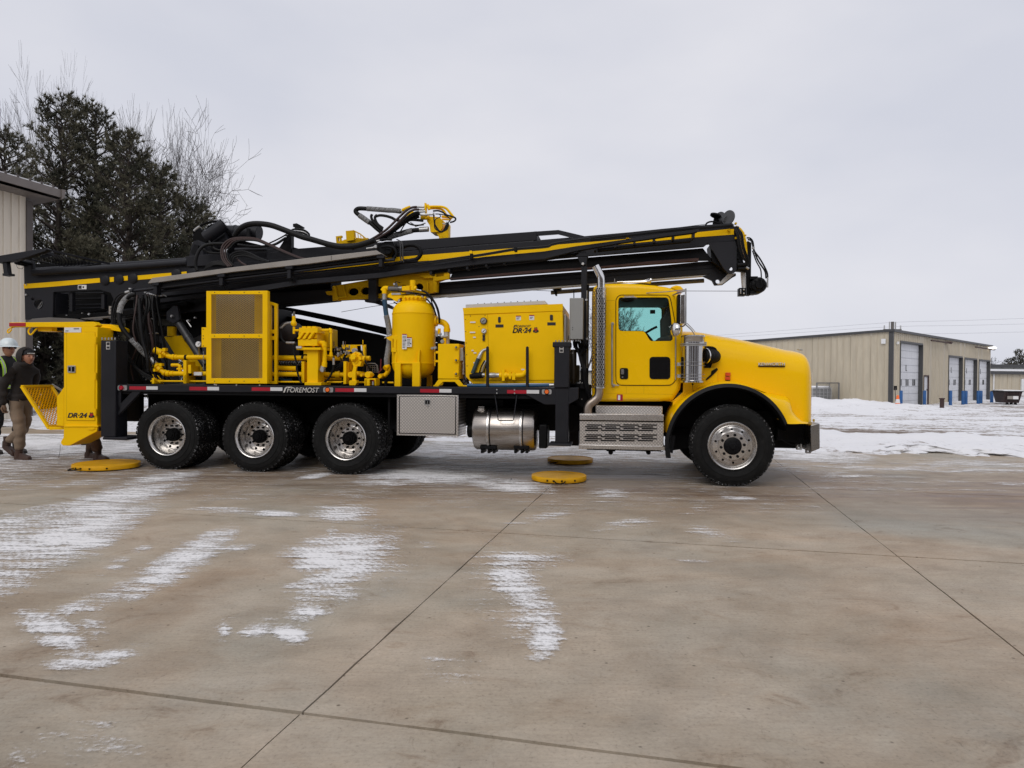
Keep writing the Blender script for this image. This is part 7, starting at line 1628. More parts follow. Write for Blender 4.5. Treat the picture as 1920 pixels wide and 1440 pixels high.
sw.tube(W3(e10, [(1180, 350), (1330, 350)], t0), 4, 12, 1); sw.tube(W3(e10, [(1290, 130), (1330, 210)], t0 - .08), 3.0, 10, 1); sw = sw.done()
m = part('swivel_fitting', SLV, sw)
for (a, b, c_, d_) in ((1110, 160, 1235, 165), (1140, 205, 1240, 208), (1150, 250, 1260, 240), (1170, 300, 1390, 290)): m.tube(W3(e10, [(a, b), (c_, d_)], t0 - .12), 2.0, 8, 1)
m.tube(W3(e10, [(1160, 555), (1310, 545)], t0), 5.0, 14, 1); m.tube(W3(e10, [(730, 230), (860, 235)], t0), 3.6, 12, 1); m.tube(W3(e10, [(1400, 260), (1410, 410)], t0 - .1), 1.4, 8, 1); m.tube(W3(e10, [(1555, 450), (1640, 470), (1620, 420)], t0 - .05), 1.3, 6, 1); m.tube(W3(e10, [(1080, 500), (1180, 470), (1260, 440)], t0), 1.2, 6, 2); m.tube(W3(e10, [(1000, 430), (1080, 480), (1100, 500)], t0), 1.0, 6, 2); m.done()
def eh(pts, r, mat=RUB, t=t0 - .05, seg=10): return brush_hose(W3(e10, pts, t), r, mat, seg, 6, name='swivel_hose')
h1 = eh([(840, 240), (720, 225), (600, 220), (420, 205), (250, 195), (120, 192), (65, 225), (80, 270), (200, 360), (330, 450), (420, 530), (520, 610)], 4.1, RUB, t0, 14)
m = part('braided_sleeve', BRD, h1, stuff=True); braid(m, W3(e10, [(830, 240), (720, 225), (600, 220), (420, 205), (260, 195)], t0), 4.4, 34, w=.5); braid(m, W3(e10, [(130, 310), (200, 360), (300, 430)], t0), 4.4, 14, w=.75); m.done()
h2 = eh([(1170, 558), (1050, 568), (950, 590), (850, 620), (730, 655), (600, 700), (500, 720)], 4.3, RUB, t0, 14)
m = part('braided_sleeve', BRD, h2, stuff=True); braid(m, W3(e10, [(1030, 572), (950, 590), (850, 620), (730, 655), (620, 692)], t0), 4.6, 26, w=.75); m.done()
eh([(1110, 165), (1030, 175), (950, 215), (850, 300), (720, 430), (600, 545), (480, 630), (330, 720), (150, 800), (-40, 860)], 2.3, RUBR, t0 - .15); eh([(1145, 208), (1060, 215), (970, 260), (880, 345), (760, 470), (640, 580), (520, 655), (380, 735), (200, 810), (0, 880)], 2.3, RUBR, t0 - .18)
eh([(1160, 270), (1080, 285), (980, 340), (880, 420), (760, 515), (640, 600), (520, 680), (400, 745), (260, 790)], 4.4, RUB, t0 - .1); eh([(1150, 330), (1060, 350), (960, 400), (860, 465), (740, 560), (620, 640), (500, 705)], 3.0, RUB, t0 - .05)
eh([(345, 290), (330, 330), (350, 390), (420, 470), (520, 560)], 2.6); eh([(430, 300), (395, 340), (405, 400), (450, 470), (530, 530)], 2.6); eh([(400, 330), (480, 310), (580, 320), (680, 350), (760, 390), (900, 400), (1040, 385), (1220, 400)], 2.6)
eh([(930, 430), (880, 500), (840, 570), (810, 600)], 1.1); eh([(940, 430), (1010, 465), (1100, 480), (1230, 470)], 1.4); eh([(720, 590), (840, 600), (900, 560)], 1.0)
for k, (a, b) in enumerate(((0, 0), (14, 12), (-16, 24), (30, 30))): eh([(1400 + a * .3, 300), (1410, 400 + b), (1440 + a, 520 + b * .6), (1520, 600 - b * .5), (1600 - a, 560), (1640 - a, 480), (1650, 440)], 1.0, RUB, t0 - .16, 6)
eh([(1390, 235), (1480, 230), (1560, 260), (1620, 300), (1700, 325), (1765, 350), (1775, 385), (1740, 415), (1680, 430)], 1.6, RUB, t0 - .1); eh([(1430, 285), (1520, 290), (1600, 310), (1680, 370), (1650, 430), (1600, 450)], 1.0, RUB, t0 - .12, 6)
eh([(1420, 440), (1430, 380), (1480, 350), (1520, 330), (1500, 290)], .8, RUB, t0 - .12, 6)

# ------------------------------------------------------------------ buildings
def clad_mat(name, col):
    m, N, L, B = nodes_mat(name)
    g = N.new('ShaderNodeNewGeometry'); P = g.outputs['Position']
    a = noise(N, L, 0.5, 4, vec=P, stretch=(1, 1, .25)); b = noise(N, L, 6, 4, vec=P, stretch=(1, 1, .15))
    mm = N.new('ShaderNodeMath'); mm.operation = 'ADD'; L.new(a, mm.inputs[0]); L.new(b, mm.inputs[1])
    L.new(ramp(N, L, mm.outputs[0], [(0.7, [c * .92 for c in col]), (1.0, col), (1.3, [min(1, c * 1.05) for c in col])]), B.inputs['Base Color'])
    B.inputs['Roughness'].default_value = .55; return m
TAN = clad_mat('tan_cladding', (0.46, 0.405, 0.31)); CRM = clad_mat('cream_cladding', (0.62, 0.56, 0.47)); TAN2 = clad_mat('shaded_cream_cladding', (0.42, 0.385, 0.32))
BRN = paint('brown_trim', (0.075, 0.062, 0.057), .5); DKT = paint('dark_trim', (0.05, 0.05, 0.052), .5); DOORW = clad_mat('white_door_paint', (0.62, 0.63, 0.66)); GUT = paint('gutter_brown', (.15, .13, .12), .5)
SNW = paint('roof_snow', (0.8, 0.8, 0.82), .7, var=.05)
BLUB = paint('bollard_blue', (0.012, 0.085, 0.26), .5, var=.15)
def clad_wall(root, P0, d, length, zb, ztop, openings=(), pw=0.9, rib=.30, mat=TAN, proud=.035, mats_name='panel'):
    """vertical ribbed metal sheets, each a part; ztop(s) is the top edge; openings: (a, b, z_top, z_bottom)"""
    d = Vector((d[0], d[1], 0)).normalized(); n = Vector((d.y, -d.x, 0)); P0 = Vector(P0)
    if n.dot(CAMP - P0) < 0: n = -n
    cuts = sorted(set([0, length] + [x for o in openings for x in o[:2]] + [k * pw for k in range(1, int(length / pw) + 1)]))
    cuts = [c for c in cuts if 0 <= c <= length]
    for a, b in zip(cuts[:-1], cuts[1:]):
        if b - a < .02: continue
        segs = [(zb, None)]
        for o in openings:
            if a >= o[0] - 1e-6 and b <= o[1] + 1e-6: segs = [(o[2], None)] + ([(zb, o[3])] if o[3] > zb + .05 else [])
        mb = MB()
        for z0, z1 in segs:
            xs = []; s = a; k0 = math.ceil(a / rib - 1e-6)
            prof = [(a + .004, 0)]
            k = k0
            while k * rib < b - .06:
                r0 = k * rib + .01
                if r0 > a + .01: prof += [(r0, 0), (r0 + .018, proud), (r0 + .05, proud), (r0 + .068, 0)]
                k += 1
            prof += [(b - .004, 0)]
            lo = [P0 + d * s_ + n * h + Vector((0, 0, z0)) for s_, h in prof]; hi = [P0 + d * s_ + n * h + Vector((0, 0, (ztop(s_) if z1 is None else z1))) for s_, h in prof]
            m_ = len(prof); mb.add(lo + hi, [(i, i + 1, m_ + i + 1, m_ + i) for i in range(m_ - 1)])
        mb.build(mats_name, mat, root, smooth=0)
def wbox(mb, P0, d, s0, s1, o0, o1, z0, z1):
    d = Vector((d[0], d[1], 0)).normalized(); n = Vector((d.y, -d.x, 0)); P0 = Vector(P0)
    if n.dot(CAMP - P0) < 0: n = -n
    V = [P0 + d * s + n * o + Vector((0, 0, z)) for z in (z0, z1) for o in (o0, o1) for s in (s0, s1)]
    mb.add(V, [(0, 2, 3, 1), (4, 5, 7, 6), (0, 1, 5, 4), (2, 6, 7, 3), (0, 4, 6, 2), (1, 3, 7, 5)])
ZG = -0.35
# long tan workshop on the right
C0 = G(1671, 765, ZG); C0.z = 0
dA, dB = Vector((-1, 1, 0)).normalized(), Vector((1, 1, 0)).normalized()
ws = empty('workshop_building', C0, label='long tan metal workshop with four tall white garage doors and dark trim', cat='building')
def rel(mb): return mb
plA, plB = Plane(C0, dA), Plane(C0, dB)
lenA, lenB = 16.0, plB.hit(1857, 700)[0]
zA0 = plA.hit(1670, 618)[1]; sA1, zA1 = plA.hit(1425, 637)
ztA = lambda s: zA0 + (zA1 - zA0) * s / sA1 - .10
zB0, zB1 = plB.hit(1674, 618.5)[1], plB.hit(1857, 648)[1]
ztB = lambda s: zB0 + (zB1 - zB0) * s / lenB - .10
inv = lambda o: setattr(o, 'location', (-C0.x, -C0.y, 0)) or o
doors = []
for (xl, xr, xj, yt, nw) in ((1687, 1720.5, 1729, 642, 3), (1778, 1796.8, 1804, 668.8, 2), (1808, 1824, 1831.2, 673, 2), (1835, 1849, 1855.5, 676, 2)):
    s0 = plB.hit(xl, 700)[0]; s1 = plB.hit(xj, 700)[0]; zt = plB.hit(xl, yt)[1]; doors.append((s0, s1, zt, ZG - .1, nw, plB.hit(xr, 700)[0]))
s0d, s1d, ztd = plB.hit(1731.5, 720)[0], plB.hit(1740.8, 720)[0], plB.hit(1731.5, 704.5)[1]
ops = [(a, b, z, -9, 0) for a, b, z, zb, _, _ in doors] + [(s0d, s1d, ztd, -9, 0)]
def in_ws(fn):
    before = set(SC.collection.objects); fn()
    for o in set(SC.collection.objects) - before:
        if o.parent is ws: o.location = (-C0.x, -C0.y, 0)
in_ws(lambda: clad_wall(ws, C0, dA, lenA, ZG - .2, ztA, (), 1.2, .4, TAN)); in_ws(lambda: clad_wall(ws, C0, dB, lenB, ZG - .2, ztB, ops, 1.2, .4, TAN))
def trim():
    m = MB(); wbox(m, C0, dA, -.22, lenA, -.05, .08, 0, 0)
    mb = MB(); n_ = Vector((dA.y, -dA.x, 0)); n_ = n_ if n_.dot(CAMP - C0) > 0 else -n_
    def cap(P, d, L, zf):
        n = Vector((d.y, -d.x, 0)); n = n if n.dot(CAMP - C0) > 0 else -n
        V = [];
        for s in (-.12, L + .12):
            for o in (-.3, .16):
                for dz in (-.02, .13): V.append(P + d * s + n * o + Vector((0, 0, zf(max(0, min(L, s))) + dz)))
        mb.add(V, [(0, 1, 3, 2), (4, 6, 7, 5), (0, 4, 5, 1), (2, 3, 7, 6), (0, 2, 6, 4), (1, 5, 7, 3)])
    cap(C0, dA, lenA, ztA); cap(C0, dB, lenB, ztB); mb.build('eave_trim', DKT, ws, smooth=0)
    m = MB(); wbox(m, C0, dA, -.04, .17, .0, .06, ZG - .1, ztA(0)); wbox(m, C0, dB, -.04, .17, .0, .06, ZG - .1, ztB(0)); m.build('corner_trim', DKT, ws, smooth=0)
    m = MB(); wbox(m, C0, dB, .3, lenB - .2, -14, -.3, 2.0, zB0 - .3); m.build('roof', paint('workshop_roof', (.3, .3, .3), .6), ws, smooth=0)
    m = MB(); wbox(m, C0, dB, lenB - .05, lenB, -14, -.02, ZG, ztB(lenB)); m.build('end_wall', TAN, ws, smooth=0)
    for (a, b, zt, zb, nw, ar) in doors:
        rec = -.22
        zz = ZG - .1; hgt = (zt - zz); k = 0
        n = 9 if nw == 3 else 7
        fr_o = MB(); wbox(fr_o, C0, dB, b - .05, b, rec, .05, zz, zt); wbox(fr_o, C0, dB, a, a + .05, rec, .05, zz, zt); wbox(fr_o, C0, dB, a, b, rec, .04, zt, zt + .12)
        fo = fr_o.build('door_frame', DKT, ws, smooth=0)
        base = MB(); wbox(base, C0, dB, a, b, rec - .10, rec - .04, zz, zt); do = base.build('garage_door', DOORW, ws, smooth=0)
        for k in range(n):
            p = MB(); wbox(p, C0, dB, a + .03, b - .03, rec - .04, rec, zz + hgt * k / n + .015, zz + hgt * (k + 1) / n - .015); p.build('panel', DOORW, do, smooth=0)
        zw = zz + hgt * (3.25 if nw == 3 else 2.6) / n if False else zz + 1.45
        for q in range(nw):
            c_ = a + (b - a) * (q + .6) / (nw + .35); p = MB(); wbox(p, C0, dB, c_ - .30, c_ + .30, rec, rec + .02, zw, zw + .42); p.build('window', DGL, do, smooth=0)
        p = MB(); c_ = a + (b - a) * .42; wbox(p, C0, dB, c_ - .05, c_ + .05, rec + .002, rec + .02, zw + 1.0, zw + 1.35); wbox(p, C0, dB, c_ - .05, c_ + .14, rec + .002, rec + .02, zw + .95, zw + 1.02); p.build('door_number', DKT, do, smooth=0)
    m = MB(); wbox(m, C0, dB, s0d + .05, s1d - .05, -.1, -.05, ZG, ztd - .05); e_ = m.build('entry_door', DOORW, ws, smooth=0)
    m = MB(); wbox(m, C0, dB, s1d - .25, s1d - .15, -.05, -.02, ZG + 1, ZG + 1.1); m.build('handle', BLK, e_, smooth=0)
    m = MB(); wbox(m, C0, dB, s0d, s0d + .05, -.1, .04, ZG, ztd); wbox(m, C0, dB, s1d - .06, s1d, -.1, .04, ZG, ztd); wbox(m, C0, dB, s0d, s1d, -.1, .04, ztd - .05, ztd + .04); m.build('door_frame', RST, ws, smooth=0)
    sL, zL = plA.hit(1657.5, 640); m = MB(); wbox(m, C0, dA, sL - .12, sL + .12, .04, .14, zL - .15, zL + .15); m.build('wall_box', WHL, ws, smooth=0)
    for (xa, xb, y) in ((1737, 1775, 638), (1821, 1857, 650.5)):
        a_, za = plB.hit(xa, y); b_, zb2 = plB.hit(xb, y); m = MB(); wbox(m, C0, dB, a_, b_, .25, .35, za - .06, za + .03); wbox(m, C0, dB, b_ - .6, b_, .05, .4, za, za + .1); m.build('light_arm', RST, ws, smooth=0)
    a_, za = plB.hit(1852, 652.5); m = MB(); c_ = C0 + dB * a_ + (Vector((dB.y, -dB.x, 0)) * .35 if Vector((dB.y, -dB.x, 0)).dot(CAMP - C0) > 0 else Vector((-dB.y, dB.x, 0)) * .35)
    m.lathe((c_.x, c_.y, za), [(0, .1), (.22, .08), (.34, 0), (.2, -.1), (0, -.12)], 'z', 16)
    em, N, L, B = nodes_mat('lit_lamp'); B.inputs['Emission Color'].default_value = (1, .95, .9, 1); B.inputs['Emission Strength'].default_value = 2.0; m.build('lamp', em, ws)
    a_, za = plB.hit(1681, 643); m = MB(); wbox(m, C0, dB, a_ - .12, a_ + .12, .03, .12, za - .08, za + .08); m.build('wall_lamp', WHL, ws, smooth=0)
in_ws(trim)
# roof-top electric mast behind the near corner, and overhead lines
pb = D(1673, 640, 47)
up = empty('utility_pole', (pb.x, pb.y, ZG), label='grey pole top with insulators rising just behind the roof corner of the tan workshop', cat='utility pole')
m = MB(); zt = D(1673, 606, 47).z - ZG
m.tube3([(0, 0, 0), (0, 0, zt + .1)], .10, 8, 1); m.build('pole', OLV, up)
m = MB(); m.cube(-.6, .6, -.05, .05, zt - .5, zt - .4); m.build('crossarm', OLV, up, smooth=0)
for x in (-.55, -.2, .2, .55): m = MB(); m.tube3([(x, 0, zt - .4), (x, 0, zt + (.1 if abs(x) < .3 else -.15))], .05, 6, 1); m.build('insulator', LGR, up)
WIRE = paint('wire_grey', (.42, .43, .46), .6)
for k, (ya, yb, yc, lab) in enumerate(((628, 604.5, 596.5, 'topmost of the three overhead wires crossing behind the workshop roof'), (632.5, 612.5, 607, 'middle one of the three overhead wires behind the workshop roof'), (640, 627, 622, 'lowest of the three overhead wires behind the workshop roof'))):
    m = MB(); m.tube3([D(1330, ya + 2, 75), D(1500, (ya + yb) / 2 + 1, 72), D(1674, yb, 70), D(1800, (yb + yc) / 2 + .6, 69), D(1935, yc, 68)], .014, 5, 3)
    tag(m.build('overhead_wire', WIRE), lab, 'overhead wire', 'overhead wires behind the workshop')
# bollards
for (x, yt, yb, lab) in ((1689.2, 732, 766.5, 'blue bollard left of the first and tallest garage door'), (1733.2, 732, 762.5, 'blue bollard in front of the small white entry door'), (1782, 732, 760.8, 'blue bollard left of the second garage door'), (1805.4, 732.5, 759.8, 'left one of the close blue pair between the second and third garage doors'),
                         (1811, 732.5, 759.2, 'right one of the close blue pair between the second and third garage doors'), (1834, 732.3, 758.5, 'left one of the two touching blue bollards at the last garage door'), (1839, 732.3, 758.2, 'right one of the two touching blue bollards at the last garage door'), (1859.3, 733, 757.5, 'blue bollard at the far corner of the workshop beside the dumpster')):
    p = G(x, yb, ZG); h = D(x, yt, p.y).z - ZG; r_ = p.y * 2.75 / F
    m = MB(); m.lathe((0, 0, 0), [(r_, -.3), (r_, h - .06), (r_ * .8, h - .01), (0, h)], 'z', 16); o = m.build('bollard', BLUB, loc=(p.x, p.y, ZG)); tag(o, lab, 'bollard', 'blue bollards along the garage doors')
p = G(1766, 769.5, ZG + .05)
m = MB(); m.lathe((0, 0, 0), [(.11, -.3), (.11, .62), (.15, .62), (.15, .68), (0, .70)], 'z', 14); o = m.build('pipe_post', paint('brown_post', (.045, .022, .018), .7), loc=(p.x, p.y, p.z)); tag(o, 'short dark brown capped post standing alone in the snow', 'post')
# orange road cone with shovel
p = G(1683, 767, ZG + .02); m = empty('traffic_cone', (p.x, p.y, p.z), label='orange traffic cone with a white band at the workshop corner', cat='traffic cone')
b = MB(); b.cube(-.22, .22, -.22, .22, 0, .05); b.lathe((0, 0, 0), [(.17, .05), (.06, .8), (0, .82)], 'z', 16); b.build('cone', ORA, m); b = MB(); b.lathe((0, 0, 0), [(.128, .36), (.096, .58)], 'z', 16); b.build('band', WHL, m)
p2 = G(1682, 767, ZG + .02) + Vector((.05, .2, 0)); b = MB(); b.tube3([(0, 0, .1), (-.02, .1, 1.25)], .025, 6, 1); o = b.build('shovel', BRN, loc=(p2.x, p2.y, p2.z)); b = MB(); b.cube(-.09, .09, .08, .11, 1.1, 1.35); b.build('blade', BLK, o, smooth=0); tag(o, 'dark snow shovel leaning on the workshop wall behind the cone', 'shovel')
# dumpster
p = G(1888, 759.5, ZG); du = empty('dumpster', (p.x, p.y, ZG), math.radians(-14), label='brown steel dumpster with a snow-covered lid by the far shed', cat='dumpster')
sc = p.y / F; w_, h_ = 24 * sc, 25 * sc
DUM = paint('dumpster_brown', (.032, .018, .018), .6, var=.3)
b = MB(); V = [(-w_ / 2, -.7, .18), (w_ / 2, -.7, .18), (w_ / 2 , .7, .18), (-w_ / 2, .7, .18), (-w_ / 2 - .12, -.9, h_), (w_ / 2 + .12, -.9, h_), (w_ / 2 + .12, .9, h_), (-w_ / 2 - .12, .9, h_)]
b.add(V, [(0, 1, 5, 4), (1, 2, 6, 5), (2, 3, 7, 6), (3, 0, 4, 7), (0, 3, 2, 1)]); b.build('body', DUM, du, smooth=0)
for k in range(9): b = MB(); x = -w_ / 2 + .1 + k * (w_ - .2) / 8; b.bar((x, -.74, .2), (x, -.92, h_ - .06), .05, .05); b.build('rib', DUM, du, smooth=0)
b = MB(); b.cube(-w_ / 2 - .2, w_ / 2 + .2, -.95, .95, h_, h_ + .05); b.build('lid', BLK, du, smooth=0)
b = MB(); b.cube(-w_ / 2 - .12, w_ / 2 + .14, -.9, .9, h_ + .05, h_ + .13); b.build('lid_snow', SNW, du, bevel=.03)
for (x, c_) in ((-w_ * .2, BEI), (w_ * .18, WHL)): b = MB(); b.cube(x - .16, x + .16, -.93, -.90, h_ - .5, h_ - .28); b.build('sticker', c_, du, smooth=0)
for x in (-w_ / 2 + .2, w_ / 2 - .2, 0): b = MB(); b.lathe((x, -.65, .1), [(0, -.04), (.1, -.04), (.1, .04), (0, .04)], 'y', 12); b.build('caster', BLK, du)
# far sheds behind the dumpster
sh = D(1857, 700, 78); sh.z = 0
s1 = empty('storage_shed', sh, label='low tan shed with snow on its roof edge behind the dumpster', cat='shed')
def shed():
    d = Vector((1, .25, 0)); P0 = sh
    pl = Plane(P0, d); L_ = 16; zt = pl.hit(1860, 694)[1]; zt2 = pl.hit(1918, 697)[1]; sz = pl.hit(1918, 697)[0]
    clad_wall(s1, P0, d, L_, ZG - .2, lambda s: zt + (zt2 - zt) * s / sz - .1, (), 1.8, .6, TAN, .05)
    m = MB(); wbox(m, P0, d, -.4, L_, -2, .35, zt - .45, zt - .1); m.build('eave_trim', DKT, s1, smooth=0)
    m = MB(); wbox(m, P0, d, -.3, L_, -3, .3, zt - .1, zt + .12); m.build('roof_snow', SNW, s1, smooth=0)
    a_ = pl.hit(1912.6, 720)[0]; z_ = pl.hit(1912.6, 712)[1]; m = MB(); wbox(m, P0, d, a_, a_ + .4, .06, .2, ZG, z_ + .1); m.build('white_post', WHL, s1, smooth=0)
    a_ = pl.hit(1860.6, 720)[0]; m = MB(); wbox(m, P0, d, a_, a_ + .12, .06, .16, ZG, zt - .3); m.build('downspout', WHL, s1, smooth=0)
bf = set(SC.collection.objects); shed()
for o in set(SC.collection.objects) - bf: o.location = (-sh.x, -sh.y, 0)
q = D(1856, 690, 110); q.z = 0
s2 = empty('long_warehouse', q, label='grey flat-roofed hall seen just above the low tan shed', cat='building')
b = MB(); zt = D(1857, 683.2, 110).z; b.cube(0, 40, 0, 12, -.5, zt - .5); b.build('wall', paint('grey_green_siding', (.26, .265, .25), .6), s2, smooth=0)
for k in range(20): b = MB(); b.cube(k * 1.9, k * 1.9 + .25, -.1, .0, -.5, zt - .5); b.build('wall_rib', paint('siding_rib', (.2, .2, .19), .6) if k == 0 else MAT['siding_rib'], s2, smooth=0)
b = MB(); b.cube(-.3, 40, -.3, 12, zt - .5, zt); b.build('roof', DKT, s2, smooth=0)
# shed seen between the rest post and the cab, and one more behind the hood
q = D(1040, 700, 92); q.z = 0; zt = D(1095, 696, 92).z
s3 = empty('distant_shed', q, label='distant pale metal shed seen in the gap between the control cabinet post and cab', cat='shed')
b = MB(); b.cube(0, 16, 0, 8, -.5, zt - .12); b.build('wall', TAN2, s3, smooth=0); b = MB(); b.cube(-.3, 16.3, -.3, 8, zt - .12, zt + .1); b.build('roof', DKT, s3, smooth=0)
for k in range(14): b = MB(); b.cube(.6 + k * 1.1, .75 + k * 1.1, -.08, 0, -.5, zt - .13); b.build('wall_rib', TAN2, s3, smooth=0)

# fenced yard with a tank beside the workshop wall
FNC = paint('galvanised_fence', (.16, .16, .16), .5, metal=.3)
fa, fb_ = G(1531, 764, ZG), G(1572.5, 762, ZG); fz = D(1572, 718, fb_.y).z
fe = empty('chain_link_fence', (fa.x, fa.y, ZG), label='grey chain link fence around the small yard at the left end of the tan wall', cat='fence')
d_ = (fb_ - fa); h = fz - ZG
for (nm, a, b2, r_) in (('post', (0, 0, 0), (0, 0, h), .05), ('post', (d_.x, d_.y, 0), (d_.x, d_.y, h), .05), ('top_rail', (0, 0, h), (d_.x, d_.y, h), .035), ('post', (d_.x * .55, d_.y * .55, 0), (d_.x * .55, d_.y * .55, h), .03)):
    b = MB(); b.tube3([a, b2], r_, 8, 1); b.build(nm, FNC, fe)
b = MB()
for k in range(26):
    f = k / 26
    for s_ in (1, -1):
        x0, x1 = f, min(1, max(0, f + s_ * .45)); 
        b.bar((d_.x * x0, d_.y * x0, 0), (d_.x * x1, d_.y * x1, h * abs(x1 - x0) / .45), .008, .008)
tag(b.build('wire_mesh', FNC, fe, smooth=0), kind='stuff')
pt = G(1543, 763, ZG) + Vector((.2, 1.2, 0)); tk = empty('caged_tank', (pt.x, pt.y, ZG), label='grey caged liquid tank with snow on top inside the fenced yard', cat='tank')
b = MB(); b.cube(-.62, .62, -.5, .5, .15, 1.15); b.build('tank', paint('milky_plastic', (.22, .22, .22), .5), tk, bevel=.08)
for k in range(5): b = MB(); b.cube(-.66, .66, -.55, -.52, .2 + k * .23, .235 + k * .23); b.build('cage_bar', LGR, tk, smooth=0)
for k in range(6): b = MB(); x = -.6 + k * .24; b.cube(x - .015, x + .015, -.57, -.545, .1, 1.2); b.build('cage_bar', LGR, tk, smooth=0)
b = MB(); b.cube(-.6, .6, -.5, .5, 1.16, 1.30); b.build('snow_cap', SNW, tk, bevel=.06)
pt = G(1557, 763, ZG) + Vector((.1, 1.0, 0)); b = MB(); b.tube3([(0, 0, 0), (0, 0, .75)], .13, 10, 1); b.lathe((0, 0, .75), [(.13, 0), (.1, .12), (.04, .16), (.04, .25), (0, .25)], 'z', 12); tag(b.build('gas_cylinder', paint('cylinder_tan', (.3, .19, .09), .6), loc=(pt.x, pt.y, ZG)), 'short orange brown gas cylinder beside the caged tank', 'gas cylinder')

# cream building at the left edge; its side wall runs straight away from the camera
DL = 20.0; LA = math.radians(60)
ex_ = D(58.5, 600, DL); LX, LY = Vector((math.cos(LA), math.sin(LA), 0)), Vector((-math.sin(LA), math.cos(LA), 0))
lb = empty('storehouse_building', (ex_.x, DL, 0), LA, label='cream metal-clad building with brown trim and a snowy overhanging roof at the left edge', cat='building')
def leftb():
    P0 = Vector((ex_.x, DL, 0)); front = Plane(P0, LX); rake = Plane(P0 - LY * .75, LX)
    loc = lambda s, o, z: Vector((s, o, z))
    xa, za = rake.hit(0, 324); xb, zb = rake.hit(113, 357); sl = (zb - za) / (xb - xa); zr = lambda x: zb + sl * (x - xb)
    cx = front.hit(48.5, 600)[0]
    pw = abs(front.hit(48.5, 600)[0] - front.hit(34, 600)[0]); x = cx; k = 0
    while x > -14:
        b = MB(); x0 = x - pw * 4
        prof = []
        for q in range(4):
            a = x - q * pw; prof += [(a - .004 if q == 0 else a, 0), (a - pw + .09, 0), (a - pw + .075, -.03), (a - pw + .025, -.03), (a - pw + .01, 0)]
        prof[-1] = (x0 + .004, 0)
        lo = [Vector((s, h, -.1)) for s, h in prof]; hi = [Vector((s, h, zr(s) - .16)) for s, h in prof]; n = len(prof)
        b.add(lo + hi, [(i, i + 1, n + i + 1, n + i) for i in range(n - 1)]); b.build('panel', CRM, lb, smooth=0); x = x0
    b = MB(); b.cube(cx + .003, .02, -.05, 9, -.1, zr(0) - .35); b.build('corner_trim', BRN, lb, smooth=0)
    def slab(x0, x1, y0, y1, up0, up1, name, mat):
        b = MB(); V = [(x, y, zr(x) + u) for u in (up0, up1) for y in (y0, y1) for x in (x0, x1)]
        b.add(V, [(0, 2, 3, 1), (4, 5, 7, 6), (0, 1, 5, 4), (2, 6, 7, 3), (0, 4, 6, 2), (1, 3, 7, 5)]); return b.build(name, mat, lb, smooth=0)
    slab(xb - 16, xb, -.75, 10, -.05, .0, 'roof', BRN); slab(xb - 16, xb, -.80, -.753, -.21, .012, 'rake_trim', GUT); slab(xb - 16, xb - .05, -.72, 10, .003, .06, 'roof_snow', SNW)
    x = xb - .15
    while x > xb - 5: slab(x - .05, x, -.74, 10, .0, .10, 'roof_rib', BRN); x -= .3
    b = MB(); V = [(xb + .002, -.85, zr(xb) - .27), (xb + .07, -.85, zr(xb) - .2), (xb + .10, -.85, zr(xb) + .02), (xb + .002, -.85, zr(xb) + .02)]
    V2 = [(a, 10, c) for a, _, c in V]; b.add(V + V2, [(0, 1, 5, 4), (1, 2, 6, 5), (2, 3, 7, 6), (3, 0, 4, 7), (0, 3, 2, 1)]); b.build('gutter', GUT, lb, smooth=0)
    b = MB(); b.add([(xb, -.7, zr(xb) - .26), (xb, 10, zr(xb) - .26), (xb - 14, 10, zr(xb - 14) - .38), (xb - 14, -.7, zr(xb - 14) - .38)], [(0, 1, 2, 3)]); b.build('soffit', GUT, lb, smooth=0)
leftb()

# ------------------------------------------------------------------ trees
BARK = paint('bare_bark', (.040, .032, .030), .85, var=.25); BARK2 = paint('thin_twigs', (.045, .037, .035), .85, var=.2); PBK = paint('pine_bark', (.035, .026, .02), .9)
def needle_mat():
    m, N, L, B = nodes_mat('pine_needles')
    g = N.new('ShaderNodeNewGeometry'); P = g.outputs['Position']
    a = noise(N, L, .9, 4, vec=P); b = noise(N, L, 9, 3, vec=P); mm = N.new('ShaderNodeMath'); mm.operation = 'ADD'; L.new(a, mm.inputs[0]); L.new(b, mm.inputs[1])
    L.new(ramp(N, L, mm.outputs[0], [(.75, (.028, .030, .021)), (1.0, (.068, .068, .046)), (1.25, (.135, .125, .085))]), B.inputs['Base Color']); B.inputs['Roughness'].default_value = .8; B.inputs['Specular IOR Level'].default_value = .2
    return m
NDL = needle_mat()
def tube_fast(V, Fc, p0, p1, r0, r1, seg=4):
    d = (p1 - p0)
    if d.length < 1e-5: return
    d.normalize(); a = d.cross(Vector((.3, .2, .93))).normalized(); b = d.cross(a); n = len(V)
    for p, r in ((p0, r0), (p1, r1)):
        for j in range(seg): t = 2 * math.pi * j / seg; V.append(p + (a * math.cos(t) + b * math.sin(t)) * r)
    for j in range(seg): Fc.append((n + j, n + (j + 1) % seg, n + seg + (j + 1) % seg, n + seg + j))
def mk(name, V, Fc, mat, parent, kind=None):
    me = bpy.data.meshes.new(name); me.from_pydata([tuple(v) for v in V], [], Fc); me.materials.append(mat)
    o = bpy.data.objects.new(name, me); SC.collection.objects.link(o); o.parent = parent
    if kind: o['kind'] = kind
    return o
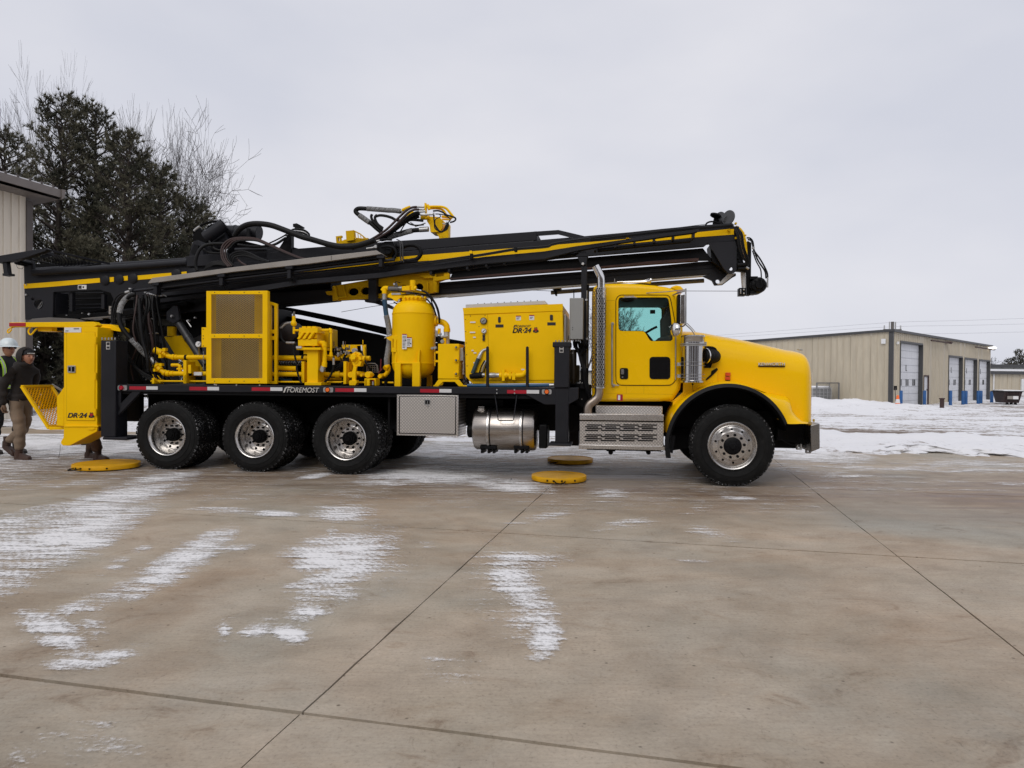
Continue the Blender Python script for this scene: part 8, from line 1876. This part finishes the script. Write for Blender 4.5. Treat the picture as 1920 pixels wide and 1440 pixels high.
def pine(loc, H, W, seed, label, dens=1.0, z_low=.6, lean=0.0):
    R = random.Random(seed); root = empty('pine_tree', loc, label=label, cat='pine tree', group='dark pines behind the truck')
    V, Fc = [], []; P = Vector((0, 0, 0)); n = 10; tr = []
    for i in range(n + 1): tr.append(Vector((R.uniform(-.12, .12) + lean * i / n, R.uniform(-.12, .12), H * .97 * i / n)))
    for i in range(n): tube_fast(V, Fc, tr[i], tr[i + 1], .22 * (1 - i / n) + .03, .22 * (1 - (i + 1) / n) + .02, 7)
    mk('trunk', V, Fc, PBK, root)
    LV, LF = [], []; BV, BF = [], []
    def tuft(p, dirv, L_, nb):
        for q in range(nb):
            d = (dirv + Vector((R.gauss(0, .55), R.gauss(0, .55), R.gauss(.25, .5)))).normalized(); s = d.cross(Vector((R.random() - .5, R.random() - .5, R.random()))).normalized() * R.uniform(.010, .020)
            l = L_ * R.uniform(.6, 1.2); b = len(LV); LV.extend([p - s, p + s, p + d * l]); LF.append((b, b + 1, b + 2))
    nbr = int(135 * dens)
    for k in range(nbr):
        f = (k + R.random()) / nbr; z = z_low + (H - z_low) * f ** .9
        prof = (1 - f) ** .62 * (.35 + .65 * min(1, f * 5 + .6)); L_ = W * prof * R.uniform(.55, 1.12) + .25
        a = R.uniform(0, 2 * math.pi); base = tr[min(n, int(z / H * n))].copy(); base.z = z
        d = Vector((math.cos(a), math.sin(a), .16 + .55 * f)); d.normalize(); p = base; st = max(3, int(L_ / .30))
        for s in range(st):
            q = p + d * (L_ / st); d = (d + Vector((R.gauss(0, .1), R.gauss(0, .1), .075))).normalized()
            tube_fast(BV, BF, p, q, .035 * (1 - s / st) + .008, .035 * (1 - (s + 1) / st) + .006, 3)
            if s >= st * .22:
                for c_ in range(3):
                    dd = (d * .7 + Vector((R.gauss(0, .7), R.gauss(0, .7), R.gauss(.3, .35)))).normalized(); l2 = R.uniform(.18, .55) * (1.05 - .5 * s / st); e = q + dd * l2
                    tube_fast(BV, BF, q, e, .009, .005, 3); tuft(e, dd, .19, 15); tuft(q.lerp(e, .55), dd, .18, 10)
            p = q
        tuft(p, d, .22, 12)
    mk('branches', BV, BF, PBK, root, 'stuff'); mk('crown', LV, LF, NDL, root)
    return root
def gx(px, dist): return D(px, 700, dist).x
def hz(py, dist, px=150): return D(px, py, dist).z
for (px, pt, dist, W, seed, dens, lab, zl) in ((112, 200, 26, 2.9, 11, 1.35, 'tallest dark pine behind the cream building, second from the left', .3), (182, 214, 28, 3.0, 12, 1.35, 'dark pine in the middle of the clump with a forked spiky top', .3), (238, 268, 25.5, 2.8, 13, 1.2, 'dark pine right of the clump middle, above the mast foot', .3),
        (300, 330, 27, 2.7, 14, 1.15, 'lower dark pine at the right end of the clump beside the rotary head', .3), (352, 385, 28, 1.7, 15, .9, 'smallest pine sticking out beyond the right end of the clump', .3), (4, 262, 30, 3.0, 16, 1.1, 'dark pine seen above the snowy roof at the left edge', 3.0), (85, 560, 22.5, 1.7, 17, .9, 'short bushy pine low behind the tool cabinet and the walking men', .15), (150, 470, 24, 2.2, 18, 1.0, 'short pine filling the lower front of the clump', .15)):
    pine((gx(px, dist), dist, 0 if dist < 30 else 0), hz(pt, dist, px), W, seed, lab, dens, zl)
def bare(loc, H, seed, label, *a, hw=3.0, **k):
    return bare_(loc, H, seed, label, hw, *a, **k)
def bare_(loc, H, seed, label, hw, spread=.5, lean=(0, 0), r0=.13, depth=7, grp='bare trees behind the pines', name='bare_tree', first=.25, nst=1):
    R = random.Random(seed); root = empty(name, loc, label=label, cat='bare tree', group=grp)
    V, Fc, TV, TF = [], [], [], []
    def grow(p, d, L_, r, lv):
        st = 3; 
        for s in range(st):
            q = p + d * (L_ / st); d = (d + Vector((R.gauss(0, .12), R.gauss(0, .12), .055 if spread < .7 else .03))).normalized(); r2 = r * (.86)
            (tube_fast(V, Fc, p, q, r, r2, 5) if r > .03 else tube_fast(TV, TF, p, q, max(r, .009), max(r2, .0075), 3))
            if lv > 0 and (s > 0 or lv < depth) and R.random() < .46:
                a = R.uniform(0, 2 * math.pi); sd = (d.cross(Vector((math.cos(a), math.sin(a), .3)))).normalized(); grow(q, (d + sd * R.uniform(.35, .95) * (.6 + spread)).normalized(), L_ * R.uniform(.5, .8), r2 * .6, lv - 1 - (R.random() < .35))
            p, r = q, r2
        if lv > 0:
            for c_ in range(2):
                a = R.uniform(0, 2 * math.pi); sd = (d.cross(Vector((math.cos(a), math.sin(a), .3)))).normalized(); grow(p, (d + sd * R.uniform(.15, .5) * (.5 + spread)).normalized(), L_ * R.uniform(.68, .88), r * .78, lv - 1)
    for k in range(nst):
        grow(Vector((R.uniform(-.2, .2) * (nst > 1), 0, 0)), Vector((lean[0] + (k - (nst - 1) / 2) * .34, lean[1], 1)).normalized(), H * first, r0, depth)
    zmax = max(v.z for v in TV); k = H / zmax
    rs = sorted(math.hypot(v.x - lean[0] * v.z, v.y) for v in TV); kr = min(k * 1.1, hw / rs[int(len(rs) * .96)])
    for A in (V, TV):
        for v in A: v.x *= kr; v.y *= kr; v.z *= k
    mk('trunk', V, Fc, BARK, root); mk('crown', TV, TF, BARK2, root)
for (px, pt, dist, seed, spread, lean, nst, hw, lab) in ((28, 165, 36, 31, .5, (0, 0), 2, 2.4, 'bare tree furthest left, rising above the cream building roof'), (115, 108, 35, 32, .4, (.02, 0), 2, 2.0, 'tall bare treetop above the tallest pine'), (172, 108, 36, 33, .35, (0, 0), 2, 1.9, 'tall bare treetop above the forked pine'),
        (268, 178, 34, 34, .5, (.05, 0), 2, 2.3, 'bare tree just right of the pine clump'), (300, 172, 33, 35, 1.0, (.06, 0), 3, 3.6, 'wide spreading bare tree reaching over the rotary head'), (350, 205, 35, 36, 1.2, (.22, 0), 3, 4.2, 'bare tree with the branches reaching furthest right')):
    bare((gx(px, dist) - lean[0] * 6, dist, 0), hz(pt, dist, px), seed, lab, spread, lean, .13, 6, nst=nst, hw=hw)
for (px, pt, dist, seed, lab) in ((1098, 556, 60, 41, 'distant bare tree seen through the cab windows and beside the exhaust'), (1150, 560, 62, 42, 'distant bare tree seen through the middle of the cab window')):
    bare((gx(px, dist), dist, -.35), hz(pt, dist, px), seed, lab, .6, (0, 0), .16, 7, 'distant bare trees behind the cab')
for (px, pt, dist, W, seed, lab) in ((1912, 655, 115, 1.9, 51, 'distant dark conifer rising highest at the right edge'), (1896, 672, 118, 2.2, 52, 'lower round distant conifer left of the right edge'), (1925, 668, 120, 3.0, 53, 'distant conifer cut off by the right edge of the view')):
    pine((gx(px, dist), dist, -.4), hz(pt, dist, px), W, seed, lab, .6, 1.0)
bare((gx(1862, 112), 112, -.4), hz(662, 112, 1862), 61, 'faint bare tree at the far corner of the workshop roof', .5, (0, 0), .1, 6, 'distant bare trees behind the cab')

# ------------------------------------------------------------------ outrigger pads
for (px, py, rpx, lab, rot) in ((200.5, 873.5, 57, 'round yellow outrigger pad on the ground beside the rear wheel and the boots', 0), (1048, 896.5, 51.5, 'nearer of the two round yellow outrigger pads under the middle of the truck', .4), (1069, 863.8, 42.5, 'farther of the two round yellow outrigger pads, with rope handles', 1.0)):
    p = G(px, py, .03); r_ = rpx * p.y / F
    pad = empty('outrigger_pad', (p.x, p.y, .013), rot, label=lab, cat='outrigger pad', group='round yellow outrigger pads')
    b = MB(); b.lathe((0, 0, 0), [(0, 0), (r_ * .985, 0), (r_, .008), (r_, .056), (r_ * .988, .064), (r_ * .95, .066), (r_ * .93, .058), (r_ * .5, .052), (0, .050)], 'z', 64); b.build('disc', YELP, pad)
    for a in ((math.radians(-20), math.radians(165)) if rpx < 45 else (math.radians(-115),)):
        b = MB(); c_, s_ = math.cos(a), math.sin(a); w = .07
        b.tube3([Vector((c_ * r_ - s_ * w, s_ * r_ + c_ * w, .03)), Vector((c_ * (r_ + .09) - s_ * w * .7, s_ * (r_ + .09) + c_ * w * .7, .022)), Vector((c_ * (r_ + .12), s_ * (r_ + .12), .016)), Vector((c_ * (r_ + .09) + s_ * w * .7, s_ * (r_ + .09) - c_ * w * .7, .02)), Vector((c_ * r_ + s_ * w, s_ * r_ - c_ * w, .03))], .008, 6, 4); b.build('rope_handle', BLK, pad)
    if rpx > 45:
        b = MB()
        for a in (-105, -118, -88, -60): c_, s_ = math.cos(math.radians(a) - rot), math.sin(math.radians(a) - rot); b.lathe((c_ * (r_ + .001), s_ * (r_ + .001), .03), [(0, -.008), (.012, -.008), (.012, .012), (0, .012)], 'z', 8)
        b.build('rope_hole', BLK, pad)

# made-up hall behind the camera, added to give the chrome dark reflections
hb = empty('reflection_hall', (0, -15, 0), label='unseen dark brown hall added behind the camera for the chrome to reflect', cat='building')
b = MB(); b.cube(-40, 34, -12, 0, 0, 8); b.build('wall', paint('reflection_hall_siding', (.10, .08, .065), .7), hb, smooth=0)
for x in (-30, -20, -8, 4, 16, 26): b = MB(); b.cube(x, x + 4, 0, .06, 0, 4.4); b.build('garage_door', DOORW, hb, smooth=0)
b = MB(); b.cube(-41, 35, -12, .6, 8, 8.4); b.build('roof', DKT, hb, smooth=0)

# ------------------------------------------------------------------ people
SKIN = paint('skin', (.42, .20, .13), .5, var=.06, scale=12); BLKC = paint('black_workwear', (.010, .010, .012), .85, var=.3, scale=8, bmp=.5, bscale=9); BRC = paint('charcoal_hoodie', (.022, .018, .017), .9, var=.3, scale=7, bmp=.6, bscale=8)
TANP = paint('tan_work_trousers', (.20, .145, .10), .85, var=.2, scale=5, bmp=.8, bscale=8); BRP = paint('brown_duck_trousers', (.085, .042, .022), .85, var=.25, scale=6, bmp=.8, bscale=9)
BOOT = paint('brown_leather_boot', (.045, .02, .012), .5, var=.3); BOOTD = paint('dark_boot', (.015, .011, .009), .6, var=.3); HIV = paint('hi_vis_lime', (.55, .95, .06), .6); RFL = paint('reflective_tape', (.5, .52, .5), .4); HAT = paint('white_hard_hat', (.72, .80, .82), .3, coat=.4, var=.04)
GLV = paint('tan_work_glove', (.17, .10, .06), .8, var=.2); LIP = paint('lips', (.25, .09, .07), .5); DGLS = paint('sunglasses_lens', (.02, .005, .01), .15)
def skin_mesh(name, verts, edges, radii, parent, mats, fn, root=0, sub=2):
    me = bpy.data.meshes.new(name); me.from_pydata(verts, edges, []); o = bpy.data.objects.new(name, me); SC.collection.objects.link(o)
    sk = o.modifiers.new('skin', 'SKIN'); sk.use_smooth_shade = True; sk.branch_smoothing = .6
    for i, r in enumerate(radii):
        v = me.skin_vertices[0].data[i]; v.radius = (r, r) if not isinstance(r, tuple) else r; v.use_root = (i == root)
    s = o.modifiers.new('sub', 'SUBSURF'); s.levels = s.render_levels = sub
    bpy.context.view_layer.update()
    m2 = bpy.data.meshes.new_from_object(o.evaluated_get(bpy.context.evaluated_depsgraph_get())); bpy.data.objects.remove(o)
    m2.materials.clear()
    for m in mats: m2.materials.append(m)
    for p in m2.polygons: p.material_index = fn(p.center); p.use_smooth = True
    # cloth folds
    for v in m2.vertices:
        c = v.co; k = .007 * math.sin(c.z * 31 + c.x * 9 + 2 * math.sin(c.y * 14)) + .005 * math.sin(c.z * 57 - c.y * 21); v.co = c + v.normal * k * (1 if c.z < 1.42 else 0)
    o2 = bpy.data.objects.new(name, m2); SC.collection.objects.link(o2); o2.parent = parent; return o2
def ellipsoid(name, c, r, mat, parent, rot=(0, 0, 0), cut=None, seg=24, deform=None):
    bm = bmesh.new(); bmesh.ops.create_uvsphere(bm, u_segments=seg, v_segments=seg // 2, radius=1)
    if cut is not None: bmesh.ops.delete(bm, geom=[f for f in bm.faces if cut(f.calc_center_median())], context='FACES')
    M = Matrix.Translation(c) @ (Matrix.Rotation(rot[2], 4, 'Z') @ Matrix.Rotation(rot[1], 4, 'Y') @ Matrix.Rotation(rot[0], 4, 'X')) @ Matrix.Diagonal((*r, 1))
    for v in bm.verts:
        if deform: v.co = deform(v.co)
        v.co = M @ v.co
    me = bpy.data.meshes.new(name); bm.to_mesh(me); bm.free(); me.materials.append(mat)
    for p in me.polygons: p.use_smooth = True
    o = bpy.data.objects.new(name, me); SC.collection.objects.link(o); o.parent = parent; return o
def boot(parent, ankle, toe, mat, lift=0.0):
    """ankle point and toe point on the ground"""
    a, t = Vector(ankle), Vector(toe); d = (t - a); d.z = 0; d = d.normalized(); heel = a - d * .07; s = Vector((-d.y, d.x, 0))
    b = MB(); pts = [(heel + Vector((0, 0, .0)), .034, .0), (a + d * .02, .042, .0), (a + d * .10, .045, .0), (t - d * .04, .043, .0), (t, .02, .0)]
    prof = []
    slope = (t.z - a.z)
    def sec(c, w, hh, zb): return [c + s * w + Vector((0, 0, zb)), c + s * w * .98 + Vector((0, 0, zb + .03)), c + s * w * .75 + Vector((0, 0, zb + hh)), c - s * w * .75 + Vector((0, 0, zb + hh)), c - s * w * .98 + Vector((0, 0, zb + .03)), c - s * w + Vector((0, 0, zb))]
    L_ = (t - heel); L_.z = 0; L_ = L_.length
    rings = []
    z_at = lambda q: ankle[2] - .10 + (toe[2] - (ankle[2] - .10)) * q
    for q, w, hh in ((0, .032, .10), (.12, .042, .13), (.33, .045, .13), (.5, .046, .095), (.7, .05, .075), (.88, .047, .065), (1.0, .026, .045)): rings.append(sec(heel * (1 - q) + Vector((t.x, t.y, 0)) * q - Vector((0, 0, (heel.z) * (1 - q))), w, hh, z_at(q)))
    for A, B in zip(rings[:-1], rings[1:]): b.add(A + B, [(i, (i + 1) % 6, 6 + (i + 1) % 6, 6 + i) for i in range(6)])
    b.add(rings[0], [tuple(range(6))]); b.add(rings[-1], [tuple(range(6))]); b.tube3([a + Vector((0, 0, -.06)), a + Vector((0, 0, .08))], [.052, .058], 12, 1)
    o = b.build('boot', mat, parent, smooth=60); return o
def hand(parent, wrist, d, side, mat, curl=.5, L_=.18):
    """palm, four bent fingers and a thumb"""
    w = Vector(wrist); d = Vector(d).normalized(); s = Vector(side).normalized(); n = d.cross(s).normalized()
    b = MB(); b.tube3([w, w + d * .045, w + d * .085], [.026, .037, .036], 10, 2)
    for k in range(4):
        o_ = s * (-.028 + k * .019); l = [.062, .072, .068, .052][k]; p0 = w + d * .075 + o_; p1 = p0 + (d * (1 - curl * .3) + n * curl * .5).normalized() * l * .5; p2 = p1 + (d * (1 - curl) + n * curl * 1.2).normalized() * l * .35; p3 = p2 + (d * (.5 - curl) + n).normalized() * l * .3
        b.tube3([p0, p1, p2, p3], [.0125, .0115, .0105, .008], 8, 2)
    p0 = w + d * .03 - s * .03; b.tube3([p0, p0 - s * .02 + d * .03 + n * .01, p0 - s * .015 + d * .06 + n * .025], [.015, .013, .010], 8, 3)
    return b.build('hand', mat, parent, smooth=60)
def man(loc, rz, label, J, mats, fn, extra, R=None, scale=1.0):
    root = empty('person', loc, rz, label=label, cat='person'); root.scale = (scale,) * 3
    N_ = ['pelvis', 'belly', 'chest', 'neckb', 'neck', 'head', 'crown', 'shL', 'elL', 'wrL', 'shR', 'elR', 'wrR', 'hipL', 'knL', 'anL', 'hipR', 'knR', 'anR']
    Ed = [('pelvis', 'belly'), ('belly', 'chest'), ('chest', 'neckb'), ('neckb', 'neck'), ('neck', 'head'), ('head', 'crown'), ('neckb', 'shL'), ('shL', 'elL'), ('elL', 'wrL'), ('neckb', 'shR'), ('shR', 'elR'), ('elR', 'wrR'), ('pelvis', 'hipL'), ('hipL', 'knL'), ('knL', 'anL'), ('pelvis', 'hipR'), ('hipR', 'knR'), ('knR', 'anR')]
    RR = dict(pelvis=(.155, .125), belly=(.165, .125), chest=(.185, .135), neckb=(.12, .09), neck=.058, head=(.078, .092), crown=(.062, .075), shL=.085, elL=.06, wrL=.042, shR=.085, elR=.06, wrR=.042, hipL=.105, knL=.075, anL=.06, hipR=.105, knR=.075, anR=.06)
    if R: RR.update(R)
    idx = {n: i for i, n in enumerate(N_)}
    skin_mesh('body', [J[n] for n in N_], [(idx[a], idx[b]) for a, b in Ed], [RR[n] for n in N_], root, mats, fn, 0)
    extra(root, J); return root
def face(root, c, yaw, mat=SKIN, glasses=None, beard=None):
    """nose, eyes, mouth and ears on a head centred at c that looks along yaw"""
    f = Vector((math.cos(yaw), math.sin(yaw), 0)); s = Vector((-f.y, f.x, 0)); c = Vector(c)
    hd = ellipsoid('head', c, (.098, .078, .118), mat, root, (0, 0, yaw), seg=28, deform=lambda v: Vector((v.x * (1 - .10 * max(0, -v.z)), v.y * (1 - .28 * max(0, -v.z)), v.z)))
    b = MB(); b.tube3([c + f * .088 + Vector((0, 0, .03)), c + f * .112 + Vector((0, 0, -.012)), c + f * .096 + Vector((0, 0, -.026))], [.009, .016, .013], 8, 3); b.build('nose', mat, root, smooth=60)
    for k in (1, -1):
        ellipsoid('eye', c + f * .085 + s * k * .032 + Vector((0, 0, .02)), (.011, .013, .008), DGL, root, (0, 0, yaw), seg=10); ellipsoid('ear', c + s * k * .078 + Vector((0, 0, 0)) - f * .01, (.018, .009, .032), mat, root, (0, 0, yaw), seg=10)
    ellipsoid('mouth', c + f * .088 + Vector((0, 0, -.052)), (.008, .022, .005), LIP, root, (0, 0, yaw), seg=10)
    if glasses:
        b = MB()
        for k in (1, -1): q = c + f * .097 + s * k * .032 + Vector((0, 0, .02)); b.add([q + s * a + Vector((0, 0, z)) - f * abs(a + k * .032 * 0) * .3 for a, z in ((-.028, -.016), (.028, -.016), (.03, .018), (-.03, .018))], [(0, 1, 2, 3)]); b.tube3([q + s * k * .03, c + s * k * .08 + Vector((0, 0, .02))], .004, 5, 1)
        b.build('sunglasses', glasses, root, smooth=0)
# man in the white hard hat, standing, seen from his front right side, facing right
pA = G(12, 851, 0); HA = D(12, 633, pA.y).z
JA = dict(pelvis=(0, 0, .98), belly=(.0, 0, 1.14), chest=(.01, 0, 1.33), neckb=(.01, 0, 1.46), neck=(.03, 0, 1.54), head=(.05, 0, 1.62), crown=(.05, 0, 1.72), shL=(0, .20, 1.43), elL=(-.04, .26, 1.16), wrL=(.06, .24, .94), shR=(0, -.20, 1.43), elR=(-.06, -.26, 1.16), wrR=(.02, -.24, .93),
          hipL=(.0, .10, .90), knL=(.10, .11, .50), anL=(.05, .12, .14), hipR=(0, -.10, .90), knR=(-.02, -.11, .50), anR=(-.14, -.12, .13))
def exA(root, J):
    face(root, (.055, 0, 1.63), 0.0, glasses=DGLS)
    ellipsoid('hard_hat', (.045, 0, 1.68), (.150, .122, .130), HAT, root, cut=lambda c: c.z < -.02)
    b = MB(); b.lathe((.06, 0, 1.675), [(.10, .012), (.150, .0), (.165, -.012), (.150, -.012), (.10, -.004)], 'z', 28)
    b.v = [(x * (1.06 if x > 0 else 1), y * .84, z) for x, y, z in b.v]; b.build('brim', HAT, root)
    for (z0, z1, mt, nm) in ((1.02, 1.075, HIV, 'hi_vis_band'), (1.035, 1.06, RFL, 'reflective_band')):
        b = MB(); g = .004 if mt is RFL else 0; b.lathe((0, 0, 0), [(.188 + g, z0), (.190 + g, z1)], 'z', 32); b.v = [(x * .80, y * 1.08, z) for x, y, z in b.v]; b.build(nm, mt, root)
    for k in (1, -1):
        for w, mt, nm, o_ in ((.030, HIV, 'hi_vis_band', 0), (.012, RFL, 'reflective_band', .006)):
            pts = [(-.15 - o_, k * .13, 1.05), (-.165 - o_, k * .13, 1.3), (-.09, k * .12, 1.50 + o_), (.03, k * .12, 1.50 + o_), (.145 + o_, k * .12, 1.34), (.148 + o_, k * .12, 1.05)]
            P = catmull(pts, 5); b = MB(); V = []
            for p in P: V += [p + Vector((0, -w, 0)), p + Vector((0, w, 0))]
            b.add(V, [(2 * i, 2 * i + 1, 2 * i + 3, 2 * i + 2) for i in range(len(P) - 1)]); b.build(nm, mt, root)
    for an in ('anL', 'anR'):
        a = Vector(J[an]); b = MB(); b.lathe((a.x + .012, a.y, a.z + .12), [(.082, 0), (.083, .055)], 'z', 20); b.build('hi_vis_band', HIV, root)
    boot(root, (J['anL'][0], J['anL'][1], .10), (J['anL'][0] + .22, J['anL'][1], .0), BOOTD); boot(root, (J['anR'][0], J['anR'][1], .10), (J['anR'][0] + .22, J['anR'][1], .0), BOOTD)
    hand(root, J['wrL'], (.2, 0, -1), (0, 1, 0), SKIN); hand(root, J['wrR'], (.2, 0, -1), (0, 1, 0), SKIN)
man((pA.x, pA.y, 0), math.radians(-22), 'person in a white hard hat and sunglasses wearing black clothes with lime reflective bands', JA, [BLKC, SKIN], lambda c: 1 if (c.z > 1.53) else 0, exA, scale=HA / 1.81)
# man in the hooded jacket striding to the right in front of him
pB = G(58, 857, 0); HB = D(42, 651, pB.y - .3).z
JB = dict(pelvis=(0, 0, .95), belly=(.02, 0, 1.12), chest=(.05, 0, 1.32), neckb=(.08, 0, 1.45), neck=(.11, 0, 1.52), head=(.15, 0, 1.61), crown=(.14, 0, 1.70), shL=(.07, .20, 1.42), elL=(-.02, .27, 1.16), wrL=(.10, .22, .93), shR=(.06, -.20, 1.42), elR=(-.05, -.27, 1.14), wrR=(-.04, -.25, .86),
          hipL=(.0, .10, .88), knL=(-.02, .10, .49), anL=(-.36, .11, .25), hipR=(.01, -.10, .88), knR=(.12, -.11, .48), anR=(.10, -.11, .12))
def exB(root, J):
    face(root, (.155, 0, 1.61), math.radians(-18))
    ellipsoid('knit_cap', (.150, 0, 1.645), (.108, .088, .10), BLKC, root, (0, math.radians(-8), math.radians(-18)), cut=lambda c: c.z < .02)
    # cap print: a light curved mark
    b = MB(); 
    for k in range(6): a = math.radians(-48 + k * 11); c_ = Vector((.150 + .1095 * math.cos(a), .092 * math.sin(a), 1.672)); b.cube(c_.x - .005, c_.x + .004, c_.y - .005, c_.y + .005, c_.z - .008, c_.z + .008)
    b.build('cap_print', WHL, root)
    ellipsoid('hood', (.095, 0, 1.625), (.145, .120, .155), BRC, root, (0, math.radians(10), math.radians(-10)), cut=lambda c: c.x > .42)
    ellipsoid('hood_collar', (.06, 0, 1.49), (.135, .135, .075), BRC, root)
    ellipsoid('jacket_hem', (.0, 0, .99), (.165, .190, .10), BRC, root, cut=lambda c: c.z < -.6)
    boot(root, (J['anR'][0], J['anR'][1], .10), (J['anR'][0] + .21, J['anR'][1], .0), BOOT); boot(root, (J['anL'][0] - .01, J['anL'][1], .26), (J['anL'][0] + .14, J['anL'][1], .02), BOOT)
    hand(root, J['wrR'], (.12, 0, -1), (0, 1, 0), GLV, .6); hand(root, J['wrL'], (.5, -.2, -1), (0, 1, 0), GLV, .6)
man((pB.x, pB.y - .25, 0), math.radians(-12), 'person in a dark hooded jacket and tan trousers striding past the yellow fold-down platform', JB, [BRC, TANP, SKIN], lambda c: 2 if c.z > 1.55 else (1 if c.z < .93 and not (c.z > .78 and abs(c.y) > .2) else 0), exB, scale=HB / 1.77, R=dict(chest=(.20, .15), belly=(.185, .145), pelvis=(.165, .14), shR=.095, shL=.095, elR=.075, elL=.075, wrR=.052, wrL=.052, hipL=.11, hipR=.11, knL=.088, knR=.088, anL=.074, anR=.074, neckb=(.14, .11)))
# man behind the tool cabinet: only trousers and boots show
pC = G(177, 861.5, 0)
JC = dict(pelvis=(0, 0, .95), belly=(.0, 0, 1.12), chest=(.0, 0, 1.32), neckb=(.0, 0, 1.44), neck=(.02, 0, 1.51), head=(.04, 0, 1.59), crown=(.04, 0, 1.68), shL=(0, .20, 1.40), elL=(0, .24, 1.14), wrL=(.08, .22, .92), shR=(0, -.20, 1.40), elR=(0, -.24, 1.14), wrR=(.08, -.22, .92),
          hipL=(.0, .10, .88), knL=(-.05, .12, .48), anL=(-.19, .13, .13), hipR=(0, -.10, .88), knR=(.08, -.13, .48), anR=(.16, -.13, .12))
def exC(root, J):
    face(root, (.045, 0, 1.6), 0.0); ellipsoid('knit_cap', (.04, 0, 1.64), (.106, .086, .10), BLKC, root, cut=lambda c: c.z < .02)
    for k in ('anL', 'anR'): boot(root, (J[k][0], J[k][1], .10), (J[k][0] + .20, J[k][1], .0), BOOT)
    hand(root, J['wrL'], (.3, 0, -1), (0, 1, 0), GLV); hand(root, J['wrR'], (.3, 0, -1), (0, 1, 0), GLV)
man((pC.x, pC.y, 0), math.radians(-5), 'person hidden behind the yellow tool cabinet, only brown trousers and boots showing', JC, [BRC, BRP, SKIN], lambda c: 2 if c.z > 1.52 else (1 if c.z < .95 and abs(c.y) < .22 else 0), exC, R=dict(knL=.095, knR=.095, anL=.085, anR=.085), scale=.93)
pD = G(150, 834, 0)
man((pD.x, pD.y, 0), math.radians(8), 'person further back behind the yellow tool cabinet, only dark shoes showing', JC, [BLKC, BLKC, SKIN], lambda c: 2 if c.z > 1.52 else 0, lambda root, J: (face(root, (.045, 0, 1.6), 0.0), [boot(root, (J[k][0], J[k][1], .10), (J[k][0] + .20, J[k][1], .0), BOOTD) for k in ('anL', 'anR')], hand(root, J['wrL'], (.3, 0, -1), (0, 1, 0), SKIN), hand(root, J['wrR'], (.3, 0, -1), (0, 1, 0), SKIN)), scale=.93)
